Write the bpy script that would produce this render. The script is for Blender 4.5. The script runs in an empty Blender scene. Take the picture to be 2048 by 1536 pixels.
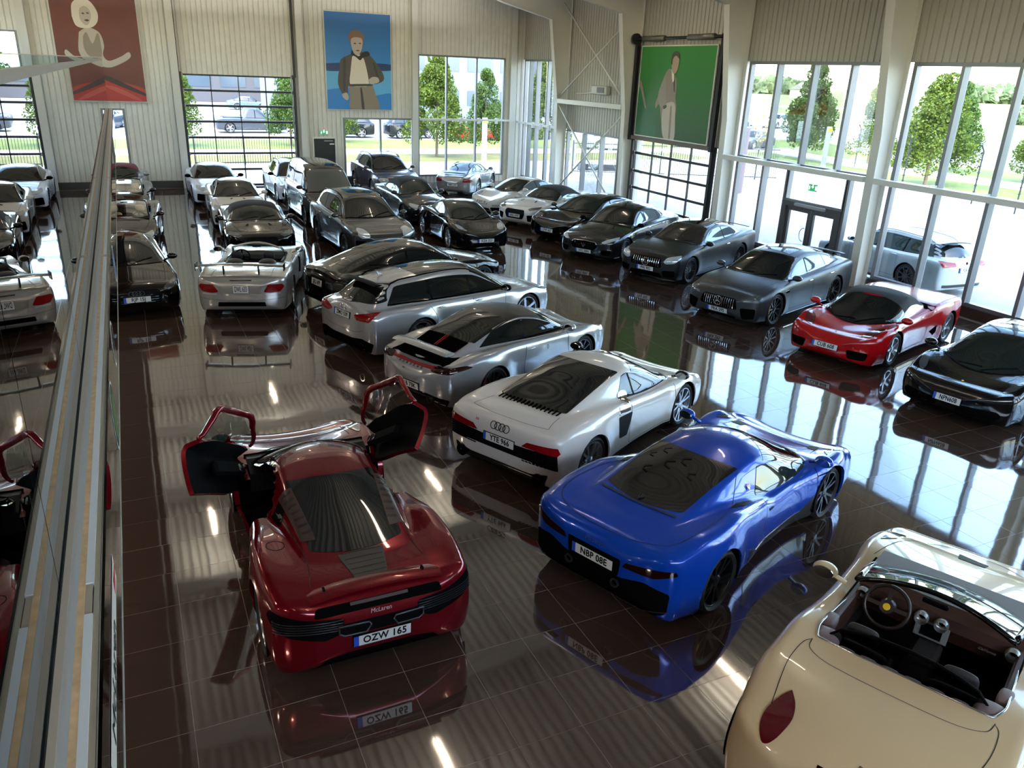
import bpy, math, random
import numpy as np
from mathutils import Vector, Matrix
from mathutils.bvhtree import BVHTree
from mathutils.geometry import delaunay_2d_cdt
from mathutils.interpolate import poly_3d_calc
PI = math.pi
sc = bpy.context.scene
# ------------------------------------------------------------------ camera
cam = bpy.data.cameras.new('camera'); camo = bpy.data.objects.new('camera', cam)
sc.collection.objects.link(camo); sc.camera = camo
cam.sensor_width = 36; cam.lens = 1577.17/2048*36; cam.clip_start = .05; cam.clip_end = 2000
yaw, pitch, roll = .45131, .37547, .04025
f_ = Vector((math.sin(yaw)*math.cos(pitch), math.cos(yaw)*math.cos(pitch), -math.sin(pitch)))
r_ = Vector((math.cos(yaw), -math.sin(yaw), 0)); u_ = r_.cross(f_)
r2 = r_*math.cos(roll)+u_*math.sin(roll); u2 = -r_*math.sin(roll)+u_*math.cos(roll)
CAMH = 5.15
camo.matrix_world = Matrix(((r2.x, u2.x, -f_.x, 0), (r2.y, u2.y, -f_.y, 0), (r2.z, u2.z, -f_.z, CAMH), (0, 0, 0, 1)))
# ------------------------------------------------------------------ sky, sun, exposure
w = bpy.data.worlds.new('World'); sc.world = w; w.use_nodes = True
wn = w.node_tree; bg = wn.nodes['Background']
sky = wn.nodes.new('ShaderNodeTexSky'); sky.sky_type = 'NISHITA'
sky.sun_disc = False; sky.sun_elevation = math.radians(50); sky.sun_rotation = math.radians(200)
sky.air_density = 1.2; sky.dust_density = 1.5; sky.ozone_density = 1
wn.links.new(sky.outputs[0], bg.inputs[0]); bg.inputs[1].default_value = SKY = 1.5
sun = bpy.data.lights.new('sun', 'SUN'); sun.energy = 5; sun.angle = math.radians(.6); sun.color = (1, .95, .86)
suno = bpy.data.objects.new('sun', sun); sc.collection.objects.link(suno)
# the sun stands behind the building's left side, so that the building shades the forecourt
sd = Vector((-.64, .16, 1.0)).normalized()
suno.rotation_euler = sd.to_track_quat('Z', 'Y').to_euler()
sc.view_settings.view_transform = 'Standard'; sc.view_settings.look = 'None'
sc.view_settings.exposure = .92; sc.view_settings.gamma = 1; sc.view_settings.use_curve_mapping = False
sc.cycles.max_bounces = 8; sc.cycles.diffuse_bounces = 3; sc.cycles.glossy_bounces = 4
sc.cycles.transmission_bounces = 6; sc.cycles.transparent_max_bounces = 16
sc.cycles.sample_clamp_indirect = 6; sc.cycles.caustics_reflective = False; sc.cycles.caustics_refractive = False
sc.cycles.use_denoising = True
# added fill: wide upward lights, unseen from below, that brighten the ceiling
for yy, pw in ((-2, 10), (6.5, 15), (12.4, 28), (18.3, 85), (24.4, 160), (30.2, 270), (35, 200)):
    for xx in (-2.5, 4.5, 11.5):
        al = bpy.data.lights.new('fill_uplight', 'AREA'); al.shape = 'RECTANGLE'; al.size = 6.5; al.size_y = 3.2; al.energy = pw*.24; al.color = (1, .965, .89)
        ao = bpy.data.objects.new('fill_uplight', al); sc.collection.objects.link(ao); ao.location = (xx, yy, 6.9); ao.rotation_euler = (PI, 0, 0)
# ------------------------------------------------------------------ helpers
def hexc(h):
    h = h.lstrip('#')
    c = [int(h[i:i+2], 16)/255 for i in (0, 2, 4)]
    return tuple(((v/12.92) if v <= .04045 else ((v+.055)/1.055)**2.4) for v in c) + (1,)

MATS = {}
def mat(name, col, rough=.5, metal=0., coat=0., spec=.5, emit=0., alpha=1., noise=0., nscale=40., bump=0., trans=0.):
    if name in MATS: return MATS[name]
    m = bpy.data.materials.new(name); m.use_nodes = True
    nt = m.node_tree; b = nt.nodes['Principled BSDF']
    c = hexc(col) if isinstance(col, str) else tuple(col)
    b.inputs['Base Color'].default_value = c
    b.inputs['Roughness'].default_value = rough
    b.inputs['Metallic'].default_value = metal
    b.inputs['Specular IOR Level'].default_value = spec
    if coat:
        b.inputs['Coat Weight'].default_value = coat
        b.inputs['Coat Roughness'].default_value = .03
    if emit:
        b.inputs['Emission Color'].default_value = c
        b.inputs['Emission Strength'].default_value = emit
    if trans:
        b.inputs['Transmission Weight'].default_value = trans
    if noise or bump:
        tc = nt.nodes.new('ShaderNodeTexCoord')
        n = nt.nodes.new('ShaderNodeTexNoise'); n.inputs['Scale'].default_value = nscale
        n.inputs['Detail'].default_value = 4
        nt.links.new(tc.outputs['Object'], n.inputs['Vector'])
        if noise:
            mx = nt.nodes.new('ShaderNodeMix'); mx.data_type = 'RGBA'; mx.blend_type = 'MULTIPLY'
            mx.inputs[0].default_value = 1
            r = nt.nodes.new('ShaderNodeMapRange')
            r.inputs['From Min'].default_value = .3; r.inputs['From Max'].default_value = .7
            r.inputs['To Min'].default_value = 1-noise; r.inputs['To Max'].default_value = 1+noise
            nt.links.new(n.outputs['Fac'], r.inputs['Value'])
            mx.inputs[6].default_value = c
            nt.links.new(r.outputs['Result'], mx.inputs[7])
            nt.links.new(mx.outputs[2], b.inputs['Base Color'])
        if bump:
            bp = nt.nodes.new('ShaderNodeBump'); bp.inputs['Strength'].default_value = bump
            bp.inputs['Distance'].default_value = .01
            nt.links.new(n.outputs['Fac'], bp.inputs['Height'])
            nt.links.new(bp.outputs['Normal'], b.inputs['Normal'])
    MATS[name] = m
    return m

def glass_mat(name, tint=(.9, .95, .93, 1), refl=1.0, rough=0.0, dark=0.0):
    """thin clear pane: fresnel mix of transparency and mirror"""
    if name in MATS: return MATS[name]
    m = bpy.data.materials.new(name); m.use_nodes = True
    nt = m.node_tree; nt.nodes.clear()
    out = nt.nodes.new('ShaderNodeOutputMaterial')
    tr = nt.nodes.new('ShaderNodeBsdfTransparent'); tr.inputs[0].default_value = tint
    gl = nt.nodes.new('ShaderNodeBsdfGlossy'); gl.inputs['Roughness'].default_value = rough
    fr = nt.nodes.new('ShaderNodeFresnel'); fr.inputs['IOR'].default_value = 1.5
    mu = nt.nodes.new('ShaderNodeMath'); mu.operation = 'MULTIPLY'; mu.inputs[1].default_value = refl; mu.use_clamp = True
    mx = nt.nodes.new('ShaderNodeMixShader')
    nt.links.new(fr.outputs[0], mu.inputs[0]); nt.links.new(mu.outputs[0], mx.inputs[0])
    nt.links.new(tr.outputs[0], mx.inputs[1]); nt.links.new(gl.outputs[0], mx.inputs[2])
    nt.links.new(mx.outputs[0], out.inputs[0])
    MATS[name] = m
    return m

COL = bpy.context.scene.collection
def link(o, parent=None):
    COL.objects.link(o)
    if parent is not None: o.parent = parent
    return o

def mesh_obj(name, verts, faces, m, parent=None, smooth=False, normals=None, mats=None, fmat=None):
    me = bpy.data.meshes.new(name)
    me.from_pydata([tuple(v) for v in verts], [], [tuple(f) for f in faces])
    for mm in (mats or ([m] if m else [])): me.materials.append(mm)
    if fmat is not None: me.polygons.foreach_set('material_index', fmat)
    if smooth: me.polygons.foreach_set('use_smooth', [True]*len(me.polygons))
    me.update()
    if normals is not None:
        me.normals_split_custom_set_from_vertices([tuple(n) for n in normals])
    return link(bpy.data.objects.new(name, me), parent)

def thing(name, label, cat, loc=(0, 0, 0), rz=0, group=None):
    o = bpy.data.objects.new(name, None); COL.objects.link(o)
    o.location = loc; o.rotation_euler = (0, 0, rz); o.empty_display_size = .1
    o['label'] = label; o['category'] = cat
    if group: o['group'] = group
    return o
def tag(o, label, cat=None, group=None, kind=None):
    if label: o['label'] = label
    if cat: o['category'] = cat
    if group: o['group'] = group
    if kind: o['kind'] = kind
    return o
def struct(o, label=None):
    o['kind'] = 'structure'
    if label: o['label'] = label
    return o

class MB:
    """collects simple shapes into one mesh"""
    def __init__(s): s.v = []; s.f = []
    def add(s, v, f):
        b = len(s.v); s.v += [tuple(p) for p in v]; s.f += [tuple(i+b for i in q) for q in f]; return s
    def box(s, x0, x1, y0, y1, z0, z1, bev=0):
        if bev:
            X = [x0, x0+bev, x1-bev, x1]; 
            v = []; f = []
            # bevelled box: 24 verts
            import itertools
            def V(a, b, c, k):
                p = [(x0, x1)[a], (y0, y1)[b], (z0, z1)[c]]
                for i in range(3):
                    if i != k: p[i] += bev if (a, b, c)[i] == 0 else -bev
                return tuple(p)
            idx = {}
            for a, b, c in itertools.product((0, 1), repeat=3):
                for k in range(3):
                    idx[(a, b, c, k)] = len(v); v.append(V(a, b, c, k))
            I = lambda a, b, c, k: idx[(a, b, c, k)]
            for k in range(3):
                o = [i for i in range(3) if i != k]
                for s_ in (0, 1):
                    q = []
                    for (p, r) in ((0, 0), (1, 0), (1, 1), (0, 1)):
                        t = [0, 0, 0]; t[k] = s_; t[o[0]] = p; t[o[1]] = r; q.append(I(*t, k))
                    f.append(q)
            for k in range(3):  # edges along axis k
                o = [i for i in range(3) if i != k]
                for p, r in ((0, 0), (0, 1), (1, 0), (1, 1)):
                    t0 = [0, 0, 0]; t1 = [0, 0, 0]
                    t0[o[0]] = t1[o[0]] = p; t0[o[1]] = t1[o[1]] = r; t1[k] = 1
                    f.append([I(*t0, o[0]), I(*t1, o[0]), I(*t1, o[1]), I(*t0, o[1])])
            for a, b, c in itertools.product((0, 1), repeat=3):
                f.append([I(a, b, c, 0), I(a, b, c, 1), I(a, b, c, 2)])
            return s.add(v, f)
        v = [(x0, y0, z0), (x1, y0, z0), (x1, y1, z0), (x0, y1, z0), (x0, y0, z1), (x1, y0, z1), (x1, y1, z1), (x0, y1, z1)]
        return s.add(v, [(0, 3, 2, 1), (4, 5, 6, 7), (0, 1, 5, 4), (1, 2, 6, 5), (2, 3, 7, 6), (3, 0, 4, 7)])
    def quad(s, a, b, c, d): return s.add([a, b, c, d], [(0, 1, 2, 3)])
    def tube(s, pts, r, n=8, close=False, caps=True):
        pts = [Vector(p) for p in pts]; rs = r if isinstance(r, (list, tuple)) else [r]*len(pts)
        k = len(pts); up = None; rings = []
        for i, p in enumerate(pts):
            if close: t = pts[(i+1) % k]-pts[i-1]
            else: t = pts[min(i+1, k-1)]-pts[max(i-1, 0)]
            t.normalize()
            if up is None:
                a = Vector((0, 0, 1)) if abs(t.z) < .9 else Vector((1, 0, 0))
                up = (a-t*a.dot(t)).normalized()
            else: up = (up-t*up.dot(t)).normalized()
            sd = t.cross(up)
            rings.append([p+(up*math.cos(2*PI*j/n)+sd*math.sin(2*PI*j/n))*rs[i] for j in range(n)])
        v = [q for R in rings for q in R]; f = []
        for i in range(k if close else k-1):
            a = i*n; b = ((i+1) % k)*n
            for j in range(n): f.append((a+j, a+(j+1) % n, b+(j+1) % n, b+j))
        if caps and not close: f.append(tuple(range(n))[::-1]); f.append(tuple((k-1)*n+j for j in range(n)))
        return s.add(v, f)
    def bar(s, p, q, w, h, up=(0, 0, 1)):
        """rectangular bar from p to q, w across, h along up"""
        p = Vector(p); q = Vector(q); t = (q-p).normalized(); u = Vector(up); u = (u-t*u.dot(t))
        if u.length < 1e-4: u = Vector((1, 0, 0)); u = u-t*u.dot(t)
        u.normalize(); sd = t.cross(u)
        v = [c+sd*a*w/2+u*b*h/2 for c in (p, q) for a, b in ((-1, -1), (1, -1), (1, 1), (-1, 1))]
        return s.add(v, [(0, 3, 2, 1), (4, 5, 6, 7), (0, 1, 5, 4), (1, 2, 6, 5), (2, 3, 7, 6), (3, 0, 4, 7)])
    def lathe(s, prof, n=32, axis='y', c=(0, 0, 0), closed=False):
        """prof: (r, h)"""
        v = []; f = []; k = len(prof)
        for i in range(n):
            a = 2*PI*i/n
            for r, h in prof:
                x, z = r*math.cos(a), r*math.sin(a)
                p = (x, h, z) if axis == 'y' else ((x, z, h) if axis == 'z' else (h, x, z))
                v.append((p[0]+c[0], p[1]+c[1], p[2]+c[2]))
        for i in range(n):
            a = i*k; b = ((i+1) % n)*k
            for j in range(k-1 if not closed else k): f.append((a+j, a+(j+1) % k, b+(j+1) % k, b+j))
        return s.add(v, f)
    def prism(s, poly, h0, h1, axis='y'):
        n = len(poly); P = lambda a, b, h: (a, h, b) if axis == 'y' else ((a, b, h) if axis == 'z' else (h, a, b))
        v = [P(a, b, h0) for a, b in poly]+[P(a, b, h1) for a, b in poly]
        f = [tuple(range(n)), tuple(range(2*n-1, n-1, -1))]+[(i, i+n, (i+1) % n+n, (i+1) % n) for i in range(n)]
        return s.add(v, f)
    def sphere(s, c, r, nu=12, nv=8):
        rx, ry, rz = r if isinstance(r, (tuple, list)) else (r, r, r)
        v = [(c[0], c[1], c[2]+rz)]
        for i in range(1, nv):
            t = PI*i/nv
            for j in range(nu):
                a = 2*PI*j/nu
                v.append((c[0]+rx*math.sin(t)*math.cos(a), c[1]+ry*math.sin(t)*math.sin(a), c[2]+rz*math.cos(t)))
        v.append((c[0], c[1], c[2]-rz)); f = []
        for j in range(nu): f.append((0, 1+j, 1+(j+1) % nu))
        for i in range(nv-2):
            for j in range(nu): f.append((1+i*nu+j, 1+(i+1)*nu+j, 1+(i+1)*nu+(j+1) % nu, 1+i*nu+(j+1) % nu))
        b = 1+(nv-2)*nu
        for j in range(nu): f.append((len(v)-1, b+(j+1) % nu, b+j))
        return s.add(v, f)
    def xf(s, M, start=0):
        s.v[start:] = [tuple(M @ Vector(p)) for p in s.v[start:]]; return s
    def build(s, name, m, parent=None, smooth=False, angle=None):
        o = mesh_obj(name, s.v, s.f, m, parent, smooth)
        if angle is not None:
            o.data.polygons.foreach_set('use_smooth', [True]*len(o.data.polygons))
            o.data.set_sharp_from_angle(angle=math.radians(angle))
        return o

def hermite(pts):
    xs = np.array([p[0] for p in pts], float); ys = np.array([p[1] for p in pts], float)
    h = np.diff(xs); d = np.diff(ys)/h; m = np.zeros_like(xs)
    m[0], m[-1] = d[0], d[-1]
    for i in range(1, len(xs)-1):
        if d[i-1]*d[i] > 0:
            w1 = 2*h[i]+h[i-1]; w2 = h[i]+2*h[i-1]
            m[i] = (w1+w2)/(w1/d[i-1]+w2/d[i])
    def f(x):
        x = np.asarray(x, float); i = np.clip(np.searchsorted(xs, x)-1, 0, len(h)-1)
        t = (np.clip(x, xs[0], xs[-1])-xs[i])/h[i]
        return ys[i]*(1+2*t)*(1-t)**2+m[i]*h[i]*t*(1-t)**2+ys[i+1]*t*t*(3-2*t)+m[i+1]*h[i]*t*t*(t-1)
    return f

TEXT_CACHE = {}
def text_mesh(txt, size=.1, extrude=.002, bold=0., shear=0., space=1.):
    k = (txt, size, extrude, bold, shear, space)
    if k in TEXT_CACHE: return TEXT_CACHE[k]
    cu = bpy.data.curves.new('lettering', 'FONT'); cu.body = txt; cu.size = size; cu.extrude = extrude
    cu.align_x = 'CENTER'; cu.align_y = 'CENTER'; cu.offset = bold; cu.shear = shear; cu.space_character = space
    cu.resolution_u = 3
    o = bpy.data.objects.new('lettering', cu); COL.objects.link(o)
    dg = bpy.context.evaluated_depsgraph_get(); dg.update()
    me = bpy.data.meshes.new_from_object(o.evaluated_get(dg))
    bpy.data.objects.remove(o); bpy.data.curves.remove(cu)
    TEXT_CACHE[k] = me
    return me
def text_obj(txt, m, parent, M, size=.1, name='lettering', scale=(1, 1, 1), **kw):
    me = text_mesh(txt, size, **kw).copy(); me.materials.clear(); me.materials.append(m); me.name = name
    S = Matrix.Diagonal((*scale, 1))
    me.transform(M @ S)
    o = bpy.data.objects.new(name, me); link(o, parent); return o
# ------------------------------------------------------------------ car building kit
DIRS = {'L': ((1, 0, 0), (0, 0, 1), (0, -1, 0)), 'R': ((1, 0, 0), (0, 0, 1), (0, 1, 0)),
        'F': ((0, 1, 0), (0, 0, 1), (-1, 0, 0)), 'B': ((0, 1, 0), (0, 0, 1), (1, 0, 0)), 'T': ((1, 0, 0), (0, 1, 0), (0, 0, -1))}
def rnd(poly, r=.03):
    """round the corners of a closed polygon; a point may carry its own radius"""
    out = []; n = len(poly)
    for i in range(n):
        p = np.array(poly[i][:2], float); a = np.array(poly[i-1][:2], float); b = np.array(poly[(i+1) % n][:2], float)
        rr = poly[i][2] if len(poly[i]) > 2 else r
        la, lb = np.linalg.norm(a-p), np.linalg.norm(b-p)
        if rr <= 0 or la < 1e-6 or lb < 1e-6: out.append(tuple(p)); continue
        d1 = min(rr, la*.48); d2 = min(rr, lb*.48)
        s = p+(a-p)/la*d1; e = p+(b-p)/lb*d2
        for t in (0, .25, .5, .75, 1): out.append(tuple(s*(1-t)**2+2*p*t*(1-t)+e*t*t))
    return out
def dense(pts, h, closed=True):
    out = []; n = len(pts)
    for i in range(n if closed else n-1):
        a = np.array(pts[i], float); b = np.array(pts[(i+1) % n], float)
        k = max(1, int(math.ceil(np.linalg.norm(b-a)/h)))
        out += [tuple(a+(b-a)*j/k) for j in range(k)]
    if not closed: out.append(tuple(pts[-1]))
    return out
def smooth_line(pts, k=8):
    """Catmull-Rom through the points"""
    P = [np.array(p, float) for p in pts]; out = []
    for i in range(len(P)-1):
        a = P[max(i-1, 0)]; b = P[i]; c = P[i+1]; d = P[min(i+2, len(P)-1)]
        for j in range(k):
            t = j/k
            out.append(tuple(.5*((2*b)+(c-a)*t+(2*a-5*b+4*c-d)*t*t+(3*b-a-3*c+d)*t**3)))
    out.append(tuple(P[-1])); return out
def inpoly(px, py, poly):
    P = np.array(poly); x0, y0 = P[:, 0], P[:, 1]; x1, y1 = np.roll(x0, -1), np.roll(y0, -1)
    px = np.asarray(px)[..., None]; py = np.asarray(py)[..., None]
    c = ((y0 > py) != (y1 > py)) & (px < (x1-x0)*(py-y0)/np.where(y1 == y0, 1e-12, y1-y0)+x0)
    return c.sum(-1) % 2 == 1
def near_seg(p, poly):
    P = np.array(poly); Q = np.roll(P, -1, 0); d = Q-P
    t = np.clip(((p-P)*d).sum(1)/np.maximum((d*d).sum(1), 1e-12), 0, 1)
    q = P+d*t[:, None]; e = ((q-p)**2).sum(1); i = e.argmin(); return q[i], math.sqrt(e[i])

SEG = [1, 1, 2, 3, 3, 3, 3, 3, 3, 3, 3, 4, 3]
class Body:
    def __init__(s, **k):
        D = dict(gc=.13, shw=.93, wbf=[(0, .8), (1, .8)], tum=.42, kf=.22, kr=.2, nf=(2.6, 2.6, 2.4), nr_=(3, 3, 2.6),
                 df=.34, dr=.28, zf=.42, zr=.55, lf=0., lr=0., R=.345, Ra=.385, fl=(.02, .02), ns=76, nc=11, side=(.955, .985, 1., .995, .975), bot=None)
        D.update(k); s.k = D; s.L, s.W, s.H, s.WB, s.FO = D['dim']
        s.xn = s.WB/2+s.FO; L, W = s.L, s.W; s.xt = s.xn-L
        s.deck, s.roof, s.sh, s.hw = (hermite(D[q]) for q in ('deck', 'roof', 'sh', 'hw'))
        s.wbf = hermite(D['wbf']); s.tr = (D['roof'][0][0], D['roof'][-1][0])
        bot = hermite(D['bot'] or [(0, D['gc']+.03), (.12, D['gc']), (.88, D['gc']), (1, D['gc']+.06)])
        t0, t1 = D['df']/L, 1-D['dr']/L
        T = np.linspace(t0, t1, D['ns'])
        CP = s.section(T, bot)                     # (ns, 14, 2)
        G = s.spline(CP)                           # (ns, nr, 2)
        X = s.X(T)
        G3 = np.zeros((*G.shape[:2], 3)); G3[..., 0] = X[:, None]; G3[..., 1:] = G
        for f, xa in ((D['fl'][0], s.WB/2), (D['fl'][1], -s.WB/2)):
            d = np.hypot(G3[..., 0]-xa, G3[..., 2]-D['R'])
            m = (G3[..., 1] > .3*W) & (G3[..., 2] < s.sh(T)[:, None]*1.02)
            G3[..., 1] += np.where(m, f*np.exp(-((d-D['Ra'])/.13)**2), 0)
        rings = []
        for sg, end, dep, zc, n, lean in ((1, 0, D['df'], D['zf'], D['nf'], D['lf']), (-1, -1, D['dr'], D['zr'], D['nr_'], D['lr'])):
            base = G3[end]; rr = []
            for q in range(1, D['nc']+1):
                th = PI/2*(q/D['nc'])*.985; c, sn = math.cos(th), math.sin(th)
                g = base.copy(); g[:, 1] *= c**(2/n[0]); g[:, 2] = zc+(base[:, 2]-zc)*c**(2/n[1])
                g[:, 0] = base[:, 0]+sg*dep*sn**(2/n[2])-sg*lean*(g[:, 2]-zc)*sn*(g[:, 2] > zc)
                rr.append(g)
            rings.append(rr)
        A = rings[0][::-1]+list(G3)+rings[1]
        A = np.array(A); s.T = T; s.G = A; s.off = D['nc']; nr = A.shape[1]; s.nr = nr
        full = np.concatenate([A, A[:, nr-2:0:-1]*np.array([1, -1, 1])], 1)
        ns, m = full.shape[:2]; s.V = full.reshape(-1, 3).copy()
        i, j = np.meshgrid(np.arange(ns-1), np.arange(m), indexing='ij')
        j2 = (j+1) % m
        F = np.stack([i*m+j, i*m+j2, (i+1)*m+j2, (i+1)*m+j], -1).reshape(-1, 4)
        c = s.V[F].mean(1); nn = np.cross(s.V[F[:, 2]]-s.V[F[:, 0]], s.V[F[:, 3]]-s.V[F[:, 1]])
        if ((c-np.array([0, 0, .6]))*nn).sum() < 0: F = F[:, ::-1]; nn = -nn
        s.F = F; s.m = m; VN = np.zeros_like(s.V)
        for q in range(4): np.add.at(VN, F[:, q], nn)
        s.VN = VN/np.maximum(np.linalg.norm(VN, axis=1), 1e-9)[:, None]
        s.FN = nn/np.maximum(np.linalg.norm(nn, axis=1), 1e-12)[:, None]
        s.V0 = s.V.copy(); s.keep = np.ones(len(F), bool); s.lips = []
        s.caps = [list(range(m)), list(range((ns-1)*m, ns*m))[::-1]]
        s.bvh = BVHTree.FromPolygons([tuple(v) for v in s.V0], [tuple(f) for f in F]+[tuple(c) for c in s.caps])
    def X(s, t): return s.xn-np.asarray(t)*s.L
    def t_of(s, x): return (s.xn-x)/s.L
    def hc(s, t, q=0.):
        """cabin height above the deck at lateral fraction q"""
        f = lambda u: np.maximum(0, s.roof(np.clip(u, *s.tr))-s.deck(np.clip(u, *s.tr)))*(u > s.tr[0])*(u < s.tr[1])
        t = np.asarray(t, float)
        return np.minimum(f(t), np.minimum(f(t-s.k['kf']*q*q/s.L), f(t+s.k['kr']*q*q/s.L)))
    def wb(s, t): return np.minimum(s.wbf(t)*s.W/2, s.W/2*s.hw(t)*s.k['shw']-.03)
    def section(s, T, bot):
        D = s.k; W = s.W; w = W/2*s.hw(T); zs = s.sh(T); zd = s.deck(T); zb = bot(T); ws = w*D['shw']; wb = s.wb(T)
        Hc = s.hc(T); tm = D['tum']; a = D['side']
        da = lambda y: zd+(zs-zd)*(y/ws)**2
        P = [(0*w, zb), (.7*w, zb), (.93*w, zb+.01), (a[0]*w, zb+.05), (a[1]*w, zb+.17), (a[2]*w, zb+(zs-zb)*.5),
             (a[3]*w, zb+(zs-zb)*.78), (a[4]*w, zs-.055), (ws, zs)]
        y8 = wb; h1 = s.hc(T, 1.); P.append((y8, da(y8)+.0*h1))
        y9 = wb-.03-.48*tm*h1; P.append((y9, da(y9)+.5*h1))
        y10 = wb-.055-.88*tm*h1; P.append((y10, da(y10)+.89*h1))
        y11 = y10-.09; h8 = s.hc(T, .8); P.append((y11, da(y11)+.965*np.maximum(h8*.97, h1)))
        h5 = s.hc(T, .5); P.append((y11*.55, da(y11*.55)+.99*h5))
        P.append((0*w, zd+Hc))
        return np.stack([np.stack(p, -1) for p in P], 1)
    def spline(s, C):
        n = C.shape[1]; d = np.linalg.norm(np.diff(C, axis=1), axis=2)**.5+1e-4   # centripetal
        out = []; seg = SEG+[4]*(n-1-len(SEG))
        P = np.concatenate([(C[:, 1:2]*[-1, 1]), C, (C[:, -2:-1]*[-1, 1])], 1)
        dd = np.concatenate([d[:, :1], d, d[:, -1:]], 1)
        for i in range(n-1):
            p0, p1, p2, p3 = (P[:, i+q] for q in range(4)); a, b, c = (dd[:, i+q][:, None] for q in range(3))
            m1 = (p1-p0)/a-(p2-p0)/(a+b)+(p2-p1)/b; m2 = (p2-p1)/b-(p3-p1)/(b+c)+(p3-p2)/c
            m1 = m1*b; m2 = m2*b
            for q in range(seg[i]):
                t = q/seg[i]; out.append(p1*(1+2*t)*(1-t)**2+m1*t*(1-t)**2+p2*t*t*(3-2*t)+m2*t*t*(t-1))
        out.append(C[:, -1]); s.rowof = np.cumsum([0]+seg)
        return np.stack(out, 1)
    # --- surface queries
    def hit(s, a, b, d):
        A, B, R = DIRS[d] if isinstance(d, str) else d
        A, B, R = Vector(A), Vector(B), Vector(R)
        o = A*a+B*b-R*4
        if isinstance(d, str) and d in 'LRFBT' and False: pass
        loc, n, fi, _ = s.bvh.ray_cast(o, R)
        if loc is None: return None
        f = s.F[fi] if fi < len(s.F) else s.caps[fi-len(s.F)]; w = poly_3d_calc([Vector(s.V0[q]) for q in f], loc)
        nn = Vector((0, 0, 0))
        for q, ww in zip(f, w): nn += Vector(s.VN[q])*ww
        return loc, nn.normalized()
    def near(s, a, b, d):
        """like hit(), pulling the point towards the body's middle when the ray misses"""
        for k in (1, .99, .975, .95, .92, .88, .8):
            c = {'L': (0, .55), 'R': (0, .55), 'F': (0, .5), 'B': (0, .55), 'T': (0, 0)}.get(d if isinstance(d, str) else 'T')
            r = s.hit(c[0]+(a-c[0])*k, c[1]+(b-c[1])*k, d)
            if r: return r
        return Vector((0, 0, .5)), Vector((0, 0, 1))
    def patch_geo(s, poly, d, off=.004, h=.045, skirt=.012):
        bd = dense(poly, h); P = np.array(bd)
        x0, y0 = P.min(0); x1, y1 = P.max(0)
        gx, gy = np.meshgrid(np.arange(x0+h/2, x1, h), np.arange(y0+h/2, y1, h)); gx, gy = gx.ravel(), gy.ravel()
        if len(gx):
            ok = inpoly(gx, gy, poly); gx, gy = gx[ok], gy[ok]
        inner = [(a, b) for a, b in zip(gx, gy) if near_seg(np.array([a, b]), bd)[1] > h*.35]
        pts = [Vector(p) for p in bd]+[Vector(p) for p in inner]; nb = len(bd)
        r = delaunay_2d_cdt(pts, [], [list(range(nb))], 1, 1e-6)
        vs, fs = r[0], r[2]; V = []; N = []
        for p in vs:
            l, n = s.near(p[0], p[1], d); V.append(l+n*off); N.append(n)
        R = Vector((DIRS[d] if isinstance(d, str) else d)[2])
        F = []
        for f in fs:
            f = list(f); a, b, c = V[f[0]], V[f[1]], V[f[2]]
            if (b-a).cross(c-a).dot(R) > 0: f = f[::-1]
            F.append(f)
        if skirt:
            cnt = {}
            for f in F:
                for i in range(len(f)):
                    e = (f[i], f[(i+1) % len(f)]); cnt[e] = 1
            be = [e for e in cnt if (e[1], e[0]) not in cnt]; mp = {}
            for e in be:
                for q in e:
                    if q not in mp: mp[q] = len(V); V.append(V[q]-N[q]*skirt); N.append(N[q])
            F += [[e[1], e[0], mp[e[0]], mp[e[1]]] for e in be]
        return V, F, N
    def patch(s, name, poly, d, m, off=.004, r=0., h=.045, parent=None, mirror=False, skirt=.012, both=False):
        if r: poly = rnd(poly, r)
        V, F, N = s.patch_geo(poly, d, off, h, skirt)
        o = mesh_obj(name, V, F, m, parent, True, N)
        if mirror or both:
            V2 = [(v[0], -v[1], v[2]) for v in V]; N2 = [(v[0], -v[1], v[2]) for v in N]; F2 = [f[::-1] for f in F]
            return o, mesh_obj(name, V2, F2, m, parent, True, N2)
        return o
    def ribbon_geo(s, line, d, wdt=.006, off=.003, closed=False, h=.04):
        L_ = dense(line, h, closed); P = [s.near(a, b, d) for a, b in L_]; n = len(P); V = []; F = []; N = []
        for i in range(n):
            a = P[(i-1) % n if closed else max(i-1, 0)][0]; b = P[(i+1) % n if closed else min(i+1, n-1)][0]
            t = (b-a).normalized() if (b-a).length > 1e-7 else Vector((1, 0, 0)); nn = P[i][1]; sd_ = t.cross(nn)
            if sd_.length < 1e-6: sd_ = Vector((0, 0, 1))
            sd_.normalize()
            for q in (-1, 1): V.append(P[i][0]+sd_*q*wdt/2+nn*off); N.append(nn)
        for i in range(n if closed else n-1):
            a = 2*i; b = 2*((i+1) % n); F.append((a, a+1, b+1, b))
        return V, F, N
    def ribbons(s, name, lines, m, wdt=.006, off=.003, parent=None, both=True):
        V, F, N = [], [], []
        for ln in lines:
            pts, d = ln[0], ln[1]; cl = len(ln) > 2 and ln[2]
            v, f, n = s.ribbon_geo(pts, d, wdt, off, cl)
            for sg in ((1, -1) if (both and d not in ('F', 'B', 'T')) or (len(ln) > 3) else (1,)):
                b = len(V); V += [(q[0], q[1]*sg, q[2]) for q in v]; N += [(q[0], q[1]*sg, q[2]) for q in n]
                F += [tuple(i+b for i in g) for g in f]
        if not V: return None
        return mesh_obj(name, V, F, m, parent, True, N)
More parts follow.
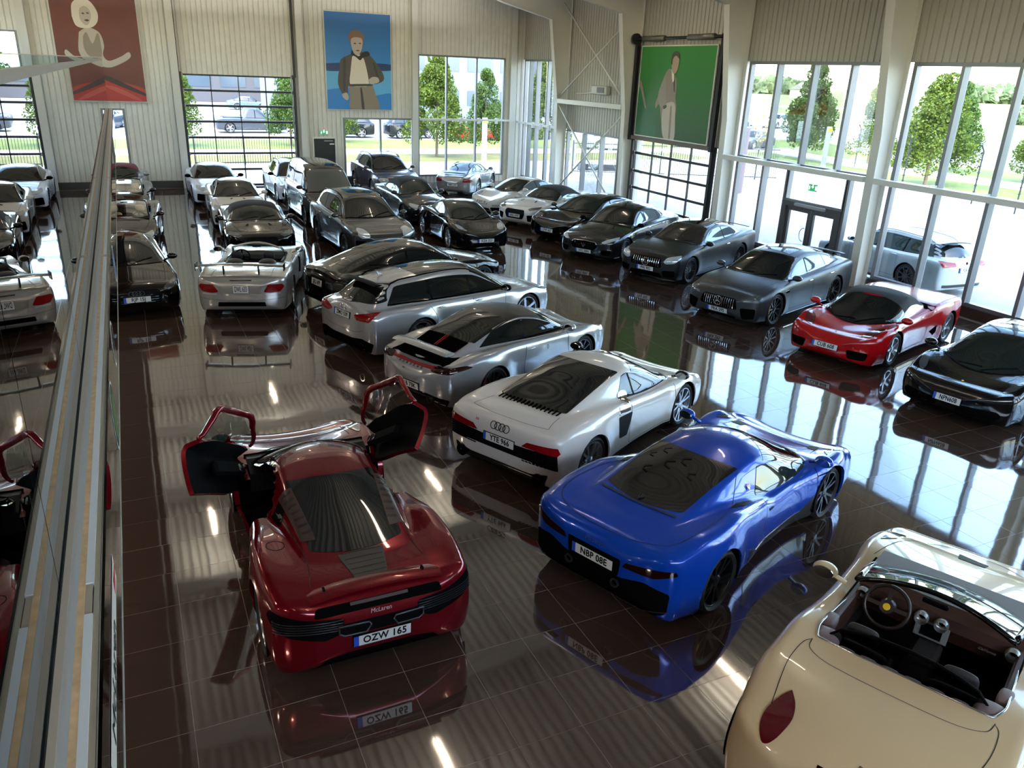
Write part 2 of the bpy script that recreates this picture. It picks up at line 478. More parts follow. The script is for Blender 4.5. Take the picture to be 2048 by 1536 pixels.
    def cut(s, poly, d, lip=.05, orient=True, sel=None):
        A, B, R = (np.array(q, float) for q in DIRS[d]); c = s.V[s.F].mean(1)
        ins = inpoly(c@A, c@B, poly)
        if orient: ins &= (s.FN@R < -.02)
        if sel is not None: ins &= sel(c)
        ins &= s.keep
        s.keep &= ~ins
        va = np.zeros(len(s.V), bool); va[s.F[ins].ravel()] = True
        vb = np.zeros(len(s.V), bool); vb[s.F[s.keep].ravel()] = True
        for i in np.nonzero(va & vb)[0]:
            p = np.array([s.V[i]@A, s.V[i]@B]); q, e = near_seg(p, poly)
            if e < .09: s.V[i] += A*(q[0]-p[0])+B*(q[1]-p[1])
        if lip:
            es = {}
            for f in s.F[ins]:
                for k in range(4): es[(f[k], f[(k+1) % 4])] = 1
            kept = {}
            for f in s.F[s.keep]:
                for k in range(4):
                    e = (f[k], f[(k+1) % 4])
                    if (e[1], e[0]) in es: s.lips.append((e[0], e[1], R*lip))
        return ins
    def arches(s, lip=.06):
        for xa in (s.WB/2, -s.WB/2):
            for sg, d in ((1, 'L'), (-1, 'R')):
                Ra = s.k['Ra']; circ = [(xa+Ra*math.cos(a), s.k['R']+Ra*math.sin(a)) for a in np.linspace(0, 2*PI, 49)[:-1]]
                s.cut(circ, d, lip, False, lambda c, sg=sg: (c[:, 1]*sg > .27*s.W))
    def body_obj(s, name, m, parent):
        V = [tuple(v) for v in s.V]; F = [tuple(f) for f in s.F[s.keep]]
        if s.k.get('cap', True): F += [tuple(c) for c in s.caps]
        mp = {}
        def q(i, dv):
            if i not in mp: mp[i] = len(V); V.append(tuple(s.V[i]+dv))
            return mp[i]
        for a, b, dv in s.lips: F.append((b, a, q(a, dv), q(b, dv)))
        used = sorted({i for f in F for i in f}); re = {o: n for n, o in enumerate(used)}
        o = mesh_obj(name, [V[i] for i in used], [tuple(re[i] for i in f) for f in F], m, parent, True)
        o.data.set_sharp_from_angle(angle=math.radians(50)); return o
    # --- grid region of the body as a shell (soft tops, contrast roofs)
    def shell(s, name, t0, t1, r0, m, parent, off=.006, row_hi=None, fabric=False):
        i0 = s.off+int(np.searchsorted(s.T, t0)); i1 = s.off+int(np.searchsorted(s.T, t1))
        ra = s.rowof[r0]; rb = (row_hi if row_hi else s.nr-1); m_ = s.m
        cols = list(range(ra, rb+1)); cols += [m_-c for c in cols[::-1] if c != s.nr-1] if rb == s.nr-1 else []
        V = []; N = []; F = []
        for i in range(i0, i1+1):
            for c in cols:
                k = i*m_+c; V.append(s.V0[k]+s.VN[k]*off); N.append(s.VN[k])
        w_ = len(cols)
        for i in range(i1-i0):
            for j in range(w_-1): F.append((i*w_+j, (i+1)*w_+j, (i+1)*w_+j+1, i*w_+j+1))
        a = Vector(V[1])-Vector(V[0]); 
        f = F[len(F)//2]; nn = np.cross(V[f[2]]-V[f[0]], V[f[3]]-V[f[1]])
        if nn[2] < 0: F = [g[::-1] for g in F]
        bd = [j for j in range(w_)]+[i*w_+w_-1 for i in range(1, i1-i0+1)]+[(i1-i0)*w_+j for j in range(w_-2, -1, -1)]+[i*w_ for i in range(i1-i0-1, 0, -1)]
        b0 = len(V)
        for q in bd: V.append(V[q]-N[q]*(off+.01)); N.append(N[q])
        for q in range(len(bd)):
            q2 = (q+1) % len(bd); F.append((bd[q], bd[q2], b0+q2, b0+q))
        return mesh_obj(name, V, F, m, parent, True, N)

# ------------------------------------------------------------------ wheels
WCACHE = {}
def wheel_data(style, R, rr, wd):
    k = (style, round(R, 3), round(rr, 3), wd)
    if k in WCACHE: return WCACHE[k]
    h = wd/2
    ty = MB().lathe([(rr-.006, -h+.03), (rr+.012, -h+.012), (rr+(R-rr)*.5, -h), (R-.02, -h+.012), (R, -h+.045), (R+.001, 0), (R, h-.045), (R-.02, h-.012),
                     (rr+(R-rr)*.5, h), (rr+.012, h-.012), (rr-.006, h-.03)], 40)
    rm = MB(); ro = h-.022
    rm.lathe([(rr+.008, ro-.012), (rr+.006, ro), (rr-.012, ro), (rr-.022, ro-.02), (rr-.035, -h+.03), (rr, -h+.03)], 40)
    st = style.split('_')[0]; n = {'five': 5, 'twin': 5, 'ten': 10, 'mesh': 20, 'seven': 7, 'star': 5, 'nine': 9}[st]
    def spoke(a, w0, w1, tw=0, da=0, y0=-.028, y1=-.006):
        p = Vector((.055*math.cos(a), ro+y0, .055*math.sin(a))); b = a+da
        q = Vector(((rr-.012)*math.cos(b), ro+y1, (rr-.012)*math.sin(b)))
        t = (q-p).normalized(); sd_ = t.cross(Vector((0, 1, 0))).normalized()
        v = [p+sd_*w0/2, p-sd_*w0/2, q-sd_*w1/2, q+sd_*w1/2]; dn = Vector((0, -.03, 0))
        mid = [(p+q)/2+sd_*(w0*.5+w1*.5)*.42+Vector((0, .004, 0)), (p+q)/2-sd_*(w0*.5+w1*.5)*.42+Vector((0, .004, 0))]
        top = [v[0], mid[0], v[3], v[2], mid[1], v[1]]; V = top+[x+dn for x in top]
        rm.add(V, [tuple(range(6))[::-1], tuple(range(6, 12))]+[(i, (i+1) % 6, (i+1) % 6+6, i+6) for i in range(6)])
    for i in range(n):
        a = 2*PI*i/n+PI/2
        if st == 'five': spoke(a, .075, .06)
        elif st == 'star': spoke(a, .06, .035); 
        elif st == 'twin': spoke(a-.13, .04, .03, da=-.10); spoke(a+.13, .04, .03, da=.10)
        elif st == 'ten': spoke(a, .03, .026)
        elif st == 'nine': spoke(a, .034, .03, da=.1)
        elif st == 'mesh': spoke(a, .014, .014, da=.06)
        elif st == 'seven': spoke(a-.04, .03, .022, da=-.13); spoke(a+.04, .03, .022, da=.13)
    rm.lathe([(0, ro-.012), (.03, ro-.014), (.062, ro-.022), (.07, ro-.06)], 20)
    br = MB().lathe([(0, ro-.075), (.08, ro-.07), (.085, ro-.085), (rr*.72, ro-.085), (rr*.72, ro-.11), (.09, ro-.11)], 24)
    out = []
    for b, nm in ((ty, 'wheel'), (rm, 'rim'), (br, 'brake_disc')):
        me = bpy.data.meshes.new(nm); me.from_pydata(b.v, [], b.f)
        me.polygons.foreach_set('use_smooth', [True]*len(me.polygons)); me.update(); me.set_sharp_from_angle(angle=math.radians(35))
        out.append(me)
    WCACHE[k] = out; return out
def add_wheel(root, x, y, R, rr, style, rimmat, right=False, steer=0., wd=.25, caliper=None, spin=0.):
    ty, rm, br = wheel_data(style, R, rr, wd)
    def inst(me, m, parent, name):
        key = me.name+'|'+m.name
        if key not in WCACHE: c = me.copy(); c.materials.append(m); WCACHE[key] = c
        return link(bpy.data.objects.new(name, WCACHE[key]), parent)
    w_ = inst(ty, TYRE, root, 'wheel'); w_.location = (x, y, R)
    w_.rotation_euler = (0, 0, (PI if right else 0)+steer)
    a = inst(rm, rimmat, w_, 'rim'); a.rotation_euler = (0, spin, 0)
    inst(br, DISC, w_, 'brake_disc')
    if caliper:
        c = MB(); r0 = rr*.5; ro = wd/2-.022
        for i in range(6):
            b = math.radians(-35+i*14); c2 = math.radians(-35+(i+1)*14)
            pts = [(rr*.55*math.cos(b), rr*.55*math.sin(b)), (rr*.82*math.cos(b), rr*.82*math.sin(b)), (rr*.82*math.cos(c2), rr*.82*math.sin(c2)), (rr*.55*math.cos(c2), rr*.55*math.sin(c2))]
            c.prism(pts, ro-.12, ro-.045)
        c.build('brake_caliper', caliper, w_)
    return w_
TYRE = mat('tyre rubber', '15151a', .75); DISC = mat('brake steel', '5a5a5e', .35, .8)
RIM_BLK = mat('rim black', '101012', .3, .4); RIM_SIL = mat('rim silver', 'b4b6ba', .25, .85); RIM_GRY = mat('rim grey', '4a4c50', .28, .8)
BLK = mat('black trim', '080809', .4, spec=.03); BLKG = mat('gloss black trim', '060607', .08, 0, .5, .2); MATTB = mat('matt black plastic', '0a0a0a', .65, spec=.0)
CARGLASS = mat('dark car glass', '0d1112', .02, 0, 0, .6); CHROME = mat('chrome', 'c8c9cc', .08, 1)
GAP = mat('panel gap', '050505', .8); REDL = mat('red lamp', '7a0a10', .1, 0, .6, .2); REDD = mat('dark red lamp', '1c0405', .1, 0, .6, .2)
HEADL = mat('headlamp glass', 'aaafb2', .12, .25, .5); HEADD = mat('dark headlamp glass', '4a4f54', .08, .3, .7)
PLATE_W = mat('number plate white', 'cfcfca', .5); PLATE_B = mat('number plate blue', '1c49b0', .5); INK = mat('number plate ink', '050506', .7, spec=.1)
YEL = mat('badge yellow', 'd8b020', .4); DARKIN = mat('dark car interior', '08080a', .8, spec=.05)

def frame(l, n, up=Vector((0, 0, 1))):
    n = n.normalized(); r = up.cross(n)
    if r.length < .05: r = Vector((0, 1, 0))
    r.normalize(); u = n.cross(r)
    return Matrix(((r.x, u.x, n.x, l.x), (r.y, u.y, n.y, l.y), (r.z, u.z, n.z, l.z), (0, 0, 0, 1)))
def add_plate(B, root, d, z, txt, y=0., w=.52, h=.11, band=True, tiltmax=.5, frame_m=None, push=.012):
    l, n = B.near(y, z, d)
    n = Vector((n.x, n.y, max(-.25, min(n.z, tiltmax)))).normalized()
    M = frame(l+n*push, n)
    p = MB().box(-w/2-.006, w/2+.006, -h/2-.006, h/2+.006, -.03, .0).build('license_plate', frame_m or BLK, root)
    p.data.transform(M)
    f = MB().box(-w/2+(.045 if band else 0), w/2, -h/2, h/2, -.002, .003).build('plate_face', PLATE_W, p); f.data.transform(M)
    if band:
        f = MB().box(-w/2, -w/2+.045, -h/2, h/2, -.002, .003).build('country_band', PLATE_B, p); f.data.transform(M)
    text_obj(txt, INK, p, M @ Matrix.Translation(((.022 if band else 0), 0, .004)), size=h*.98, name='plate_text', scale=(.84*min(1, ((w-(.045 if band else 0))/.475)/(h/.11)), 1, 1), bold=.0022, space=1.05)
    return p
def ring4(B, root, d, y, z, s=.05, m=None):
    l, n = B.near(y, z, d); M = frame(l+n*.008, n); b = MB()
    for i in range(4):
        c = (i-1.5)*s*1.35
        b.tube([(c+s*math.cos(a), s*math.sin(a), 0) for a in np.linspace(0, 2*PI, 25)[:-1]], s*.11, 6, True)
    o = b.build('badge', m or CHROME, root, True); o.data.transform(M); return o
def star3(B, root, d, y, z, s=.09, m=None):
    l, n = B.near(y, z, d); M = frame(l+n*.02, n); b = MB()
    b.tube([(s*math.cos(a), s*math.sin(a), 0) for a in np.linspace(0, 2*PI, 29)[:-1]], s*.07, 6, True)
    for i in range(3):
        a = PI/2+i*2*PI/3; e = (s*math.cos(a), s*math.sin(a)); q = a+PI/2
        b.prism([(s*.13*math.cos(q), s*.13*math.sin(q)), e, (-s*.13*math.cos(q), -s*.13*math.sin(q))], -.006, .008, 'z')
    o = b.build('badge', m or CHROME, root); o.data.transform(M); return o
def trident(B, root, d, y, z, s=.06, m=None):
    l, n = B.near(y, z, d); M = frame(l+n*.012, n); b = MB()
    b.prism([(-.06*s, -s), (.06*s, -s), (.1*s, s*1.1), (0, s*1.5), (-.1*s, s*1.1)], 0, .008, 'z')
    for q in (-1, 1):
        b.prism([(q*x, yy) for x, yy in ((.1*s, -.3*s), (.55*s, -.05*s), (.75*s, .4*s), (.8*s, 1.2*s), (.55*s, .8*s), (.5*s, .3*s), (.1*s, .02*s))][::q], 0, .008, 'z')
    b.box(-.35*s, .35*s, -.5*s, -.32*s, 0, .008)
    o = b.build('badge', m or CHROME, root); o.data.transform(M); return o
def shield(B, root, d, a, b_, m=YEL, w=.03, h=.045):
    l, n = B.near(a, b_, d)
    if d == 'T': M = frame(l+n*.004, n, Vector((-1, 0, 0)))
    else: M = frame(l+n*.004, n)
    o = MB().prism([(-w/2, h/2), (-w/2, -h*.2), (0, -h/2), (w/2, -h*.2), (w/2, h/2)], 0, .004, 'z').build('badge', m, root)
    o.data.transform(M); return o
def word(B, root, d, a, b_, txt, m, size=.05, name='badge_text', up=None, **kw):
    l, n = B.near(a, b_, d); M = frame(l+n*.004, n, up or (Vector((1, 0, 0)) if d == 'T' else Vector((0, 0, 1))))
    return text_obj(txt, m, root, M, size=size, name=name, **kw)
# ------------------------------------------------------------------ assembling a car
def sym(poly): return [(-a, b) for a, b in poly][::-1]
def make_car(name, label, paint, S, pos, cat='car', group=None):
    B = Body(**S['body']); k = S['body']; W, L = B.W, B.L
    R, Ra = B.k['R'], B.k['Ra']
    root = thing(name, label, cat, (pos[0], pos[1], 0), math.radians(pos[2]), group)
    G = S.get
    yb = lambda t: float(B.wb(np.array([t]))[0])
    def side_z(t, v, clear=.014):
        t = np.array([t]); w = W/2*B.hw(t); ws = w*B.k['shw']; y = B.wb(t); zd, zs = B.deck(t), B.sh(t)
        b = zd+(zs-zd)*(y/ws)**2; h1 = B.hc(t, 1.)
        return max(float((b+v*.89*h1)[0]), float(zs[0])+clear if v < .5 else 0)
    B.side_z = side_z
    def P2(pl, d):                                   # spec polygons use t for x on side and top views
        return [((B.xn-p[0]*L, *p[1:]) if d in 'LT' else tuple(p)) for p in pl]
    # cut wheel arches and other openings
    B.arches()
    for pl, d in G('cuts', []):
        pl2 = P2(pl, d) if d != 'R' else P2(pl, 'L')
        B.cut(pl2, d, .03, True, (lambda c: c[:, 2] > .3) if d == 'T' else None)
    body = B.body_obj('body', paint, root)
    # wheels
    rr = G('rr', R-.09)
    for ax, (xa, ta) in enumerate(((B.WB/2, B.t_of(B.WB/2)), (-B.WB/2, B.t_of(-B.WB/2)))):
        wl = W/2*float(B.hw(np.array([ta]))[0])*.985+B.k['fl'][ax]-.012
        wd = G('wd', (.24, .28))[ax]
        for sg in (1, -1):
            if (ax, sg) in G('nowheel', ()): continue
            add_wheel(root, xa, sg*(wl-wd/2), R, rr, S.get('rim', 'ten'), S.get('rimmat', RIM_BLK), sg < 0, G('steer', 0) if ax == 0 else 0, wd, G('caliper'), G('spin', .2)+ax*.4)
            b = MB(); y0, y1 = .30*W, wl+.0; n = 20; A = np.linspace(-.35, PI+.35, n); v = []
            for a in A: v += [(xa+(Ra-.004)*math.cos(a), sg*y0, R+(Ra-.004)*math.sin(a)), (xa+(Ra-.004)*math.cos(a), sg*y1, R+(Ra-.004)*math.sin(a))]
            b.add(v, [(2*i, 2*i+1, 2*i+3, 2*i+2) for i in range(n-1)]+[tuple(2*i for i in range(n))])
            b.build('wheel_well', MATTB, root)
    # glass
    if G('ws'):
        tc, th, fy, ft = (list(G('ws'))+[.94, .86])[:4]
        hb = yb(tc+.05)*fy; ht = (yb(th)-.88*B.k['tum']*float(B.hc(th, 1.)))*ft
        def xx(t, y, hw_): return B.xn-t*L-B.k['kf']*min(1, abs(y)/hw_)**2
        pl = [(xx(tc, y, hb), y) for y in np.linspace(-hb, hb, 13)]+[(xx(th, y, ht)+.1*B.k['kf'], y) for y in np.linspace(ht, -ht, 13)]
        B.patch('windshield', pl, 'T', G('glass', CARGLASS), .004, 0, parent=root)
        B.ribbons('wiper', [([(xx(tc, y, hb)+.02, y) for y in np.linspace(-hb*.98, hb*.98, 13)], 'T')], BLK, .035, .006, root)
        B.ribbons('windshield_wiper', [([(xx(tc, -hb*.5, hb)-.01, -hb*.55), (xx(tc, 0, hb)-.10, .05)], 'T'), ([(xx(tc, hb*.1, hb)-.01, hb*.08), (xx(tc, .5, hb)-.16, hb*.72)], 'T')], BLK, .018, .014, root)
    if G('rw'):
        q = G('rw')
        if len(q) > 4 and q[4] == 'B':
            z0, z1, y0, y1 = q[:4]
            B.patch('rear_window', rnd([(-y0, z0), (y0, z0), (y1, z1), (-y1, z1)], .05), 'B', CARGLASS, .004, 0, parent=root)
        else:
            t0, t1, fy, fb = q[:4]; ht = (yb(t0)-.88*B.k['tum']*float(B.hc(t0, 1.)))*fy; hb = yb(t1)*fb; kr = B.k['kr']*G('rwk', 1)
            xr = lambda t, y, h_: B.xn-t*L+kr*min(1, abs(y)/h_)**2
            pl = [(xr(t0, y, ht)-.5*kr*.3, y) for y in np.linspace(-ht, ht, 13)]+[(xr(t1, y, hb), y) for y in np.linspace(hb, -hb, 13)]
            B.patch('rear_window', rnd(pl, .03), 'T', G('rwm', CARGLASS), .004, 0, parent=root)
    D_ = G('dlo', [])
    if len(D_) > 1:
        a_, b_ = D_[0], D_[-1]; t0 = np.linspace(a_[0]-.003, b_[1]-.012, 14); t1 = np.linspace(b_[1]+b_[3]-.012, a_[0]+a_[2]-.003, 18)
        pl = [(B.xn-t*L, side_z(t, .02)) for t in t0]+[(B.xn-t*L, max(side_z(t, .97), side_z(t, .02)+.004)) for t in t1]
        B.patch('window_surround', pl, 'L', G('surround', BLK), .0025, 0, .045, root, True)
    for seg in G('dlo', []):
        ta, tb, la, lb = seg[:4]; v0, v1 = seg[4:6] if len(seg) > 5 else (.05, .95)
        t0 = np.linspace(ta, tb, 10); t1 = np.linspace(tb+lb, ta+la, 14)
        pl = [(B.xn-t*L, side_z(t, v0)) for t in t0]+[(B.xn-t*L, max(side_z(t, v1), side_z(t, v0)+.004)) for t in t1]
        B.patch('side_window', rnd(pl, .02), 'L', G('sglass', CARGLASS), .005, 0, .04, root, True)
    # seams
    lines = []
    for ln in G('seams', []):
        pts, d = ln[0], ln[1]; pts = P2(pts, d)
        if len(ln) > 2 and ln[2] == 's': pts = smooth_line(pts)
        lines.append((pts, d, False)+((1,) if d == 'T' and len(ln) > 3 else ()))
    if lines: B.ribbons('panel_gap', lines, GAP, G('gapw', .007), .0025, root)
    # patches
    for p in G('patches', []):
        nm, pl, d, m = p[:4]; o = p[4] if len(p) > 4 else {}
        pl2 = P2(pl, d); bt = o.get('both', True)
        if o.get('smooth'): pl2 = smooth_line(pl2+[pl2[0]], 6)[:-1]
        hl = nm in ('headlight', 'taillight', 'indicator')
        r = B.patch(nm, pl2, d, m, o.get('off', .009 if hl else .005), o.get('r', .02), o.get('h', .026 if hl else .042), root, mirror=bt, skirt=o.get('sk', .012))
        if o.get('label'):
            for q in (r if isinstance(r, tuple) else (r,)): q['label'] = o['label']
    for ln in G('trims', []):
        nm, pts, d, m, wdt, off = ln[:6]; pts = P2(pts, d)
        if len(ln) > 6: pts = smooth_line(pts)
        B.ribbons(nm, [(pts, d, False)], m, wdt, off, root)
    # mirrors and handles
    if G('mir'):
        t, z, ml = G('mir')[:3]; x = B.xn-t*L; yy = float((W/2*B.hw(np.array([t])))[0])
        for sg in (1, -1):
            m_ = MB(); m_.sphere((x, sg*(yy+.05), z), (.085, .115, .07), 14, 8)
            m_.v = [(min(max(v[0], x-.055), x+.2), v[1], v[2]) for v in m_.v]
            m_.tube([(x+.02, sg*(yy-.0), z-.03), (x+.04, sg*(yy-.14), z-.08)], .022, 8)
            mo = m_.build('mirror', ml or paint, root, True)
            g_ = MB().prism([(sg*(yy+.05)+.092*math.cos(a), z+.054*math.sin(a)) for a in np.linspace(0, 2*PI, 17)[:-1]], x-.062, x-.052, 'x').build('mirror_glass', MIRG, mo)
    for t, z in G('handles', []):
        for sg, d in ((1, 'L'), (-1, 'R')):
            l, n = B.near(B.xn-t*L, z, d)
            h_ = MB().sphere((0, 0, 0), (.11, .022, .018), 12, 6); o = h_.build('door_handle', G('handm', paint), root, True)
            o.data.transform(Matrix.Translation(l+n*.012))
    for pl in G('plates', []):
        add_plate(B, root, *pl[:3], **(pl[3] if len(pl) > 3 else {}))
    for y, z, r_ in G('exh', []):
        for sg in (1, -1):
            l, n = B.near(sg*y, z, 'B')
            e = MB().lathe([(r_, .10), (r_+.004, -.03), (r_-.008, -.03), (r_-.012, .06), (0, .06)], 20, 'x', (l.x+.0, l.y, l.z))
            e.build('exhaust_tip', G('exm', CHROME), root, True, 40)
    f = G('extra')
    if f: f(B, root, paint)
    return root, B
MIRG = mat('mirror glass', 'aab4b8', .02, 1)
# ------------------------------------------------------------------ room shell
YA, XB, XL, YN = 37.6, 18.2, -10.0, -8.0
FR = [33.0, 27.45, 21.4, 15.3, 9.4, 3.5, -2.4]
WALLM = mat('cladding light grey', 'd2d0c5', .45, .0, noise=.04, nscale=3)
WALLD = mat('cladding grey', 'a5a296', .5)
STEEL = mat('frame steel light grey', 'c6c5bc', .4)
ALU = mat('window aluminium', '74777b', .35, .4)
ALUD = mat('dark aluminium', '2b2b2e', .35, .5)
DKBASE = mat('dark base panel', '3a3936', .5)
ROOFM = mat('roof sheet', 'd6d2c6', .5); ROOFD = mat('roof sheet shade', '7f7a6e', .55)
PANE = glass_mat('window pane', (.93, .96, .96, 1), .35)
RAILG = glass_mat('balustrade pane', (.80, .88, .88, 1), 1.6)

def tile_material():
    m = bpy.data.materials.new('polished dark floor tile'); m.use_nodes = True; nt = m.node_tree; b = nt.nodes['Principled BSDF']
    g = nt.nodes.new('ShaderNodeNewGeometry')
    mp = nt.nodes.new('ShaderNodeMapping'); mp.inputs['Scale'].default_value = (1.2, 14, 1)
    n = nt.nodes.new('ShaderNodeTexNoise'); n.inputs['Scale'].default_value = 2.2; n.inputs['Detail'].default_value = 6; n.inputs['Roughness'].default_value = .65
    nt.links.new(g.outputs['Position'], mp.inputs[0]); nt.links.new(mp.outputs[0], n.inputs['Vector'])
    cr = nt.nodes.new('ShaderNodeValToRGB'); cr.color_ramp.elements[0].position = .3; cr.color_ramp.elements[1].position = .75
    cr.color_ramp.elements[0].color = hexc('332722'); cr.color_ramp.elements[1].color = hexc('493a32')
    nt.links.new(n.outputs['Fac'], cr.inputs[0]); nt.links.new(cr.outputs[0], b.inputs['Base Color'])
    b.inputs['Roughness'].default_value = .045; b.inputs['IOR'].default_value = 2.35
    n2 = nt.nodes.new('ShaderNodeTexNoise'); n2.inputs['Scale'].default_value = 2.6; n2.inputs['Detail'].default_value = 1
    nt.links.new(g.outputs['Position'], n2.inputs['Vector'])
    bp = nt.nodes.new('ShaderNodeBump'); bp.inputs['Strength'].default_value = .2; bp.inputs['Distance'].default_value = .0035
    nt.links.new(n2.outputs['Fac'], bp.inputs['Height']); nt.links.new(bp.outputs[0], b.inputs['Normal'])
    return m
TILE = tile_material(); GROUT = mat('floor grout', '8a8078', .2)

# floor: slab (grout) with tiles laid on it
fl = MB().box(XL, XB, YN, YA, -.3, -.0012).build('floor', GROUT); struct(fl)
def tile_verts(cx, cy, rx, ry, s=.2991, e=.0016):
    v = []
    for dx, dy, z in ((-s, -s, -.004), (s, -s, -.004), (s, s, -.004), (-s, s, -.004), (-s+e, -s+e, 0), (s-e, -s+e, 0), (s-e, s-e, 0), (-s+e, s-e, 0)):
        v.append((cx+dx, cy+dy, z+(dx*rx+dy*ry if z == 0 else -.01)))
    return v
TF = [(4, 5, 6, 7), (0, 1, 5, 4), (1, 2, 6, 5), (2, 3, 7, 6), (3, 0, 4, 7)]
rt = random.Random(5); cells = []
ip = camo.matrix_world.inverted()
for i in range(-16, 31):
    for j in range(-22, 54):
        cx = -.085+.6*i+.3; cy = 5.565+.6*j+.3-.0
        if cx+.3 > XB or cx-.3 < XL or cy+.3 > YA or cy-.3 < YN: continue
        p = ip @ Vector((cx, cy, 0)); vis = p.z < -.1 and abs(p.x/p.z) < .69 and abs(p.y/p.z) < .53 and cx > -.2
        cells.append((0 if vis else 1, p.length, cx, cy, rt.gauss(0, .0009), rt.gauss(0, .0009)))
cells.sort()
tm = [bpy.data.meshes.new('tile') for _ in range(10)]
for k, me in enumerate(tm):
    me.from_pydata(tile_verts(0, 0, rt.gauss(0, .0009), rt.gauss(0, .0009)), [], TF); me.materials.append(TILE); me.update()
for k, c in enumerate(cells[:300]):
    o = bpy.data.objects.new('tile', tm[k*7 % 10]); link(o, fl); o.location = (c[2], c[3], 0)
mb = MB()
for c in cells[300:]: mb.add(tile_verts(c[2], c[3], c[4], c[5]), TF)
tag(mb.build('tile_field', TILE, fl), None, kind='stuff')

def clad(mb, a0, a1, z0, z1, axis, base, sgn=-1, pitch=.205, dep=.03):
    """trapezoidal sheet on wall A (axis x at y=base) or wall B (axis y at x=base); ribs point into the hall"""
    k0 = math.floor(a0/pitch); prof = []
    a = k0*pitch
    while a < a1+pitch:
        prof += [(a, dep), (a+pitch*.74, dep), (a+pitch*.80, 0), (a+pitch*.94, 0)]; a += pitch
    def at(u):
        for (p, h), (q, g) in zip(prof, prof[1:]):
            if p <= u <= q: return h+(g-h)*(u-p)/(q-p)
        return 0
    P = [(a0, at(a0))]+[(p, h) for p, h in prof if a0 < p < a1]+[(a1, at(a1))]
    v = []
    for p, h in P:
        for z in (z0, z1): v.append((p, base+sgn*h, z) if axis == 'x' else (base+sgn*h, p, z))
    mb.add(v, [(2*i, 2*i+2, 2*i+3, 2*i+1) for i in range(len(P)-1)])
def roof_z(x): return 8.75+(14.1-abs(x-4.1))*.10
# wall A (gable end at the far side)
wa = MB()
for x0, x1, z0, z1 in ((XL, -7.7, 0, 11), (-7.7, -3.25, 5.95, 11), (-7.7, -3.25, 0, .3), (-3.25, -.7, 0, 11), (-.7, .1, 3.2, 11), (-.7, .1, 0, .3), (.1, 2.39, 0, 11), (2.39, 6.94, 4.62, 11),
                       (6.94, 7.73, 0, 11), (7.73, 8.69, 2.07, 11), (8.69, 9.12, 0, 11), (9.12, 12.46, 2.97, 11), (9.12, 12.46, 0, .3), (12.46, 12.7, 0, 11), (12.7, 17.15, 5.8, 11), (12.7, 17.15, 0, .3), (17.15, XB+.4, 0, 11)):
    clad(wa, x0, x1, z0, z1, 'x', YA)
wallA = wa.build('wall_far', WALLM); struct(wallA)
# outer skin, so that no sun leaks in
ws_ = MB()
for x0, x1, z0, z1 in ((XL, -7.7, 0, 11), (-7.7, -3.25, 5.95, 11), (-3.25, -.7, 0, 11), (-.7, .1, 3.2, 11), (.1, 2.39, 0, 11), (2.39, 6.94, 4.62, 11), (6.94, 7.73, 0, 11), (7.73, 8.69, 2.07, 11),
                       (8.69, 9.12, 0, 11), (9.12, 12.46, 2.97, 11), (12.46, 12.7, 0, 11), (12.7, 17.15, 5.8, 11), (17.15, XB+.4, 0, 11), (-7.7, -3.25, 0, .3), (9.12, 12.46, 0, .3), (12.7, 17.15, 0, .3), (-.7, .1, 0, .3)):
    ws_.box(x0, x1, YA+.01, YA+.25, z0, z1)
ws_.build('outer_skin', WALLD, wallA)
bb_ = MB()
for x0, x1 in ((-3.2, 2.1), (6.98, 7.7), (8.72, 12.6)): bb_.box(x0, x1, YA-.08, YA+.02, 0, .3)
struct(bb_.build('baseboard_far', DKBASE))
# wall B (long glazed side)
BAYS = []
wb_ = MB(); wbs = MB()
def wB(y0, y1, z0, z1): clad(wb_, y0, y1, z0, z1, 'y', XB); wbs.box(XB+.01, XB+.25, y0, y1, z0, z1)
wB(34.9, YA, 5.78, 9); wB(34.9, YA, 0, .25); wB(33.0, 34.9, 5.78, 9) 
wB(33.2, 34.9, 0, .25)
wB(27.2, 33.0, 2.88, 9); wB(28.4, 33.0, 0, .25); wB(27.2, 28.4, 0, 2.88)
wB(22.2, 27.2, 3.02, 9); wB(21.4, 22.2, 0, 9)
for a, b in ((15.3, 21.4), (9.4, 15.3), (3.5, 9.4), (-2.4, 3.5)): wB(a, b, 5.78, 9)
wB(9.4, 15.3, 0, .25); wB(3.5, 9.4, 0, .25); wB(-2.4, 3.5, 0, .25); wB(15.3, 16.4, 0, .25); wB(18.75, 21.4, 0, .25)
wB(YN, -2.4, 0, 9)
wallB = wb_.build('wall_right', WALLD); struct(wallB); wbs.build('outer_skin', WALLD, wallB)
struct(MB().box(XB-.12, XB-.0, 9.6, 15.1, 0, .25).box(XB-.12, XB, 18.8, 21.2, 0, .25).box(XB-.12, XB, 3.7, 9.2, 0, .25).build('baseboard_right', mat('sill brown', '33231f', .4)))
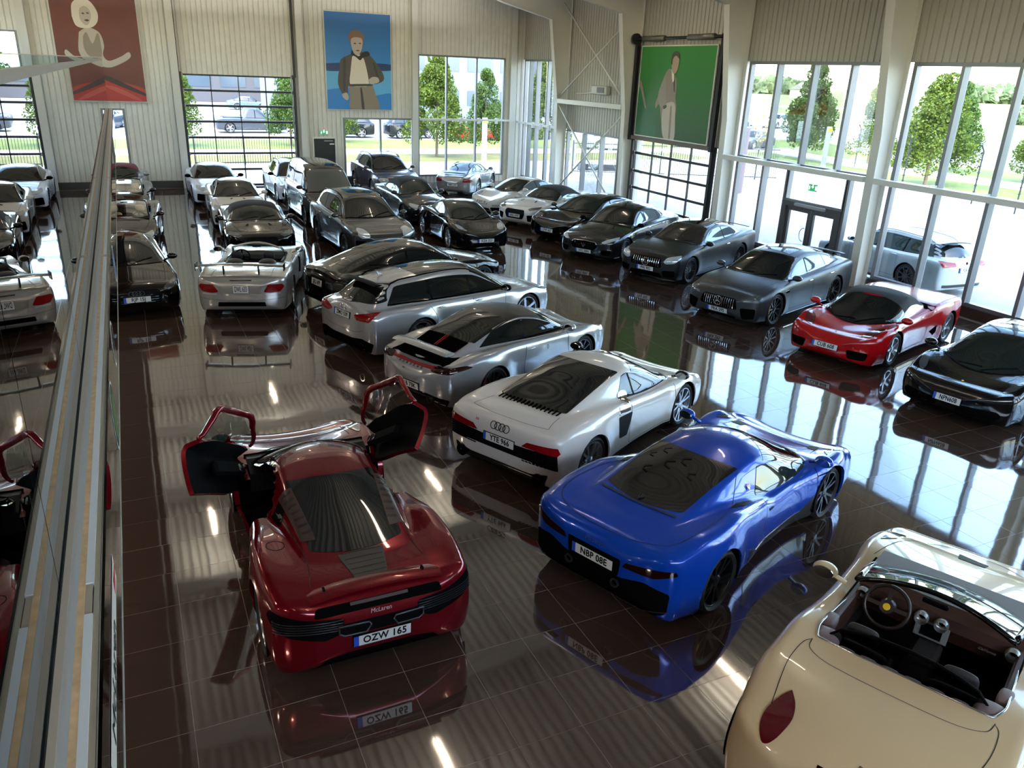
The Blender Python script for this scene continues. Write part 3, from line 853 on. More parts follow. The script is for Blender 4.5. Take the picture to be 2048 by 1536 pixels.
# left and near walls, ceiling
# (both out of view, with a high band of windows added to brighten the hall)
ZB0, ZB1 = 6.2, 8.2
wl = MB(); clad(wl, YN, YA, 0, ZB0, 'y', XL, 1); clad(wl, YN, YA, ZB1, 9, 'y', XL, 1); o = wl.build('wall_left', WALLM); struct(o)
MB().box(XL-.3, XL-.02, YN, YA, 0, ZB0).box(XL-.3, XL-.02, YN, YA, ZB1, 9.2).build('outer_skin', WALLD, o)
wn_ = MB(); clad(wn_, XL, XB, 0, ZB0, 'x', YN, 1); clad(wn_, XL, XB, ZB1, 11, 'x', YN, 1); o = wn_.build('wall_near', WALLM); struct(o)
MB().box(XL, XB, YN-.3, YN-.02, 0, ZB0).box(XL, XB, YN-.3, YN-.02, ZB1, 11).build('outer_skin', WALLD, o)
for k, (lo, hi) in enumerate(((YN, YA), (XL, XB))):
    m = MB(); n = int((hi-lo)/3)
    for i in range(n+1):
        c = lo+(hi-lo)*i/n; m.box(*((XL-.1, XL, c-.04, c+.04, ZB0, ZB1) if k == 0 else (c-.04, c+.04, YN-.1, YN, ZB0, ZB1)))
    o = m.build('window_%d' % (20+k), ALU); struct(o)  # unseen window band, added to let in extra daylight
    for i in range(n):
        c, d = lo+(hi-lo)*i/n+.04, lo+(hi-lo)*(i+1)/n-.04
        MB().box(*((XL-.06, XL-.05, c, d, ZB0, ZB1) if k == 0 else (c, d, YN-.06, YN-.05, ZB0, ZB1))).build('pane', PANE, o)
cl = MB(); pitch = .26; x = XL
prof = []
while x < XB: prof += [(x, 0), (x+.11, 0), (x+.125, -.13), (x+.245, -.13)]; x += pitch
prof.append((XB+.1, 0)); v = []
for px, h in prof: v += [(px, YN, roof_z(px)+h), (px, YA, roof_z(px)+h)]
cl.add(v, [(2*i, 2*i+1, 2*i+3, 2*i+2) for i in range(len(prof)-1)])
ceil = cl.build('ceiling', ROOFM); struct(ceil)
rb = MB()
for a, b in ((XL-.3, 4.1), (4.1, XB+.35)):
    rb.add([(a, YN-.3, roof_z(a)+.05), (b, YN-.3, roof_z(b)+.05), (b, YA+.3, roof_z(b)+.05), (a, YA+.3, roof_z(a)+.05), (a, YN-.3, roof_z(a)+.4), (b, YN-.3, roof_z(b)+.4), (b, YA+.3, roof_z(b)+.4), (a, YA+.3, roof_z(a)+.4)],
           [(0, 3, 2, 1), (4, 5, 6, 7), (0, 1, 5, 4), (1, 2, 6, 5), (2, 3, 7, 6), (3, 0, 4, 7)])
rb.build('roof_slab', WALLD, ceil)
pu = MB()
for i in range(12):
    xx = XL+1+i*2.45; z = roof_z(xx)-.06; MBp = MB().box(xx-.04, xx+.04, YN, YA, z-.2, z); MBp.build('purlin', STEEL, ceil)

# portal frames: tapered column, haunch and rafter as one welded plate girder
def frame_at(y, n):
    m = MB(); fw = .13
    outer = [(18.12, 0), (18.12, 8.55)]
    inn = [(17.72, 0), (17.62, 4.0), (17.15, 7.35), (14.87, 7.86), (12.0, 8.75), (4.1, 9.5)]
    top = [(18.1, 8.55), (4.1, 9.98)]
    # web
    poly = [(17.72, 0), (17.62, 4.0), (17.15, 7.35), (14.87, 7.86), (12.0, 8.75), (4.1, 9.5), (4.1, 9.98), (18.12, 8.6), (18.12, 0)]
    for mir in (0, 1):
        P = [((8.2-a) if mir else a, z) for a, z in poly]
        n_ = len(P); v = [(a, y-.012, z) for a, z in P]+[(a, y+.012, z) for a, z in P]
        if not mir or True:
            A = P; I = lambda q: q
            tri = [(0, 1, 8), (1, 2, 7, 8), (2, 3, 7), (3, 4, 7), (4, 5, 6, 7)]
            f = [tuple(t) for t in tri]+[tuple(i+n_ for i in t[::-1]) for t in tri]+[(i, (i+1) % n_, (i+1) % n_+n_, i+n_) for i in range(n_)]
            m.add(v, f)
        for seq in (P[0:6], [P[8], P[7], P[6]]):
            for (a, z), (b, q) in zip(seq, seq[1:]): m.bar((a, y, z), (b, y, q), fw*2, .025, up=(z-q, 0, b-a))
    m.bar((17.15, y, 7.35), (18.1, y, 8.5), fw*1.9, .02, up=(0, 1, 0))
    o = m.build('portal_frame', STEEL)
    return tag(o, ['white steel portal frame column beside the corner windows', 'white steel frame column between brace bay and roller door', 'white steel frame column right of the green poster',
                   'white steel frame column between the two big glazed bays', 'white steel frame with column at the right edge of view'][n] if n < 5 else 'white steel portal frame over the near part of the hall', 'steel frame', 'portal frames of the hall')
for n, y in enumerate(FR): frame_at(y, n)
# gable posts on wall A
for n, x in enumerate((-3.0, 2.18, 7.3, 12.5, 17.5)):
    o = MB().box(x-.14, x+.14, YA-.28, YA-.255, 0, roof_z(x)-.28).box(x-.012, x+.012, YA-.26, YA-.05, 0, roof_z(x)-.28).box(x-.14, x+.14, YA-.07, YA-.045, 0, roof_z(x)-.28).build('gable_post', STEEL)
    tag(o, ['white steel wall post left of the red poster', 'white steel wall post right of the red poster', 'white steel wall post left of the blue poster', 'white steel wall post right of the blue poster', 'white steel post in the corner of the glazing'][n], 'steel post', 'gable wall posts')
# braces in bay 27.45..33
def rod(name, a, b, r, label, cat='brace', grp=None, m=STEEL):
    return tag(MB().tube([a, b], r, 8).build(name, m, None, True), label, cat, grp)
xb = 17.68
y0, y1 = 27.6, 32.85
for i, (a, b) in enumerate((((xb, y1, 8.0), (xb, y0, 4.35)), ((xb, y0, 7.2), (xb, y1, 4.25)), ((xb, y1, 3.9), (xb, y0, .1)), ((xb, y0, 3.75), (xb, y1, .15)))):
    rod('brace_rod', a, b, .035, ['upper brace rod falling towards the green poster', 'upper brace rod rising towards the green poster', 'lower brace rod falling towards the green poster', 'lower brace rod rising towards the green poster'][i], grp='cross bracing')
tag(MB().box(xb-.1, xb+.1, y0, y1, 3.98, 4.16).build('brace_beam', STEEL), 'light grey steel strut across the braced bay', 'beam')
b_ = MB().box(17.9, 18.12, 29.3, 30.5, 4.45, 4.8, .03); o = b_.build('fan_heater', mat('heater casing', 'a8a69c', .4)); tag(o, 'pale wall heater box behind the cross bracing', 'heater')
MB().box(17.88, 17.9, 29.45, 30.0, 4.52, 4.74).build('grille', mat('heater grille', '55554f', .5), o)
MB().tube([(18.0, 30.5, 4.5), (18.0, 31.9, 4.42)], .02, 6).build('pipe', STEEL, o)

# glazing
def pane_x(x0, x1, z0, z1, parent, y=YA+.05): MB().box(x0, x1, y-.006, y+.006, z0, z1).build('pane', PANE, parent)
def pane_y(y0, y1, z0, z1, parent, x=XB+.05): MB().box(x-.006, x+.006, y0, y1, z0, z1).build('pane', PANE, parent)
WN = [0]
def window(wall, a0, a1, z0, z1, mull, zs=(), fw=.07, dep=.16, m=ALU):
    WN[0] += 1; mb = MB()
    B_ = (lambda p, q, r, s: mb.box(p, q, YA-.04, YA-.04+dep, r, s)) if wall == 'A' else (lambda p, q, r, s: mb.box(XB-.06, XB-.06+dep, p, q, r, s))
    B_(a0-.02, a0+fw, z0, z1); B_(a1-fw, a1+.02, z0, z1); B_(a0+fw, a1-fw, z0, z0+fw); B_(a0+fw, a1-fw, z1-fw, z1)
    o = mb.build(f'window_{WN[0]}', m); struct(o)
    for c in mull:
        mb = MB(); mb.box(*((c-fw/2, c+fw/2, YA-.08, YA+.1, z0+fw, z1-fw) if wall == 'A' else (XB-.14, XB+.08, c-fw/2, c+fw/2, z0+fw, z1-fw))); mb.build('mullion', m, o)
    for z in zs:
        mb = MB(); mb.box(*((a0+fw, a1-fw, YA-.04, YA+.1, z-.035, z+.035) if wall == 'A' else (XB-.06, XB+.1, a0+fw, a1-fw, z-.035, z+.035))); mb.build('transom', m, o)
    cs = [a0]+list(mull)+[a1]; zz = [z0]+list(zs)+[z1]
    for p, q in zip(cs, cs[1:]):
        for r, s in zip(zz, zz[1:]):
            (pane_x if wall == 'A' else pane_y)(p+.03, q-.03, r+.03, s-.03, o)
    return o
window('A', -7.7, -3.25, .3, 5.95, (-6.2, -4.7), (2.9,), .06)
window('A', -.7, .1, .3, 3.2, ())
window('A', 9.12, 12.46, .3, 2.97, (10.85,))
window('A', 12.7, 17.15, .3, 5.8, (14.13, 15.65), (2.92,))
window('B', 34.95, YA-.2, .25, 5.78, (36.7, 35.9), (2.85,))
window('B', 33.2, 34.95, .25, 5.78, (34.1,), (2.85,))
window('B', 28.4, 32.8, .25, 2.88, (31.2, 29.7))
window('B', 9.7, 15.05, .25, 5.78, (13.62, 12.2, 10.9), (2.85,), .09)
window('B', 15.75, 21.15, 2.85, 5.78, (19.8, 18.35, 16.95), (), .09)
window('B', 18.75, 21.15, .25, 2.85, (19.8,), (), .09)
window('B', 15.75, 16.45, .25, 2.85, (), (), .09)
window('B', 16.45, 18.75, 1.85, 2.85, (), (), .06)
window('B', 3.8, 9.1, .25, 5.78, (7.8, 6.4, 5.1), (2.85,), .09)
window('B', -2.1, 3.2, .25, 5.78, (1.9, .5, -.9), (2.85,), .09)
# projecting wind rails across the big bays
for n, (a, b) in enumerate(((15.35, 21.35), (9.45, 15.25), (3.55, 9.35), (-2.35, 3.45))):
    mb = MB().box(17.55, 17.75, a+.1, b-.1, 2.80, 2.94)
    for c in ((19.8, 18.35, 16.95), (13.62, 12.2, 10.9), (7.8, 6.4, 5.1), (1.9, .5, -.9))[n]: mb.box(17.7, 18.15, c-.03, c+.03, 2.83, 2.95)
    tag(mb.build('wind_rail', STEEL), ['pale grey rail across the bay with the entrance doors', 'pale grey rail across the bay behind the red car', 'pale grey rail in the next bay towards the camera', 'pale grey rail in the nearest bay'][n], 'rail', 'wind rails')
for n, (p, q) in enumerate((((12.7, YA-.3, 2.95), (17.355, YA-.27, 2.95)), ((17.75, 37.35, 2.9), (17.75, 33.14, 2.9)))):
    mb = MB(); mb.bar(p, q, .08, .09)
    P = Vector(p); Q = Vector(q)
    for k in range(4):
        c = P.lerp(Q, .25+.2*k); mb.box(c.x-.06, c.x+.06, c.y-.06, c.y+.06, c.z-.16, c.z+.1)
    tag(mb.build('track_lights', STEEL), ['thin rail with four small spotlights across the far window', 'thin rail with small spotlights across the corner window'][n], 'spotlight rail', 'spotlight rails')

# sectional overhead doors
def gate(name, n, wall, a0, a1, rows, cols, fm=ALUD, label=None):
    mb = MB(); zt = rows[-1]
    B_ = (lambda m, p, q, r, s, d0=.02, d1=.09: m.box(p, q, YA+d0, YA+d1, r, s)) if wall == 'A' else (lambda m, p, q, r, s, d0=-.10, d1=-.03: m.box(XB+d0, XB+d1, p, q, r, s))
    B_(mb, a0-.12, a0, 0, zt+.1, -.16 if wall == 'A' else -.2, .09 if wall == 'A' else 0); B_(mb, a1, a1+.12, 0, zt+.1, -.16 if wall == 'A' else -.2, .09 if wall == 'A' else 0)
    o = mb.build(f'door_{n}', fm); struct(o)
    for i, z in enumerate(rows):
        m2 = MB(); B_(m2, a0, a1, z-.045, z+.045); m2.build('door_rail', fm, o)
    for c in np.linspace(a0, a1, cols+1):
        m2 = MB(); B_(m2, c-.02, c+.02, 0, zt); m2.build('door_stile', fm, o)
    for r, s in zip(rows, rows[1:]):
        for p, q in zip(np.linspace(a0, a1, cols+1), np.linspace(a0, a1, cols+1)[1:]):
            if wall == 'A': pane_x(p+.02, q-.02, r+.04, s-.04, o)
            else: pane_y(p+.02, q-.02, r+.04, s-.04, o, XB-.06)
    hg = MB()
    for z in rows[1:]:
        for a in (a0-.0, a1+.0): B_(hg, a-.06, a+.06, z-.07, z+.07, -.05 if wall == 'A' else -.14, .0 if wall == 'A' else -.1)
    hg.build('hinge', mat('hinge zinc', '8a8a88', .4, .6), o)
    return o
g1 = gate('gate', 1, 'A', 2.42, 6.92, [.06, .74, 1.42, 2.08, 2.73, 3.37, 3.98, 4.6], 4)
g2 = gate('gate', 2, 'B', 22.4, 27.15, [.0, .5, 1.1, 1.74, 2.42, 2.95], 4)
# upper tracks
for n, (a, lab) in enumerate(((2.3, 'left vertical door track on the far wall'), (7.02, 'right vertical door track on the far wall'))):
    tag(MB().box(a-.05, a+.05, YA-.22, YA-.12, 4.6, 8.2).build('door_track', ALUD), lab, 'door track')
tag(MB().box(17.86, 18.0, 27.2, 27.36, 2.9, 6.6).build('door_track', ALUD), 'dark door track left of the green poster', 'door track')
tag(MB().box(17.86, 18.0, 22.2, 22.36, 2.9, 6.6).build('door_track', ALUD), 'dark door track right of the green poster', 'door track')
sh_ = MB().tube([(17.78, 22.2, 6.5), (17.78, 27.3, 6.5)], .05, 10); o = sh_.build('spring_shaft', ALUD, None, True); tag(o, 'dark torsion spring shaft above the green poster', 'door shaft')
for a, b in ((22.6, 24.0), (25.4, 26.7)): MB().tube([(17.78, a, 6.5), (17.78, b, 6.5)], .1, 12).build('spring', mat('spring steel', '6a655c', .4, .5), o, True)
MB().lathe([(.05, -.05), (.2, -.05), (.2, .05), (.05, .05)], 16, 'y', (17.78, 27.22, 6.5)).build('drum', ALUD, o)
tag(MB().box(17.9, 18.0, 22.37, 27.19, 2.94, 3.07).build('door_header', mat('header brown', '5a4d45', .5)), 'brown header bar under the green poster', 'header bar')
# black personnel door with exit sign, entrance doors
d3 = MB().box(7.66, 7.73, YA-.08, YA+.05, 0, 2.12).box(8.69, 8.76, YA-.08, YA+.05, 0, 2.12).box(7.73, 8.69, YA-.08, YA+.05, 2.05, 2.12).build('door_3', WALLM); struct(d3)
MB().box(7.73, 8.69, YA-.03, YA+.03, 0, 2.05, .01).build('door_leaf', mat('black door', '0d0d0e', .35), d3)
MB().box(8.2, 8.6, YA-.07, YA-.03, 1.93, 1.97).build('door_closer', CHROME_ := mat('closer grey', '9a9a98', .4, .5), d3)
MB().box(8.45, 8.66, YA-.04, YA-.031, 1.78, 1.84).build('door_notice', mat('notice white', 'd0d0cc', .5), d3)
MB().tube([(7.82, YA-.03, 1.0), (7.82, YA-.09, 1.0), (7.95, YA-.09, 1.0)], .012, 8).build('door_handle', CHROME_, d3)
GRN = mat('exit green', '1d8a55', .5, emit=.6); SGW = mat('exit white', 'e6ece6', .5, emit=.8)
def exit_sign(M, label, w=.42, h=.17):
    o = MB().box(-w/2, w/2, -h/2, h/2, -.04, 0).build('exit_sign', mat('sign casing', 'd0d2cc', .5)); o.matrix_world = M; tag(o, label, 'exit sign')
    MB().box(-w/2+.01, w/2-.01, -h/2+.01, h/2-.01, 0, .004).build('sign_panel', GRN, o)
    MB().prism([(-.04, -.02), (-.04, -.06), (.02, -.0), (-.04, .06), (-.04, .02), (-.12, .02), (-.12, -.02)][::-1], .004, .007, 'z').xf(Matrix.Rotation(-PI/2, 4, 'Z')).build('arrow', SGW, o)
    m = MB().box(.10, .17, -.06, .06, .004, .007); m.build('door_symbol', SGW, o)
    m = MB().sphere((-.12, .045, .006), (.013, .013, .003), 8, 4); m.prism([(-.14, -.06), (-.11, -.06), (-.09, .0), (-.10, .03), (-.14, .03)], .004, .007, 'z'); m.build('running_figure', SGW, o)
    return o
exit_sign(Matrix(((1, 0, 0, 8.2), (0, 0, -1, YA-.08), (0, 1, 0, 2.32), (0, 0, 0, 1))), 'green lit exit sign above the black door')
exit_sign(Matrix(((0, 0, -1, 18.05), (-1, 0, 0, 17.6), (0, 1, 0, 2.35), (0, 0, 0, 1))), 'green exit sign hanging above the glass entrance doors', .34, .2)
for y_ in (17.48, 17.72): MB().tube([(18.07, y_, 2.44), (18.12, y_, 2.86)], .006, 5).build('hanger', STEEL, COL.objects['exit_sign.001']).matrix_parent_inverse = COL.objects['exit_sign.001'].matrix_world.inverted()
d4 = MB().box(XB-.12, XB+.1, 18.6, 18.75, 0, 1.85).box(XB-.12, XB+.1, 16.45, 16.6, 0, 1.85).box(XB-.12, XB+.1, 16.6, 18.6, 1.7, 1.85).build('door_4', mat('entrance frame', '4c4c4e', .35, .3)); struct(d4)
EF = mat('entrance frame', '')
for a, b in ((17.62, 18.58), (16.62, 17.58)):
    l_ = MB().box(XB-.05, XB+.03, a, a+.1, .02, 1.7).box(XB-.05, XB+.03, b-.1, b, .02, 1.7).box(XB-.05, XB+.03, a+.1, b-.1, 1.58, 1.7).box(XB-.05, XB+.03, a+.1, b-.1, .02, .2)
    lf_ = l_.build('door_leaf', EF, d4); MB().box(XB-.015, XB-.003, a+.1, b-.1, .2, 1.58).build('pane', PANE, lf_)
MB().tube([(XB-.1+.0, 17.72+.16*math.sin(t), .95+.2*math.cos(t)) for t in np.linspace(0, PI*1.0, 9)], .012, 8).build('pull_handle', CHROME_, d4)
MB().box(XB-.2, XB-.08, 17.0, 18.2, 1.74, 1.84, .02).build('door_operator', CHROME_, d4)

# ------------------------------------------------------------------ posters
def poster(M, w, h, bgm, label, shapes, frame_c='c4c2ba'):
    o = MB().box(-w/2, w/2, -h/2, h/2, -.05, 0).build('poster', mat('poster frame '+frame_c, frame_c, .4)); o.matrix_world = M; tag(o, label, 'poster')
    f = MB().box(-w/2+.04, w/2-.04, -h/2+.04, h/2-.04, 0, .006).build('print', bgm, o)
    for i, (nm, pl, m) in enumerate(shapes):
        pl = smooth_line(pl+[pl[0]], 5)[:-1]; z0 = .006+.0015*i
        r = delaunay_2d_cdt([Vector(p) for p in pl], [], [list(range(len(pl)))], 1, 1e-5)
        V = [(min(max(p[0], -w/2+.04), w/2-.04), min(max(p[1], -h/2+.04), h/2-.04), z0+.0015) for p in r[0]]
        F = [tuple(q) if (Vector(V[q[1]])-Vector(V[q[0]])).cross(Vector(V[q[2]])-Vector(V[q[0]])).z > 0 else tuple(q)[::-1] for q in r[2]]
        mesh_obj(nm, V, F, m, f)
    return o
def grad(name, c0, c1, axis=1, p0=-2, p1=2):
    m = mat(name, c0, .35); nt = m.node_tree; b = nt.nodes['Principled BSDF']
    tc = nt.nodes.new('ShaderNodeTexCoord'); sx = nt.nodes.new('ShaderNodeSeparateXYZ'); mr = nt.nodes.new('ShaderNodeMapRange'); cr = nt.nodes.new('ShaderNodeValToRGB')
    nt.links.new(tc.outputs['Object'], sx.inputs[0]); nt.links.new(sx.outputs[axis], mr.inputs[0])
    mr.inputs[1].default_value = p0; mr.inputs[2].default_value = p1
    cr.color_ramp.elements[0].color = hexc(c0); cr.color_ramp.elements[1].color = hexc(c1)
    nt.links.new(mr.outputs[0], cr.inputs[0]); nt.links.new(cr.outputs[0], b.inputs['Base Color']); return m
G1 = mat('print grey light', 'b0a596', .4); G2 = mat('print grey mid', '857868', .4); G3 = mat('print grey dark', '3a3632', .4); G4 = mat('print pale', 'd2c8b8', .4); GB = mat('print black', '1c1a19', .4)
SK = G1
MA = lambda x, y, z: Matrix(((1, 0, 0, x), (0, 0, -1, y), (0, 1, 0, z), (0, 0, 0, 1)))
# red poster: a woman in a halter dress with one arm stretched out (generic figure)
poster(MA(-.5, YA-.13, 5.55), 3.08, 4.2, mat('print deep red', '5e1a12', .35, noise=.12, nscale=1.5), 'tall red poster of a blonde woman in a pale halter dress', [
    ('print_car', [(-1.5, -1.55), (-.9, -1.35), (-.1, -1.25), (.7, -1.35), (1.5, -1.6), (1.5, -2.06), (-1.5, -2.06)], mat('print red', 'a3221a', .35)),
    ('print_shadow', [(-.2, -1.15), (.2, -1.12), (.9, -1.45), (1.5, -1.75), (1.5, -1.85), (.6, -1.5)], mat('print dark red', '2c0d0b', .35)),
    ('print_shine', [(-.1, -1.45), (.5, -1.55), (1.3, -1.98), (1.1, -2.0), (.3, -1.65)], mat('print pink', 'b8463c', .35)),
    ('print_figure', [(-.62, .45), (-.35, .62), (-.12, .6), (.12, .42), (.2, 0), (.12, -.35), (.3, -.55), (.75, -.38), (1.05, -.2), (1.1, -.38), (.8, -.6), (.3, -.8), (-.1, -.72), (-.25, -.6), (-.85, -.45), (-1.15, -.2), (-1.2, -.4), (-.85, -.62), (-.6, -.6), (-.72, -.2)], G1),
    ('print_dress', [(-.5, .3), (-.36, .45), (-.2, .05), (0, .42), (.08, .3), (.08, -.35), (-.1, -.5), (-.38, -.4), (-.52, -.1)], G2),
    ('print_hair', [(-.78, 1.0), (-.72, 1.45), (-.4, 1.66), (-.08, 1.55), (.12, 1.2), (.1, .9), (-.02, .72), (-.2, .62), (-.5, .6), (-.7, .7)], G4),
    ('print_face', [(-.52, 1.05), (-.48, 1.28), (-.3, 1.38), (-.14, 1.25), (-.12, 1.0), (-.25, .74), (-.38, .72), (-.5, .88)], G1),
    ('print_mouth', [(-.38, .88), (-.28, .92), (-.2, .88), (-.28, .84)], G3), ('print_eye', [(-.44, 1.12), (-.38, 1.15), (-.33, 1.11), (-.38, 1.09)], G3), ('print_eye', [(-.28, 1.14), (-.22, 1.17), (-.17, 1.13), (-.22, 1.11)], G3)])
poster(MA(9.9, YA-.13, 5.34), 3.04, 4.08, grad('print blue', '3f8fd0', '155f9e', 1, -1.5, 2), 'blue poster of a man in a dark open jacket and white shirt', [
    ('print_car', [(-1.5, -.3), (-.6, -.25), (.3, -.2), (1.5, -.15), (1.5, -2), (-1.5, -2)], mat('print pale blue', '5aa6d2', .35)),
    ('print_wing', [(-1.5, -.1), (-.2, -.02), (1.5, -.05), (1.5, -.3), (0, -.35), (-1.5, -.4)], mat('print navy', '1a3a66', .35)),
    ('print_water', [(-1.5, -1.2), (-.5, -1.1), (.5, -1.4), (1.5, -1.3), (1.5, -2.0), (-1.5, -2.0)], mat('print mid blue', '2a7cc0', .35)),
    ('print_trousers', [(-.5, -.95), (.1, -1.0), (.55, -.95), (.72, -1.3), (.85, -2.0), (-.4, -2.0), (-.45, -1.4)], G2),
    ('print_jacket', [(-.9, -.3), (-.8, .1), (-.4, .3), (-.1, .42), (.35, .4), (.75, .05), (1.1, -.45), (1.1, -.75), (.7, -.9), (.4, -.8), (.0, -1.0), (-.5, -1.0), (-.55, -1.5), (-.8, -1.35), (-.98, -.9)], mat('print jacket', '4d463e', .4)),
    ('print_shirt', [(-.3, .22), (-.1, .32), (.15, .25), (.3, -.1), (.42, -.9), (.1, -1.02), (-.42, -.95), (-.38, -.3)], G4),
    ('print_leg_line', [(.02, -1.1), (.10, -1.1), (.20, -1.99), (.08, -1.99)], G3), ('print_belt', [(-.42, -.93), (.5, -.9), (.52, -.98), (-.42, -1.02)], G3), ('print_fold', [(-.7, .1), (-.6, .1), (-.66, -1.1), (-.76, -1.1)], G3), ('print_fold', [(.62, 0), (.72, -.05), (.9, -.6), (.8, -.62)], G3),
    ('print_collar', [(-.36, .3), (-.3, .5), (-.2, .36), (0, .25), (.2, .42), (.42, .46), (.5, .3), (.2, .2), (.05, .08), (-.15, .22)], GB),
    ('print_face', [(-.34, .75), (-.32, 1.0), (-.1, 1.08), (.16, .98), (.18, .7), (.08, .4), (-.08, .28), (-.24, .4)], G1),
    ('print_hair', [(-.42, .9), (-.42, 1.15), (-.2, 1.3), (.08, 1.26), (.24, 1.1), (.22, .8), (.14, .98), (-.1, 1.02), (-.3, .96), (-.36, .78)], mat('print hair', '7a5f48', .4)),
    ('print_hand', [(.42, -.72), (.6, -.6), (.85, -.62), (.9, -.8), (.7, -.88), (.5, -.9)], G1), ('print_hand', [(-.82, -1.35), (-.6, -1.3), (-.52, -1.5), (-.6, -1.62), (-.78, -1.5)], G1),
    ('print_eye', [(-.24, .76), (-.16, .79), (-.1, .76), (-.16, .74)], GB), ('print_eye', [(0, .77), (.07, .8), (.13, .77), (.07, .75)], GB), ('print_mouth', [(-.14, .48), (-.04, .5), (.05, .48), (-.04, .45)], G3)])
poster(Matrix(((0, 0, -1, 17.93), (-1, 0, 0, 24.78), (0, 1, 0, 4.68), (0, 0, 0, 1))), 4.45, 3.2, grad('print green', '1d4a20', '2c7d2c', 1, -1.5, 1.6), 'green poster of a man in a pale grey suit', [
    ('print_car', [(-2.2, -.1), (-2.05, .25), (-1.9, .2), (-1.5, -.45), (-1.0, -.6), (-.9, -1.55), (-2.2, -1.55)], mat('print dark green', '155a2c', .35)),
    ('print_window_frame', [(-2.2, .3), (-2.05, .35), (-1.6, -.5), (-1.7, -.52), (-2.1, .15), (-2.2, .1)], G2),
    ('print_suit', [(-.62, .55), (-.4, .8), (-.18, .78), (.12, .5), (.2, .2), (.2, -.15), (.3, -.4), (.3, -.8), (.32, -1.55), (-.3, -1.55), (-.55, -.9), (-.75, -.4), (-.95, -.55), (-1.0, -.35), (-.85, -.05)], G2),
    ('print_trousers', [(-.5, -.4), (.15, -.3), (.32, -.9), (.34, -1.56), (-.25, -1.56), (-.5, -1.0)], G1),
    ('print_arm', [(-.62, .5), (-.5, .45), (-.42, .0), (-.3, -.38), (-.55, -.5), (-.8, -.35), (-.85, .05)], mat('print sleeve', '8c8276', .4)),
    ('print_fold', [(-.05, -.45), (.05, -.5), (.12, -1.5), (.02, -1.5)], G2), ('print_pocket', [(-.5, -.45), (-.3, -.4), (-.28, -.48), (-.45, -.55)], G3),
    ('print_lapel', [(-.12, .7), (.02, .6), (.12, .1), (.06, .1), (-.04, .5)], G3), ('print_eye', [(.0, 1.08), (.08, 1.1), (.14, 1.07), (.08, 1.05)], GB),
    ('print_shirt', [(-.2, .8), (-.06, .75), (.02, .45), (-.08, .4)], G4),
    ('print_head', [(-.22, .9), (-.2, 1.2), (.0, 1.32), (.18, 1.2), (.2, .95), (.1, .7), (-.1, .68)], mat('print skin', 'a08a74', .4)),
    ('print_hair', [(-.26, 1.0), (-.24, 1.28), (-.02, 1.4), (.18, 1.3), (.2, 1.15), (0, 1.25), (-.16, 1.15), (-.18, .95)], G3)], 'd0d0c8')
# ------------------------------------------------------------------ mezzanine edge with glass balustrade
MZ = 3.75; YE = 26.9
CARPET = mat('mezzanine carpet', '1d262e', .9)
mz = MB().box(XL, -.36, YN, YE, MZ-.25, MZ).build('mezzanine_floor', CARPET); struct(mz)
struct(MB().box(XL, -.36, YN, YE, MZ-.36, MZ-.25).build('mezzanine_soffit', mat('soffit beige', 'a08f84', .6)))
yj = [-1.5, .35, 2.2, 4.05, 5.9, 7.75, 9.6, 11.45, 13.3, 15.15, 17, 18.85, 20.7, 22.55, 24.4, YE]
rail = thing('balustrade', 'long glass balustrade along the mezzanine edge, seen almost edge-on', 'balustrade', (-.33, 12, MZ))
def rc(mb, nm, m):
    o = mb.build(nm, m, rail); o.data.transform(Matrix.Translation((.33, -12, -MZ))); return o
for a, b in zip(yj, yj[1:]):
    rc(MB().box(-.336, -.324, a+.004, b-.004, MZ-.04, 5.066), 'glass_panel', RAILG)
rc(MB().box(-.347, -.313, -1.5, YE, 5.062, 5.10), 'cap_rail', mat('cap rail', 'a89d90', .4))
# return of the balustrade at the far end
ret = thing('balustrade', 'glass balustrade across the far end of the mezzanine', 'balustrade', (-4, YE, MZ))
for i in range(5):
    a = -.4-1.85*(i+1); o = MB().box(a+.005+4, a+1.845+4, -.006, .006, 0, 1.36).build('glass_panel', RAILG, ret)
MB().box(-9.65+4, -.34+4, -.014, .014, 1.36, 1.385).build('cap_rail', mat('cap rail', ''), ret)
# edge build-up, from the glass outwards
edge = thing('mezzanine_edge', 'layered mezzanine edge of beige, grey, wood and white strips', 'edge trim', (-.28, 12, MZ))
def ec(x0, x1, z0, z1, nm, m, y0=-1.5, y1=YE):
    o = MB().box(x0+.28, x1+.28, y0-12, y1-12, z0-MZ, z1-MZ).build(nm, m, edge); return o
ec(-.318, -.300, MZ-.06, MZ, 'beige_profile', mat('edge beige', 'a89a88', .5))
ec(-.324, -.318, MZ-.06, MZ-.008, 'gasket', mat('edge gasket', '1a1818', .7))
ec(-.300, -.277, MZ-.06, MZ-.004, 'grey_channel', mat('edge grey', 'b9bab8', .45))
ec(-.277, -.259, MZ-.06, MZ-.002, 'wood_strip', mat('edge plywood', 'd8b184', .6, noise=.15, nscale=25))
for a, b in ((-1.5, 2.05), (2.2, 6.6), (6.7, 11.2), (11.3, 15.8), (15.9, 20.4), (20.5, YE)):
    ec(-.259, -.238, MZ-.06, MZ, 'white_strip', mat('edge white', 'd2d2d0', .45), a, b)
ec(-.259, -.241, MZ-.06, MZ-.004, 'backing_strip', mat('edge beige', ''))
ec(-.238, -.224, MZ-.3, MZ-.006, 'outer_profile', mat('edge olive', '9a9482', .5))
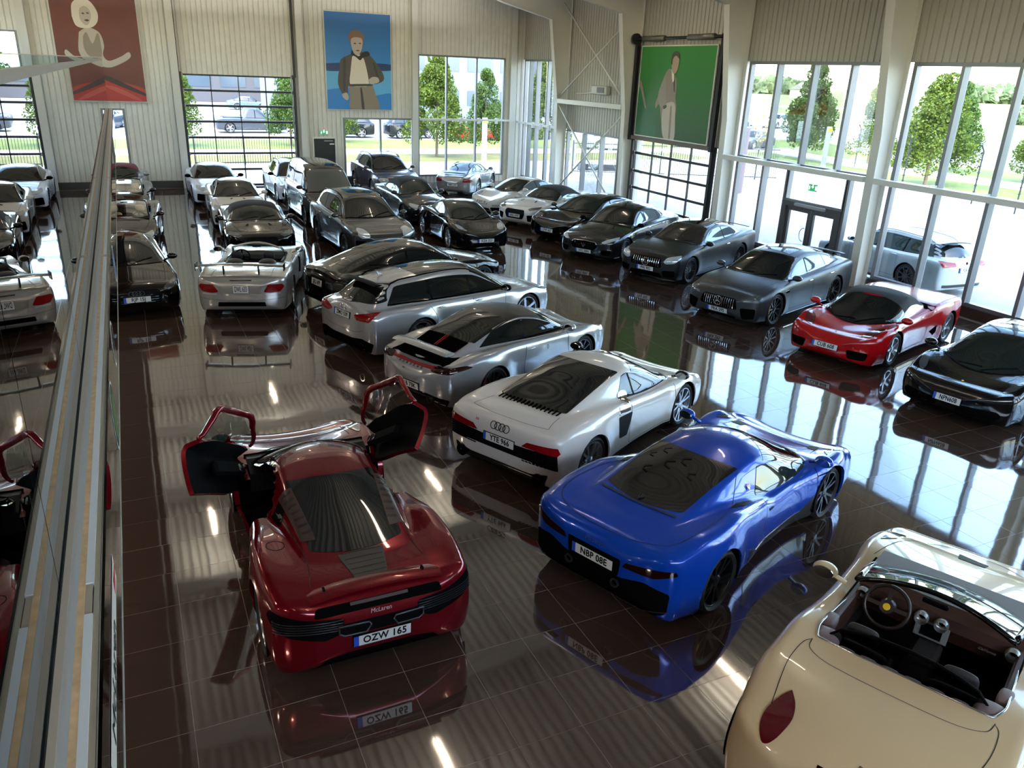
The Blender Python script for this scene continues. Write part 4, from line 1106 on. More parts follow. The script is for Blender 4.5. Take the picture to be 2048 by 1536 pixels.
# printed glass fascia with logo stickers
fas = thing('sign_glass', 'glass fascia panel with round and lettered stickers under the balustrade', 'glass sign', (-.215, 12, MZ-.2))
GREYG = mat('fascia grey', '8f8a86', .06, 0, .5)
def fc(mb, nm, m):
    o = mb.build(nm, m, fas); o.data.transform(Matrix.Translation((.215, -12, -MZ+.2))); return o
fc(MB().box(-.2225, -.2195, -1.5, YE, 3.565, MZ-.01), 'frosted_band', GREYG)
fc(MB().box(-.219, -.211, -1.5, YE, 3.365, MZ-.01), 'glass_pane', glass_mat('fascia pane', (.8, .88, .85, 1), 1.3))
fc(MB().box(-.2115, -.2085, -1.5, YE, 3.362, 3.367), 'glass_edge', mat('glass edge', 'c4d2c8', .2, emit=0))
SWH = mat('sticker white', 'd8d8d4', .5); SBK = mat('sticker black', '101012', .5)
def disc(yc, zc, ry, rz, m, nm, x=-.2095, hole=None):
    fc(MB().prism([(yc+ry*math.cos(a), zc+rz*math.sin(a)) for a in np.linspace(0, 2*PI, 33)[:-1]], x, x+.0006, 'x'), nm, m)
disc(3.9, 3.56, .17, .165, SWH, 'round_sticker'); disc(3.9, 3.56, .155, .15, SBK, 'round_sticker_ring', -.2088); disc(3.9, 3.56, .12, .115, mat('sticker green', '4c6a3a', .5, noise=.3, nscale=60), 'round_sticker_centre', -.2081)
disc(4.9, 3.60, .16, .13, SWH, 'round_sticker'); disc(4.9, 3.60, .14, .11, GREYG, 'round_sticker_centre', -.2088)
def side_text(t, y, z, size, m, nm='sticker_lettering', sc_=(1, 1, 1), x=-.2078):
    M = Matrix(((0, 0, 1, x), (1, 0, 0, y), (0, 1, 0, z), (0, 0, 0, 1)))
    o = text_obj(t, m, fas, M, size=size, name=nm, scale=sc_, extrude=.0003); o.data.transform(Matrix.Translation((.215, -12, -MZ+.2)))
side_text('VW', 4.9, 3.60, .12, SBK)
fc(MB().box(-.2095, -.209, 1.62, 2.55, 3.53, 3.62), 'name_sticker', SWH)
fc(MB().prism([(2.42, 3.55), (2.60, 3.575), (2.42, 3.60)], -.2088, -.2083, 'x'), 'sticker_swoosh', mat('sticker red', 'b01822', .5))
side_text('McLaren', 2.0, 3.572, .085, SBK, sc_=(1.7, 1, 1))
disc(7.2, 3.56, .2, .15, SWH, 'round_sticker'); disc(7.2, 3.56, .18, .13, mat('sticker blue', '2a4a8a', .5), 'round_sticker_centre', -.2088)

UL = mat('downlight glow', 'ffe9d0', .5, emit=80)
for i, (x, y) in enumerate(((-2.6, 3.0), (-2.6, 8), (-2.6, 13), (-2.6, 18), (-2.6, 23), (-6.5, 5), (-6.5, 13), (-6.5, 21))):
    o = MB().lathe([(.0, 3.385), (.22, 3.385), (.24, 3.36), (.22, 3.35)], 20, 'z', (x, y, 0)).build('downlight', STEEL); tag(o, 'round light under the mezzanine ceiling', 'lamp', 'lights under the mezzanine')
    MB().lathe([(.0, 3.348), (.21, 3.348)], 20, 'z', (x, y, 0)).build('diffuser', UL, o)
# ------------------------------------------------------------------ outdoors
ASPH = mat('asphalt', '85827f', .85, noise=.10, nscale=1.2); GRASS = mat('dry grass', '545e14', .9, noise=.2, nscale=.8); GRASSD = mat('brown grass', '585420', .9, noise=.25, nscale=.9)
PAVE = mat('path gravel', 'b5aea2', .9, noise=.08, nscale=2); FIELD = mat('far field', '6a7030', .9, noise=.2, nscale=.05); KERB = mat('kerb', 'a8a6a2', .8)
g = MB()
g.box(-250, 700, YA+.26, 700, -.3, -.03).box(XB+.26, 700, -250, YA+.26, -.3, -.03).box(-250, XL-.3, -250, YA+.26, -.3, -.03).box(XL-.3, XB+.26, -250, YN-.3, -.3, -.03)
gr = g.build('ground', ASPH); struct(gr)
struct(MB().box(-250, 38, 46.7, 51.3, -.1, -.024).build('ground_verge', GRASSD)); struct(MB().box(-250, 60, 54.6, 61.8, -.1, -.022).build('ground_lawn', GRASS))
struct(MB().box(-250, 44, 51.3, 54.6, -.1, -.025).build('ground_path', PAVE))
def strip(pts, w, z, name, m, lab=None):
    mb = MB(); P = [Vector((a, b, 0)) for a, b in pts]; v = []
    for i, p in enumerate(P):
        t = (P[min(i+1, len(P)-1)]-P[max(i-1, 0)]).normalized(); s_ = Vector((t.y, -t.x, 0))
        v += [p-s_*w/2+Vector((0, 0, z)), p+s_*w/2+Vector((0, 0, z))]
    mb.add(v, [(2*i, 2*i+1, 2*i+3, 2*i+2) for i in range(len(P)-1)])
    return struct(mb.build(name, m))
strip([(44, 51.5), (42.5, 42), (43.5, 30), (42, 18), (44, 0), (46, -40)], 5.5, -.024, 'ground_verge', GRASS)
strip([(49, 53), (47.5, 42), (48.5, 30), (47, 18), (49, -40)], 3.0, -.022, 'ground_path', PAVE)
strip([(60, 62), (53, 50), (53, 30), (52, 10), (54, -40)], 6, -.024, 'ground_lawn', GRASS)
hl = MB(); rh = random.Random(3)
hl.add([(95, 40, 0), (200, -120, 0), (700, -120, 0), (700, 700, 0), (120, 700, 0), (75, 130, 0)], [(0, 1, 2, 3, 4, 5)])
struct(hl.build('ground_field', FIELD))
for pts, wd_, zz in (([(60, 120), (110, 100), (190, 40)], 5, .03), ([(80, 170), (170, 150), (300, 60)], 10, .03)): strip(pts, wd_, zz, 'ground_road', PAVE)
# distant tree line and houses on the low rise
def blob(seed, c, r, n=60, leaf=.5, m=None, name='foliage', parent=None, kind='stuff', flat=1.):
    R_ = random.Random(seed); mb = MB(); V = []; F = []
    for i in range(n):
        while True:
            p = Vector((R_.uniform(-1, 1), R_.uniform(-1, 1), R_.uniform(-1, 1)))
            if .15 < p.length < 1: break
        p = p.normalized()*(p.length**.45)
        q = Vector((c[0]+p.x*r[0], c[1]+p.y*r[1], c[2]+p.z*r[2]))
        a = Vector((R_.gauss(0, 1), R_.gauss(0, 1), R_.gauss(0, 1))).normalized(); b = a.cross(Vector((R_.gauss(0, 1), R_.gauss(0, 1), R_.gauss(0, 1)))).normalized()
        s_ = leaf*R_.uniform(.6, 1.3); k = len(V); V += [q-a*s_*.5, q+b*s_*.35, q+a*s_*.5, q-b*s_*.35]; F.append((k, k+1, k+2, k+3))
    return V, F
def leafmat(n, c1, c2):
    m = mat(n, c1, .7); nt = m.node_tree; b = nt.nodes['Principled BSDF']; g_ = nt.nodes.new('ShaderNodeNewGeometry'); cr = nt.nodes.new('ShaderNodeValToRGB')
    cr.color_ramp.elements[0].color = hexc(c1); cr.color_ramp.elements[1].color = hexc(c2)
    nt.links.new(g_.outputs['Random Per Island'], cr.inputs[0]); nt.links.new(cr.outputs[0], b.inputs['Base Color'])
    b.inputs['Subsurface Weight'].default_value = 0
    tl = nt.nodes.new('ShaderNodeBsdfTranslucent'); mx = nt.nodes.new('ShaderNodeMixShader'); mx.inputs[0].default_value = .45
    nt.links.new(cr.outputs[0], tl.inputs[0]); nt.links.new(b.outputs[0], mx.inputs[1]); nt.links.new(tl.outputs[0], mx.inputs[2])
    nt.links.new(mx.outputs[0], nt.nodes['Material Output'].inputs[0]); return m
LEAF = leafmat('leaves yellow green', '33480f', '66761c'); LEAF2 = leafmat('leaves green', '2c4416', '536c22'); BARK = mat('bark', '6a5a48', .9)
def tree_mesh(seed, H=5.6, w=1.9, n=17000, leaf=.14, cone=True):
    R_ = random.Random(seed); V = []; F = []
    cl_ = []
    for i in range(60):
        t = R_.random()**1.05; z = .20*H+t*.78*H; rad = w*(1-t)**.7*(.75+.35*R_.random())+.15 if cone else w*math.sqrt(max(.05, 1-(2*t-.9)**2))
        a = R_.uniform(0, 2*PI); cl_.append((rad*.72*math.cos(a), rad*.72*math.sin(a), z, .32+.3*(1-t)))
    per = n//len(cl_)
    for j, (x, y, z, r) in enumerate(cl_):
        v, f = blob(seed*100+j, (x, y, z), (r*1.15, r*1.15, r), per, leaf)
        k = len(V); V += v; F += [tuple(q+k for q in g_) for g_ in f]
    me = bpy.data.meshes.new('crown'); me.from_pydata([tuple(v) for v in V], [], F); me.update()
    tb = MB().tube([(0, 0, 0), (.03, 0, H*.3), (0, .02, H*.8)], [.1, .08, .02], 8)
    for i in range(7):
        a = i*2.4; z = H*(.26+.07*i); tb.tube([(0, 0, z), (math.cos(a)*w*.6*(1-i*.09), math.sin(a)*w*.6*(1-i*.09), z+.5)], [.04, .01], 5)
    mt = bpy.data.meshes.new('trunk'); mt.from_pydata(tb.v, [], tb.f); mt.materials.append(BARK); mt.update()
    return me, mt
TM = [tree_mesh(s) for s in (1, 2, 3)]
for i, (me, mt) in enumerate(TM): me.materials.append(LEAF if i != 1 else LEAF2)
def tree(k, x, y, h, wsc, label, group='young street trees outside'):
    t = thing('tree', label, 'tree', (x, y, 0), k*1.7, group); t.scale = (wsc*h/5.6, wsc*h/5.6, h/5.6)
    me, mt = TM[k % 3]
    c = link(bpy.data.objects.new('crown', me), t); c['kind'] = 'stuff'
    link(bpy.data.objects.new('trunk', mt), t)
TR = [(18.0, 49.6, 6.1, .95, 'large yellow green tree behind the wide far window'), (21.9, 50.8, 5.2, .8, 'greener tree right of the large one behind the wide far window'),
      (27.6, 53.0, 6.2, 1.0, 'tree seen through the narrow corner window'), (2.9, 56.8, 5.6, .95, 'tree on the left behind the overhead glass door'), (10.2, 57.0, 5.4, .9, 'tree on the right behind the overhead glass door'),
      (-6.3, 52, 6.2, 1.0, 'tree behind the window at the left edge'), (14.2, 60, 4.4, 1, 'low tree behind the window under the blue poster'),
      (45.4, 45.6, 6.7, .9, 'tall tree behind the windows above the entrance doors'), (48.6, 42.6, 5.5, .85, 'second tree right of the tall one above the entrance doors'),
      (41.8, 32.3, 6.0, 1.08, 'large tree in the right hand bay'), (51.0, 38.0, 5.6, 1.0, 'narrower tree right of the large tree in the right hand bay'), (50.5, 31.3, 4.9, 1.05, 'tree at the right edge of the view'),
      (44, 22, 5.8, 1.1, 'tree outside beyond the right edge'), (46, 13, 5.8, 1.1, 'tree outside the nearest bays')]
for i, a in enumerate(TR): tree(i, *a)
sp = thing('sapling', 'thin young tree on the verge in the left part of the glazed bay', 'tree', (44.5, 49.5, 0)); V, F = blob(77, (0, 0, 1.9), (.6, .6, 1.1), 260, .14)
o = mesh_obj('crown', V, F, mat('leaves orange', '9a8a4a', .8), sp); o['kind'] = 'stuff'; MB().tube([(0, 0, 0), (0, 0, 2.4)], .035, 6).build('trunk', BARK, sp)
# far woods, hedges and houses
for i, (x, y, wd_, hh, lab) in enumerate(((310, 345, 30, 7, 'far wood left of the tall tree on the horizon'), (400, 285, 34, 8, 'far wood on the horizon in the left bay'), (300, 150, 30, 7, 'far wood right of the centre on the horizon'), (430, 230, 55, 12, 'far wood at the right edge of the horizon'), (150, 92, 10, 3.5, 'bushes on the field at the right'))):
    V, F = blob(200+i, (0, 0, hh*.35), (wd_, wd_*.6, hh*.7), 1500, 5.2 if hh > 4 else 1.5)
    t = thing('distant_wood', lab, 'trees', (x, y, 0)); o = mesh_obj('foliage', V, F, leafmat('leaves far', '5f7048', '8a9468'), t); o['kind'] = 'stuff'
for i, (x, y, s_) in enumerate(((255, 262, 1.2), (285, 262, 1), (232, 205, .8))):
    h = thing('house', ['pale house with grey roof on the left horizon', 'second pale house beside it on the horizon', 'low pale house between the trees on the horizon'][i], 'house', (x, y, 0), .6, 'houses on the horizon')
    MB().box(-7*s_, 7*s_, -4, 4, 0, 3.2).build('wall', mat('house wall', 'c8c2b6', .7), h)
    MB().prism([(-4.6, 3.2), (4.6, 3.2), (0, 6.0)], -7.6*s_, 7.6*s_, 'x').build('roof', mat('house roof', '7c7670', .7), h)
    for q in (-4, 0, 4): MB().box(q*s_-.6, q*s_+.6, -4.05, -3.95, 1, 2.3).build('window', mat('house window', '3c4248', .3), h)
# buildings beyond wall A
def building(x0, x1, y0, y1, h, m, lab, winc, rows, cols, name='office_building'):
    t = thing(name, lab, 'building', ((x0+x1)/2, (y0+y1)/2, 0)); a, b = (x1-x0)/2, (y1-y0)/2
    MB().box(-a, a, -b, b, 0, h).build('wall', m, t); MB().box(-a-.3, a+.3, -b-.3, b+.3, h, h+.3).build('parapet', mat('parapet grey', '70747a', .6), t)
    for i in range(cols):
        for j in range(rows):
            cx = -a+(i+.5)*2*a/cols; z = h*(j+.35)/rows
            MB().box(cx-a/cols*.75, cx+a/cols*.75, -b-.06, -b+.02, z, z+h/rows*.45).build('window', winc, t)
    return t
WG = mat('office window', '46525e', .15, .3)
building(24, 62, 92, 110, 15, mat('facade blue grey', '5c6874', .5), 'blue grey office block behind the trees at the wide window', WG, 4, 9)
building(-10, 34, 120, 140, 11, mat('facade dark', '3c3b40', .6), 'dark low building behind the overhead glass door', WG, 2, 10)
building(13.0, 16.5, 82, 88, 9, mat('facade slate', '5c5f70', .6), 'slate grey tower block at the right of the overhead glass door', WG, 3, 1, 'tower')
# fences
FB = mat('fence black', '1a1a1c', .5)
def fence(p, q, h, lab, pitch=.13, name='metal_fence'):
    P, Q = Vector((*p, 0)), Vector((*q, 0)); L_ = (Q-P).length; t = thing(name, lab, 'fence', (*p, 0), math.atan2(q[1]-p[1], q[0]-p[0]), 'black bar fences outside')
    MB().box(0, L_, -.02, .02, h-.12, h-.08).build('rail', FB, t); MB().box(0, L_, -.02, .02, .12, .16).build('rail', FB, t)
    for i in range(int(L_/2.5)+1): MB().box(i*2.5-.03, i*2.5+.03, -.03, .03, 0, h+.05).build('post', FB, t)
    me = bpy.data.meshes.new('fence_bar'); b = MB().box(-.009, .009, -.009, .009, .05, h); me.from_pydata(b.v, [], b.f); me.materials.append(FB)
    for i in range(int(L_/pitch)): o = link(bpy.data.objects.new('fence_bar', me), t); o.location = (i*pitch+.06, 0, 0)
    return t
fence((3.2, 45.8), (9.4, 45.8), 1.5, 'black bar fence behind the overhead glass door')
fence((-9, 45.8), (-3, 45.8), 1.5, 'black bar fence behind the far left window')
fence((22.6, 40.0), (27.5, 38.0), 1.75, 'black bar fence behind the braced bay')
fence((27.7, 37.9), (33.5, 35.5), 1.75, 'black bar fence behind the second overhead door')
tag(MB().box(0, 2.6, -.05, .05, .25, .6).build('gate_beam', FB), 'dark sliding gate beam at the foot of the fence', 'gate'); bpy.context.scene.collection.objects['gate_beam'].location = (22.6, 39.4, 0)
bpy.context.scene.collection.objects['gate_beam'].rotation_euler = (0, 0, -.38)
for i, (x, y) in enumerate(((45, 40.5), (42, 36.5), (39.65, 32.1), (38.4, 29.0), (37.26, 26.0), (36.4, 23.2), (35.5, 20), (34.6, 17))):
    o = MB().tube([(0, 0, 0), (0, 0, 2.5), (-.25, 0, 2.8)], .035, 6); [o.tube([(-.08, 0, z), (.08, 0, z)], .03, 4) for z in np.arange(.3, 2.5, .3)]; p_ = o.build('fence_post', FB); p_.location = (x, y, 0)
    tag(p_, ['thin dark fence post left of the entrance', 'thin dark fence post above the entrance', 'thin dark fence post left in the right hand bay', 'thin dark fence post beside the big tree', 'thin dark fence post right of the big tree', 'thin dark fence post near the right edge', 'fence post beyond the right edge', 'fence post outside the nearest bays'][i], 'fence post', 'fence posts on the forecourt')
# signs and lamp posts
for i, (x, y, h) in enumerate(((19.66, 45.74, 2.6), (24.9, 44, 2.9), (39.5, 38, 2.8))):
    t = thing('post', ['grey post with small yellow sign in front of the far trees', 'thin post with yellow sign behind the braced bay', 'post with yellow sign beside the tall tree'][i], 'post', (x, y, 0), 0, 'sign posts')
    MB().box(-.14, .14, -.08, .08, 0, h).build('shaft', mat('post grey', '8a9090', .5), t); MB().box(-.16, .16, -.11, -.085, h-.3, h-.08).build('sign_plate', mat('sign yellow', 'd8b41c', .5), t)
t = thing('gate_posts', 'pair of dark brown posts outside the second overhead door', 'posts', (22.1, 33.9, 0))
for dx, dy in ((0, 0), (5.3, -2.2)):
    MB().box(dx-.2, dx+.2, dy-.2, dy+.2, 0, 3.1).build('post', mat('post brown', '5a5058', .6), t)
# ------------------------------------------------------------------ ceiling lamps
LG = mat('lamp glow', 'ffe6c8', .5, emit=32); LU = mat('lamp uplight', 'fff3e4', .5, emit=50); LC = mat('lamp casing', 'c8c6c0', .5)
n_ = 0
for y, xs in ((.6, (1.0, 8.4, 15.4)), (11.6, (-2.6, 4.5, 11.9)), (23.4, (1.0, 8.4, 15.4, -6.2)), (33.4, (-2.6, 4.5, 11.9))):
    for x in xs:
        o = MB().box(x-.07, x+.07, y-.78, y+.78, 8.4, 8.47).build('ceiling_lamp', LC)
        tag(o, 'long narrow lamp hanging under the roof', 'lamp', 'linear lamps under the roof')
        MB().box(x-.045, x+.045, y-.74, y+.74, 8.392, 8.4).build('diffuser', LG, o); MB().box(x-.06, x+.06, y-.74, y+.74, 8.47, 8.476).build('fill_uplight', LU, o)  # glowing panel on the casing top is added to brighten the ceiling
        MB().tube([(x, y-.5, 8.47), (x, y-.5, roof_z(x))], .006, 4).tube([(x, y+.5, 8.47), (x, y+.5, roof_z(x))], .006, 4).build('suspension_wire', STEEL, o)
PAINTS = {}
def paint(n, col, rough=.35, metal=.0, coat=.85, spec=.15):
    return mat('car paint '+n, col, rough, metal, coat*.62, spec)
# --- body shape templates: t runs from nose (0) to tail (1), heights in metres
def T_coupe(**k):
    d = dict(dim=(4.69, 1.85, 1.37, 2.76, .87),
        deck=[(0, .66), (.06, .74), (.14, .83), (.27, .93), (.35, .96), (.6, .99), (.8, 1.0), (.9, 1.0), (1, .95)],
        sh=[(0, .60), (.08, .70), (.18, .80), (.3, .87), (.5, .91), (.7, .93), (.82, .95), (.93, .94), (1, .88)],
        roof=[(.245, .90), (.30, 1.06), (.36, 1.22), (.42, 1.325), (.48, 1.36), (.56, 1.37), (.66, 1.335), (.76, 1.22), (.85, 1.07), (.9, .98)],
        hw=[(0, .90), (.1, .965), (.2, .99), (.4, .985), (.6, .985), (.78, 1.), (.9, .97), (1, .9)],
        wbf=[(0, .8), (.25, .84), (.45, .83), (.7, .80), (.85, .70), (1, .64)], tum=.46)
    d.update(k); return d
def T_mid(**k):
    d = dict(dim=(4.43, 1.94, 1.24, 2.65, .98),
        deck=[(0, .52), (.08, .60), (.18, .70), (.26, .78), (.4, .84), (.6, .90), (.8, .93), (.9, .93), (1, .88)],
        sh=[(0, .50), (.08, .63), (.17, .77), (.26, .80), (.4, .80), (.55, .84), (.7, .92), (.8, .94), (.92, .91), (1, .82)],
        roof=[(.19, .70), (.25, .84), (.33, 1.04), (.40, 1.17), (.46, 1.225), (.53, 1.24), (.60, 1.21), (.70, 1.11), (.82, .98), (.90, .91)],
        hw=[(0, .86), (.1, .95), (.2, .975), (.35, .94), (.5, .93), (.65, .98), (.8, 1.), (.92, .98), (1, .92)],
        wbf=[(0, .7), (.2, .78), (.4, .80), (.6, .76), (.8, .66), (1, .58)], tum=.5, kf=.34, kr=.12, shw=.92, fl=(.02, .03), R=.345, Ra=.39,
        df=.42, dr=.22, zf=.36, zr=.58, nf=(2.3, 2.4, 2.3), gc=.11)
    d.update(k); return d
def T_911(**k):
    d = dict(dim=(4.52, 1.85, 1.30, 2.45, 1.0),
        deck=[(0, .50), (.05, .58), (.12, .67), (.22, .80), (.30, .88), (.45, .92), (.7, .92), (.85, .86), (.93, .80), (1, .72)],
        sh=[(0, .50), (.06, .66), (.13, .78), (.22, .84), (.35, .86), (.5, .88), (.65, .92), (.78, .93), (.9, .86), (1, .72)],
        roof=[(.24, .82), (.30, 1.0), (.36, 1.15), (.42, 1.25), (.48, 1.29), (.54, 1.30), (.62, 1.27), (.72, 1.16), (.82, 1.0), (.90, .87), (.95, .79)],
        hw=[(0, .80), (.07, .90), (.15, .955), (.25, .965), (.45, .94), (.6, .955), (.75, 1.), (.85, .985), (.93, .93), (1, .85)],
        wbf=[(0, .7), (.22, .78), (.4, .82), (.6, .77), (.8, .66), (1, .58)], tum=.46, kf=.26, kr=.14, shw=.91, fl=(.03, .04), R=.34, Ra=.375,
        df=.42, dr=.34, zf=.42, zr=.50, nf=(2.3, 2.3, 2.2), nr_=(2.6, 2.5, 2.3), gc=.13)
    d.update(k); return d
def T_suv(**k):
    d = dict(dim=(4.92, 1.98, 1.69, 2.9, .92),
        deck=[(0, .86), (.06, .96), (.14, 1.04), (.25, 1.10), (.5, 1.15), (.8, 1.17), (.95, 1.12), (1, 1.05)],
        sh=[(0, .82), (.08, .94), (.18, 1.02), (.3, 1.06), (.6, 1.09), (.85, 1.12), (1, 1.05)],
        roof=[(.235, 1.08), (.29, 1.27), (.35, 1.47), (.40, 1.60), (.46, 1.66), (.56, 1.69), (.7, 1.67), (.84, 1.60), (.91, 1.46), (.965, 1.14)],
        hw=[(0, .9), (.1, .97), (.2, 1.), (.45, .985), (.75, 1.), (.92, .97), (1, .9)],
        wbf=[(0, .8), (.25, .84), (.6, .84), (.85, .80), (1, .74)], tum=.34, kf=.2, kr=.14, R=.375, Ra=.42, fl=(.02, .02),
        df=.32, dr=.2, zf=.55, zr=.75, gc=.2, nf=(2.8, 3, 2.6))
    d.update(k); return d
DLO_C = [(.29, .585, .12, -.02), (.595, .80, -.02, -.07)]
SEAM_C = [([(.30, .30), (.305, .60), (.30, .84)], 'L', 's'), ([(.30, .24), (.58, .24), (.615, .4), (.60, .7), (.59, .90)], 'L', 's'),
          ([(.07, -.62), (.055, -.3), (.05, 0), (.055, .3), (.07, .62)], 'T', 's'), ([(.07, .62), (.17, .68), (.27, .72)], 'T', 's'), ([(.07, -.62), (.17, -.68), (.27, -.72)], 'T', 's')]
# ------------------------------------------------------------------ cabins of open cars
CARG_CLEAR = glass_mat('clear car glass', (.72, .80, .78, 1), .4)
def soften(o, n=2):
    import bmesh
    bm = bmesh.new(); bm.from_mesh(o.data); bmesh.ops.recalc_face_normals(bm, faces=bm.faces); bm.to_mesh(o.data); bm.free()
    m = o.modifiers.new('subdivision', 'SUBSURF'); m.levels = n; m.render_levels = n; return o
def arc_x(B, t, y, hw_): return B.xn-t*B.L-B.k['kf']*min(1.2, abs(y)/hw_)**2
def cabin(B, root, paint, tc, th, zh, tr, yw, seatm, dashm, tubm, hb=None, ht=.56, ws=True, frame_m=None, wheelm=None, driver=1, zb=None, seat_x=.0, hr=True, tub_z=.24, dx=0., bow=None, hubm=None):
    """tc cowl, th header, tr rear edge of the cockpit (t values); yw cockpit half width"""
    xc, xh, xr = (float(B.X(t)) for t in (tc, th, tr)); L = B.L; xcg = xc; xc = xc-dx; kb = bow if bow is not None else B.k['kf']
    arc_x = lambda B, t, y, hw_: B.xn-t*B.L-kb*min(1.2, abs(y)/hw_)**2
    hb = hb or yw*.98; zb = zb or float(B.sh(np.array([.5]))[0])-.02
    m = MB(); x0, x1 = xr, xcg-.1; y = yw+.03
    m.add([(x0, -y, tub_z), (x1, -y, tub_z), (x1, y, tub_z), (x0, y, tub_z), (x0, -y, zb), (x1, -y, zb), (x1, y, zb), (x0, y, zb)],
          [(0, 1, 2, 3), (0, 4, 5, 1), (1, 5, 6, 2), (2, 6, 7, 3), (3, 7, 4, 0)])
    m.build('cockpit', tubm, root)
    for sg in (1, -1):
        d = MB().box(xr+.1, xc-.2, sg*yw-.035, sg*yw+.035, zb-.28, zb-.01, .02); d.build('door_trim', dashm, root)
    # dashboard, console
    da = MB(); n = 9
    for i in range(n):
        pass
    da.prism([(xc-.28, zb-.26), (xc-.36, zb-.10), (xc-.34, zb+.0), (xc-.2, zb+.05), (xcg+.05, zb+.02), (xcg+.05, zb-.26)], -yw, yw, 'y')
    dash = da.build('dashboard', dashm, root)
    MB().box(xr+.35, xc-.3, -.11, .11, tub_z, zb-.28, .03).build('console', tubm, root)
    for sg in (1, -1):
        c = sg*.36; sx = xr+.42+seat_x; s = MB()
        s.box(sx, sx+.5, c-.24, c+.24, tub_z+.02, tub_z+.2, .06)
        k = len(s.v); s.box(-.07, .07, c-.24, c+.24, 0, .56, .06); s.xf(Matrix.Translation((sx-.02, 0, tub_z+.12)) @ Matrix.Rotation(-.30, 4, 'Y'), k)
        for q in (-1, 1):
            k = len(s.v); s.box(-.02, .12, c+q*.22-.03, c+q*.22+.03, .05, .45, .025); s.xf(Matrix.Translation((sx-.02, 0, tub_z+.12)) @ Matrix.Rotation(-.30, 4, 'Y'), k)
        st = s.build('seat', seatm, root, True); soften(st)
        if hr:
            h = MB().box(-.05, .05, c-.13, c+.13, .55, .75, .04); h.xf(Matrix.Translation((sx-.04, 0, tub_z+.12)) @ Matrix.Rotation(-.22, 4, 'Y')); soften(h.build('headrest', seatm, st, True))
    w_ = MB(); R_ = .185; cy = .37*driver; cxw = xc-.48; M = Matrix.Translation((cxw, cy, zb-.04)) @ Matrix.Rotation(math.radians(-62), 4, 'Y')
    w_.tube([(R_*math.cos(a), R_*math.sin(a), 0) for a in np.linspace(0, 2*PI, 25)[:-1]], .017, 8, True)
    w_.lathe([(0, .018), (.06, .014), (.075, -.02)], 16, 'z')
    for a in (0, PI, -PI/2): w_.bar((0.04*math.cos(a+PI/2), .04*math.sin(a+PI/2), 0), (R_*math.cos(a+PI/2), R_*math.sin(a+PI/2), 0), .035, .012)
    w_.xf(M); sw = w_.build('steering_wheel', wheelm or BLK, root, angle=50)
    if ws:
        zc = lambda yy: float(B.deck(np.array([tc]))[0])+.01
        P0 = [(arc_x(B, tc, yy, hb), yy, zc(yy)-.03*(yy/hb)**2) for yy in np.linspace(-hb, hb, 15)]
        P1 = [(arc_x(B, th, yy*ht/hb, ht), yy*ht/hb, zh-.07*(yy/hb)**2) for yy in np.linspace(-hb, hb, 15)]
        V = []; F = []
        for i in range(15):
            for q in np.linspace(0, 1, 7):
                a = Vector(P0[i]).lerp(Vector(P1[i]), q); a.z += .05*math.sin(PI*q); V.append(a)
        for i in range(14):
            for j in range(6): F.append((i*7+j, i*7+j+1, (i+1)*7+j+1, (i+1)*7+j))
        mesh_obj('windshield', V, F, CARG_CLEAR, root, True)
        fm = frame_m or paint; pl = []
        for i in (0, 14): pl.append([V[i*7+j] for j in range(7)])
        fr = MB().tube([V[i*7+6] for i in range(15)], .024, 8).tube(pl[0], .026, 8).tube(pl[1], .026, 8); fr.build('windshield_frame', fm, root, True)
        MB().box(xh-.05, xh-.02, -.1, .1, zh-.10, zh-.05, .01).build('inner_mirror', BLK, root)
    return dash, sw
def rim_trim(B, root, poly, m, w_=.03, name='cockpit_trim'):
    pl = [((B.xn-p[0]*B.L), p[1]) for p in poly]
    P = [B.near(a, b, 'T') for a, b in dense(pl, .05)]
    MB().tube([p[0]+p[1]*.004 for p in P], w_/2, 8, True).build(name, m, root, True)
def wing(B, root, x, z, y, chord, m, posts=(), th=.03, end=.0, name='rear_wing', bow=0.):
    V = MB(); n = 11; pts = []
    pr = [(-.5, 0), (-.3, .35), (0, .5), (.35, .3), (.5, -.1), (.2, -.45), (-.2, -.45)]
    rings = []
    for i, yy in enumerate(np.linspace(-y, y, n)):
        rings.append([(x+a*chord-bow*(1-(yy/y)**2), yy, z+b*th*2+.03*(1-(yy/y)**2)) for a, b in pr])
    v = [p for r in rings for p in r]; k = len(pr)
    f = [(i*k+j, i*k+(j+1) % k, (i+1)*k+(j+1) % k, (i+1)*k+j) for i in range(n-1) for j in range(k)]+[tuple(range(k))[::-1], tuple((n-1)*k+j for j in range(k))]
    V.add(v, f)
    if end:
        for s in (-1, 1): V.box(x-chord*.6, x+chord*.55, s*y-.008, s*y+.008, z-end*.6, z+end*.5)
    o = V.build(name, m, root, angle=60)
    if posts:
        p = MB()
        for yy in posts:
            l, n_ = B.near(x+.03, yy, 'T'); p.bar((x, yy, z), (x+.05, yy, l.z-.02), .02, .1, up=(1, 0, 0))
        p.build('wing_support', BLK, o)
    return o
def roof_rails(B, root, t0, t1, m=None):
    for sg in (1, -1):
        pts = []
        for t in np.linspace(t0, t1, 12):
            i = B.off+int(np.argmin(abs(B.T-t))); g = B.G[i, B.rowof[11]]; u = min(1, min(t-t0, t1-t)/.02)
            pts.append((g[0], sg*(g[1]-.03), g[2]+.03+.03*u))
        MB().tube(pts, .016, 8).build('roof_rail', m or BLK, root, True)
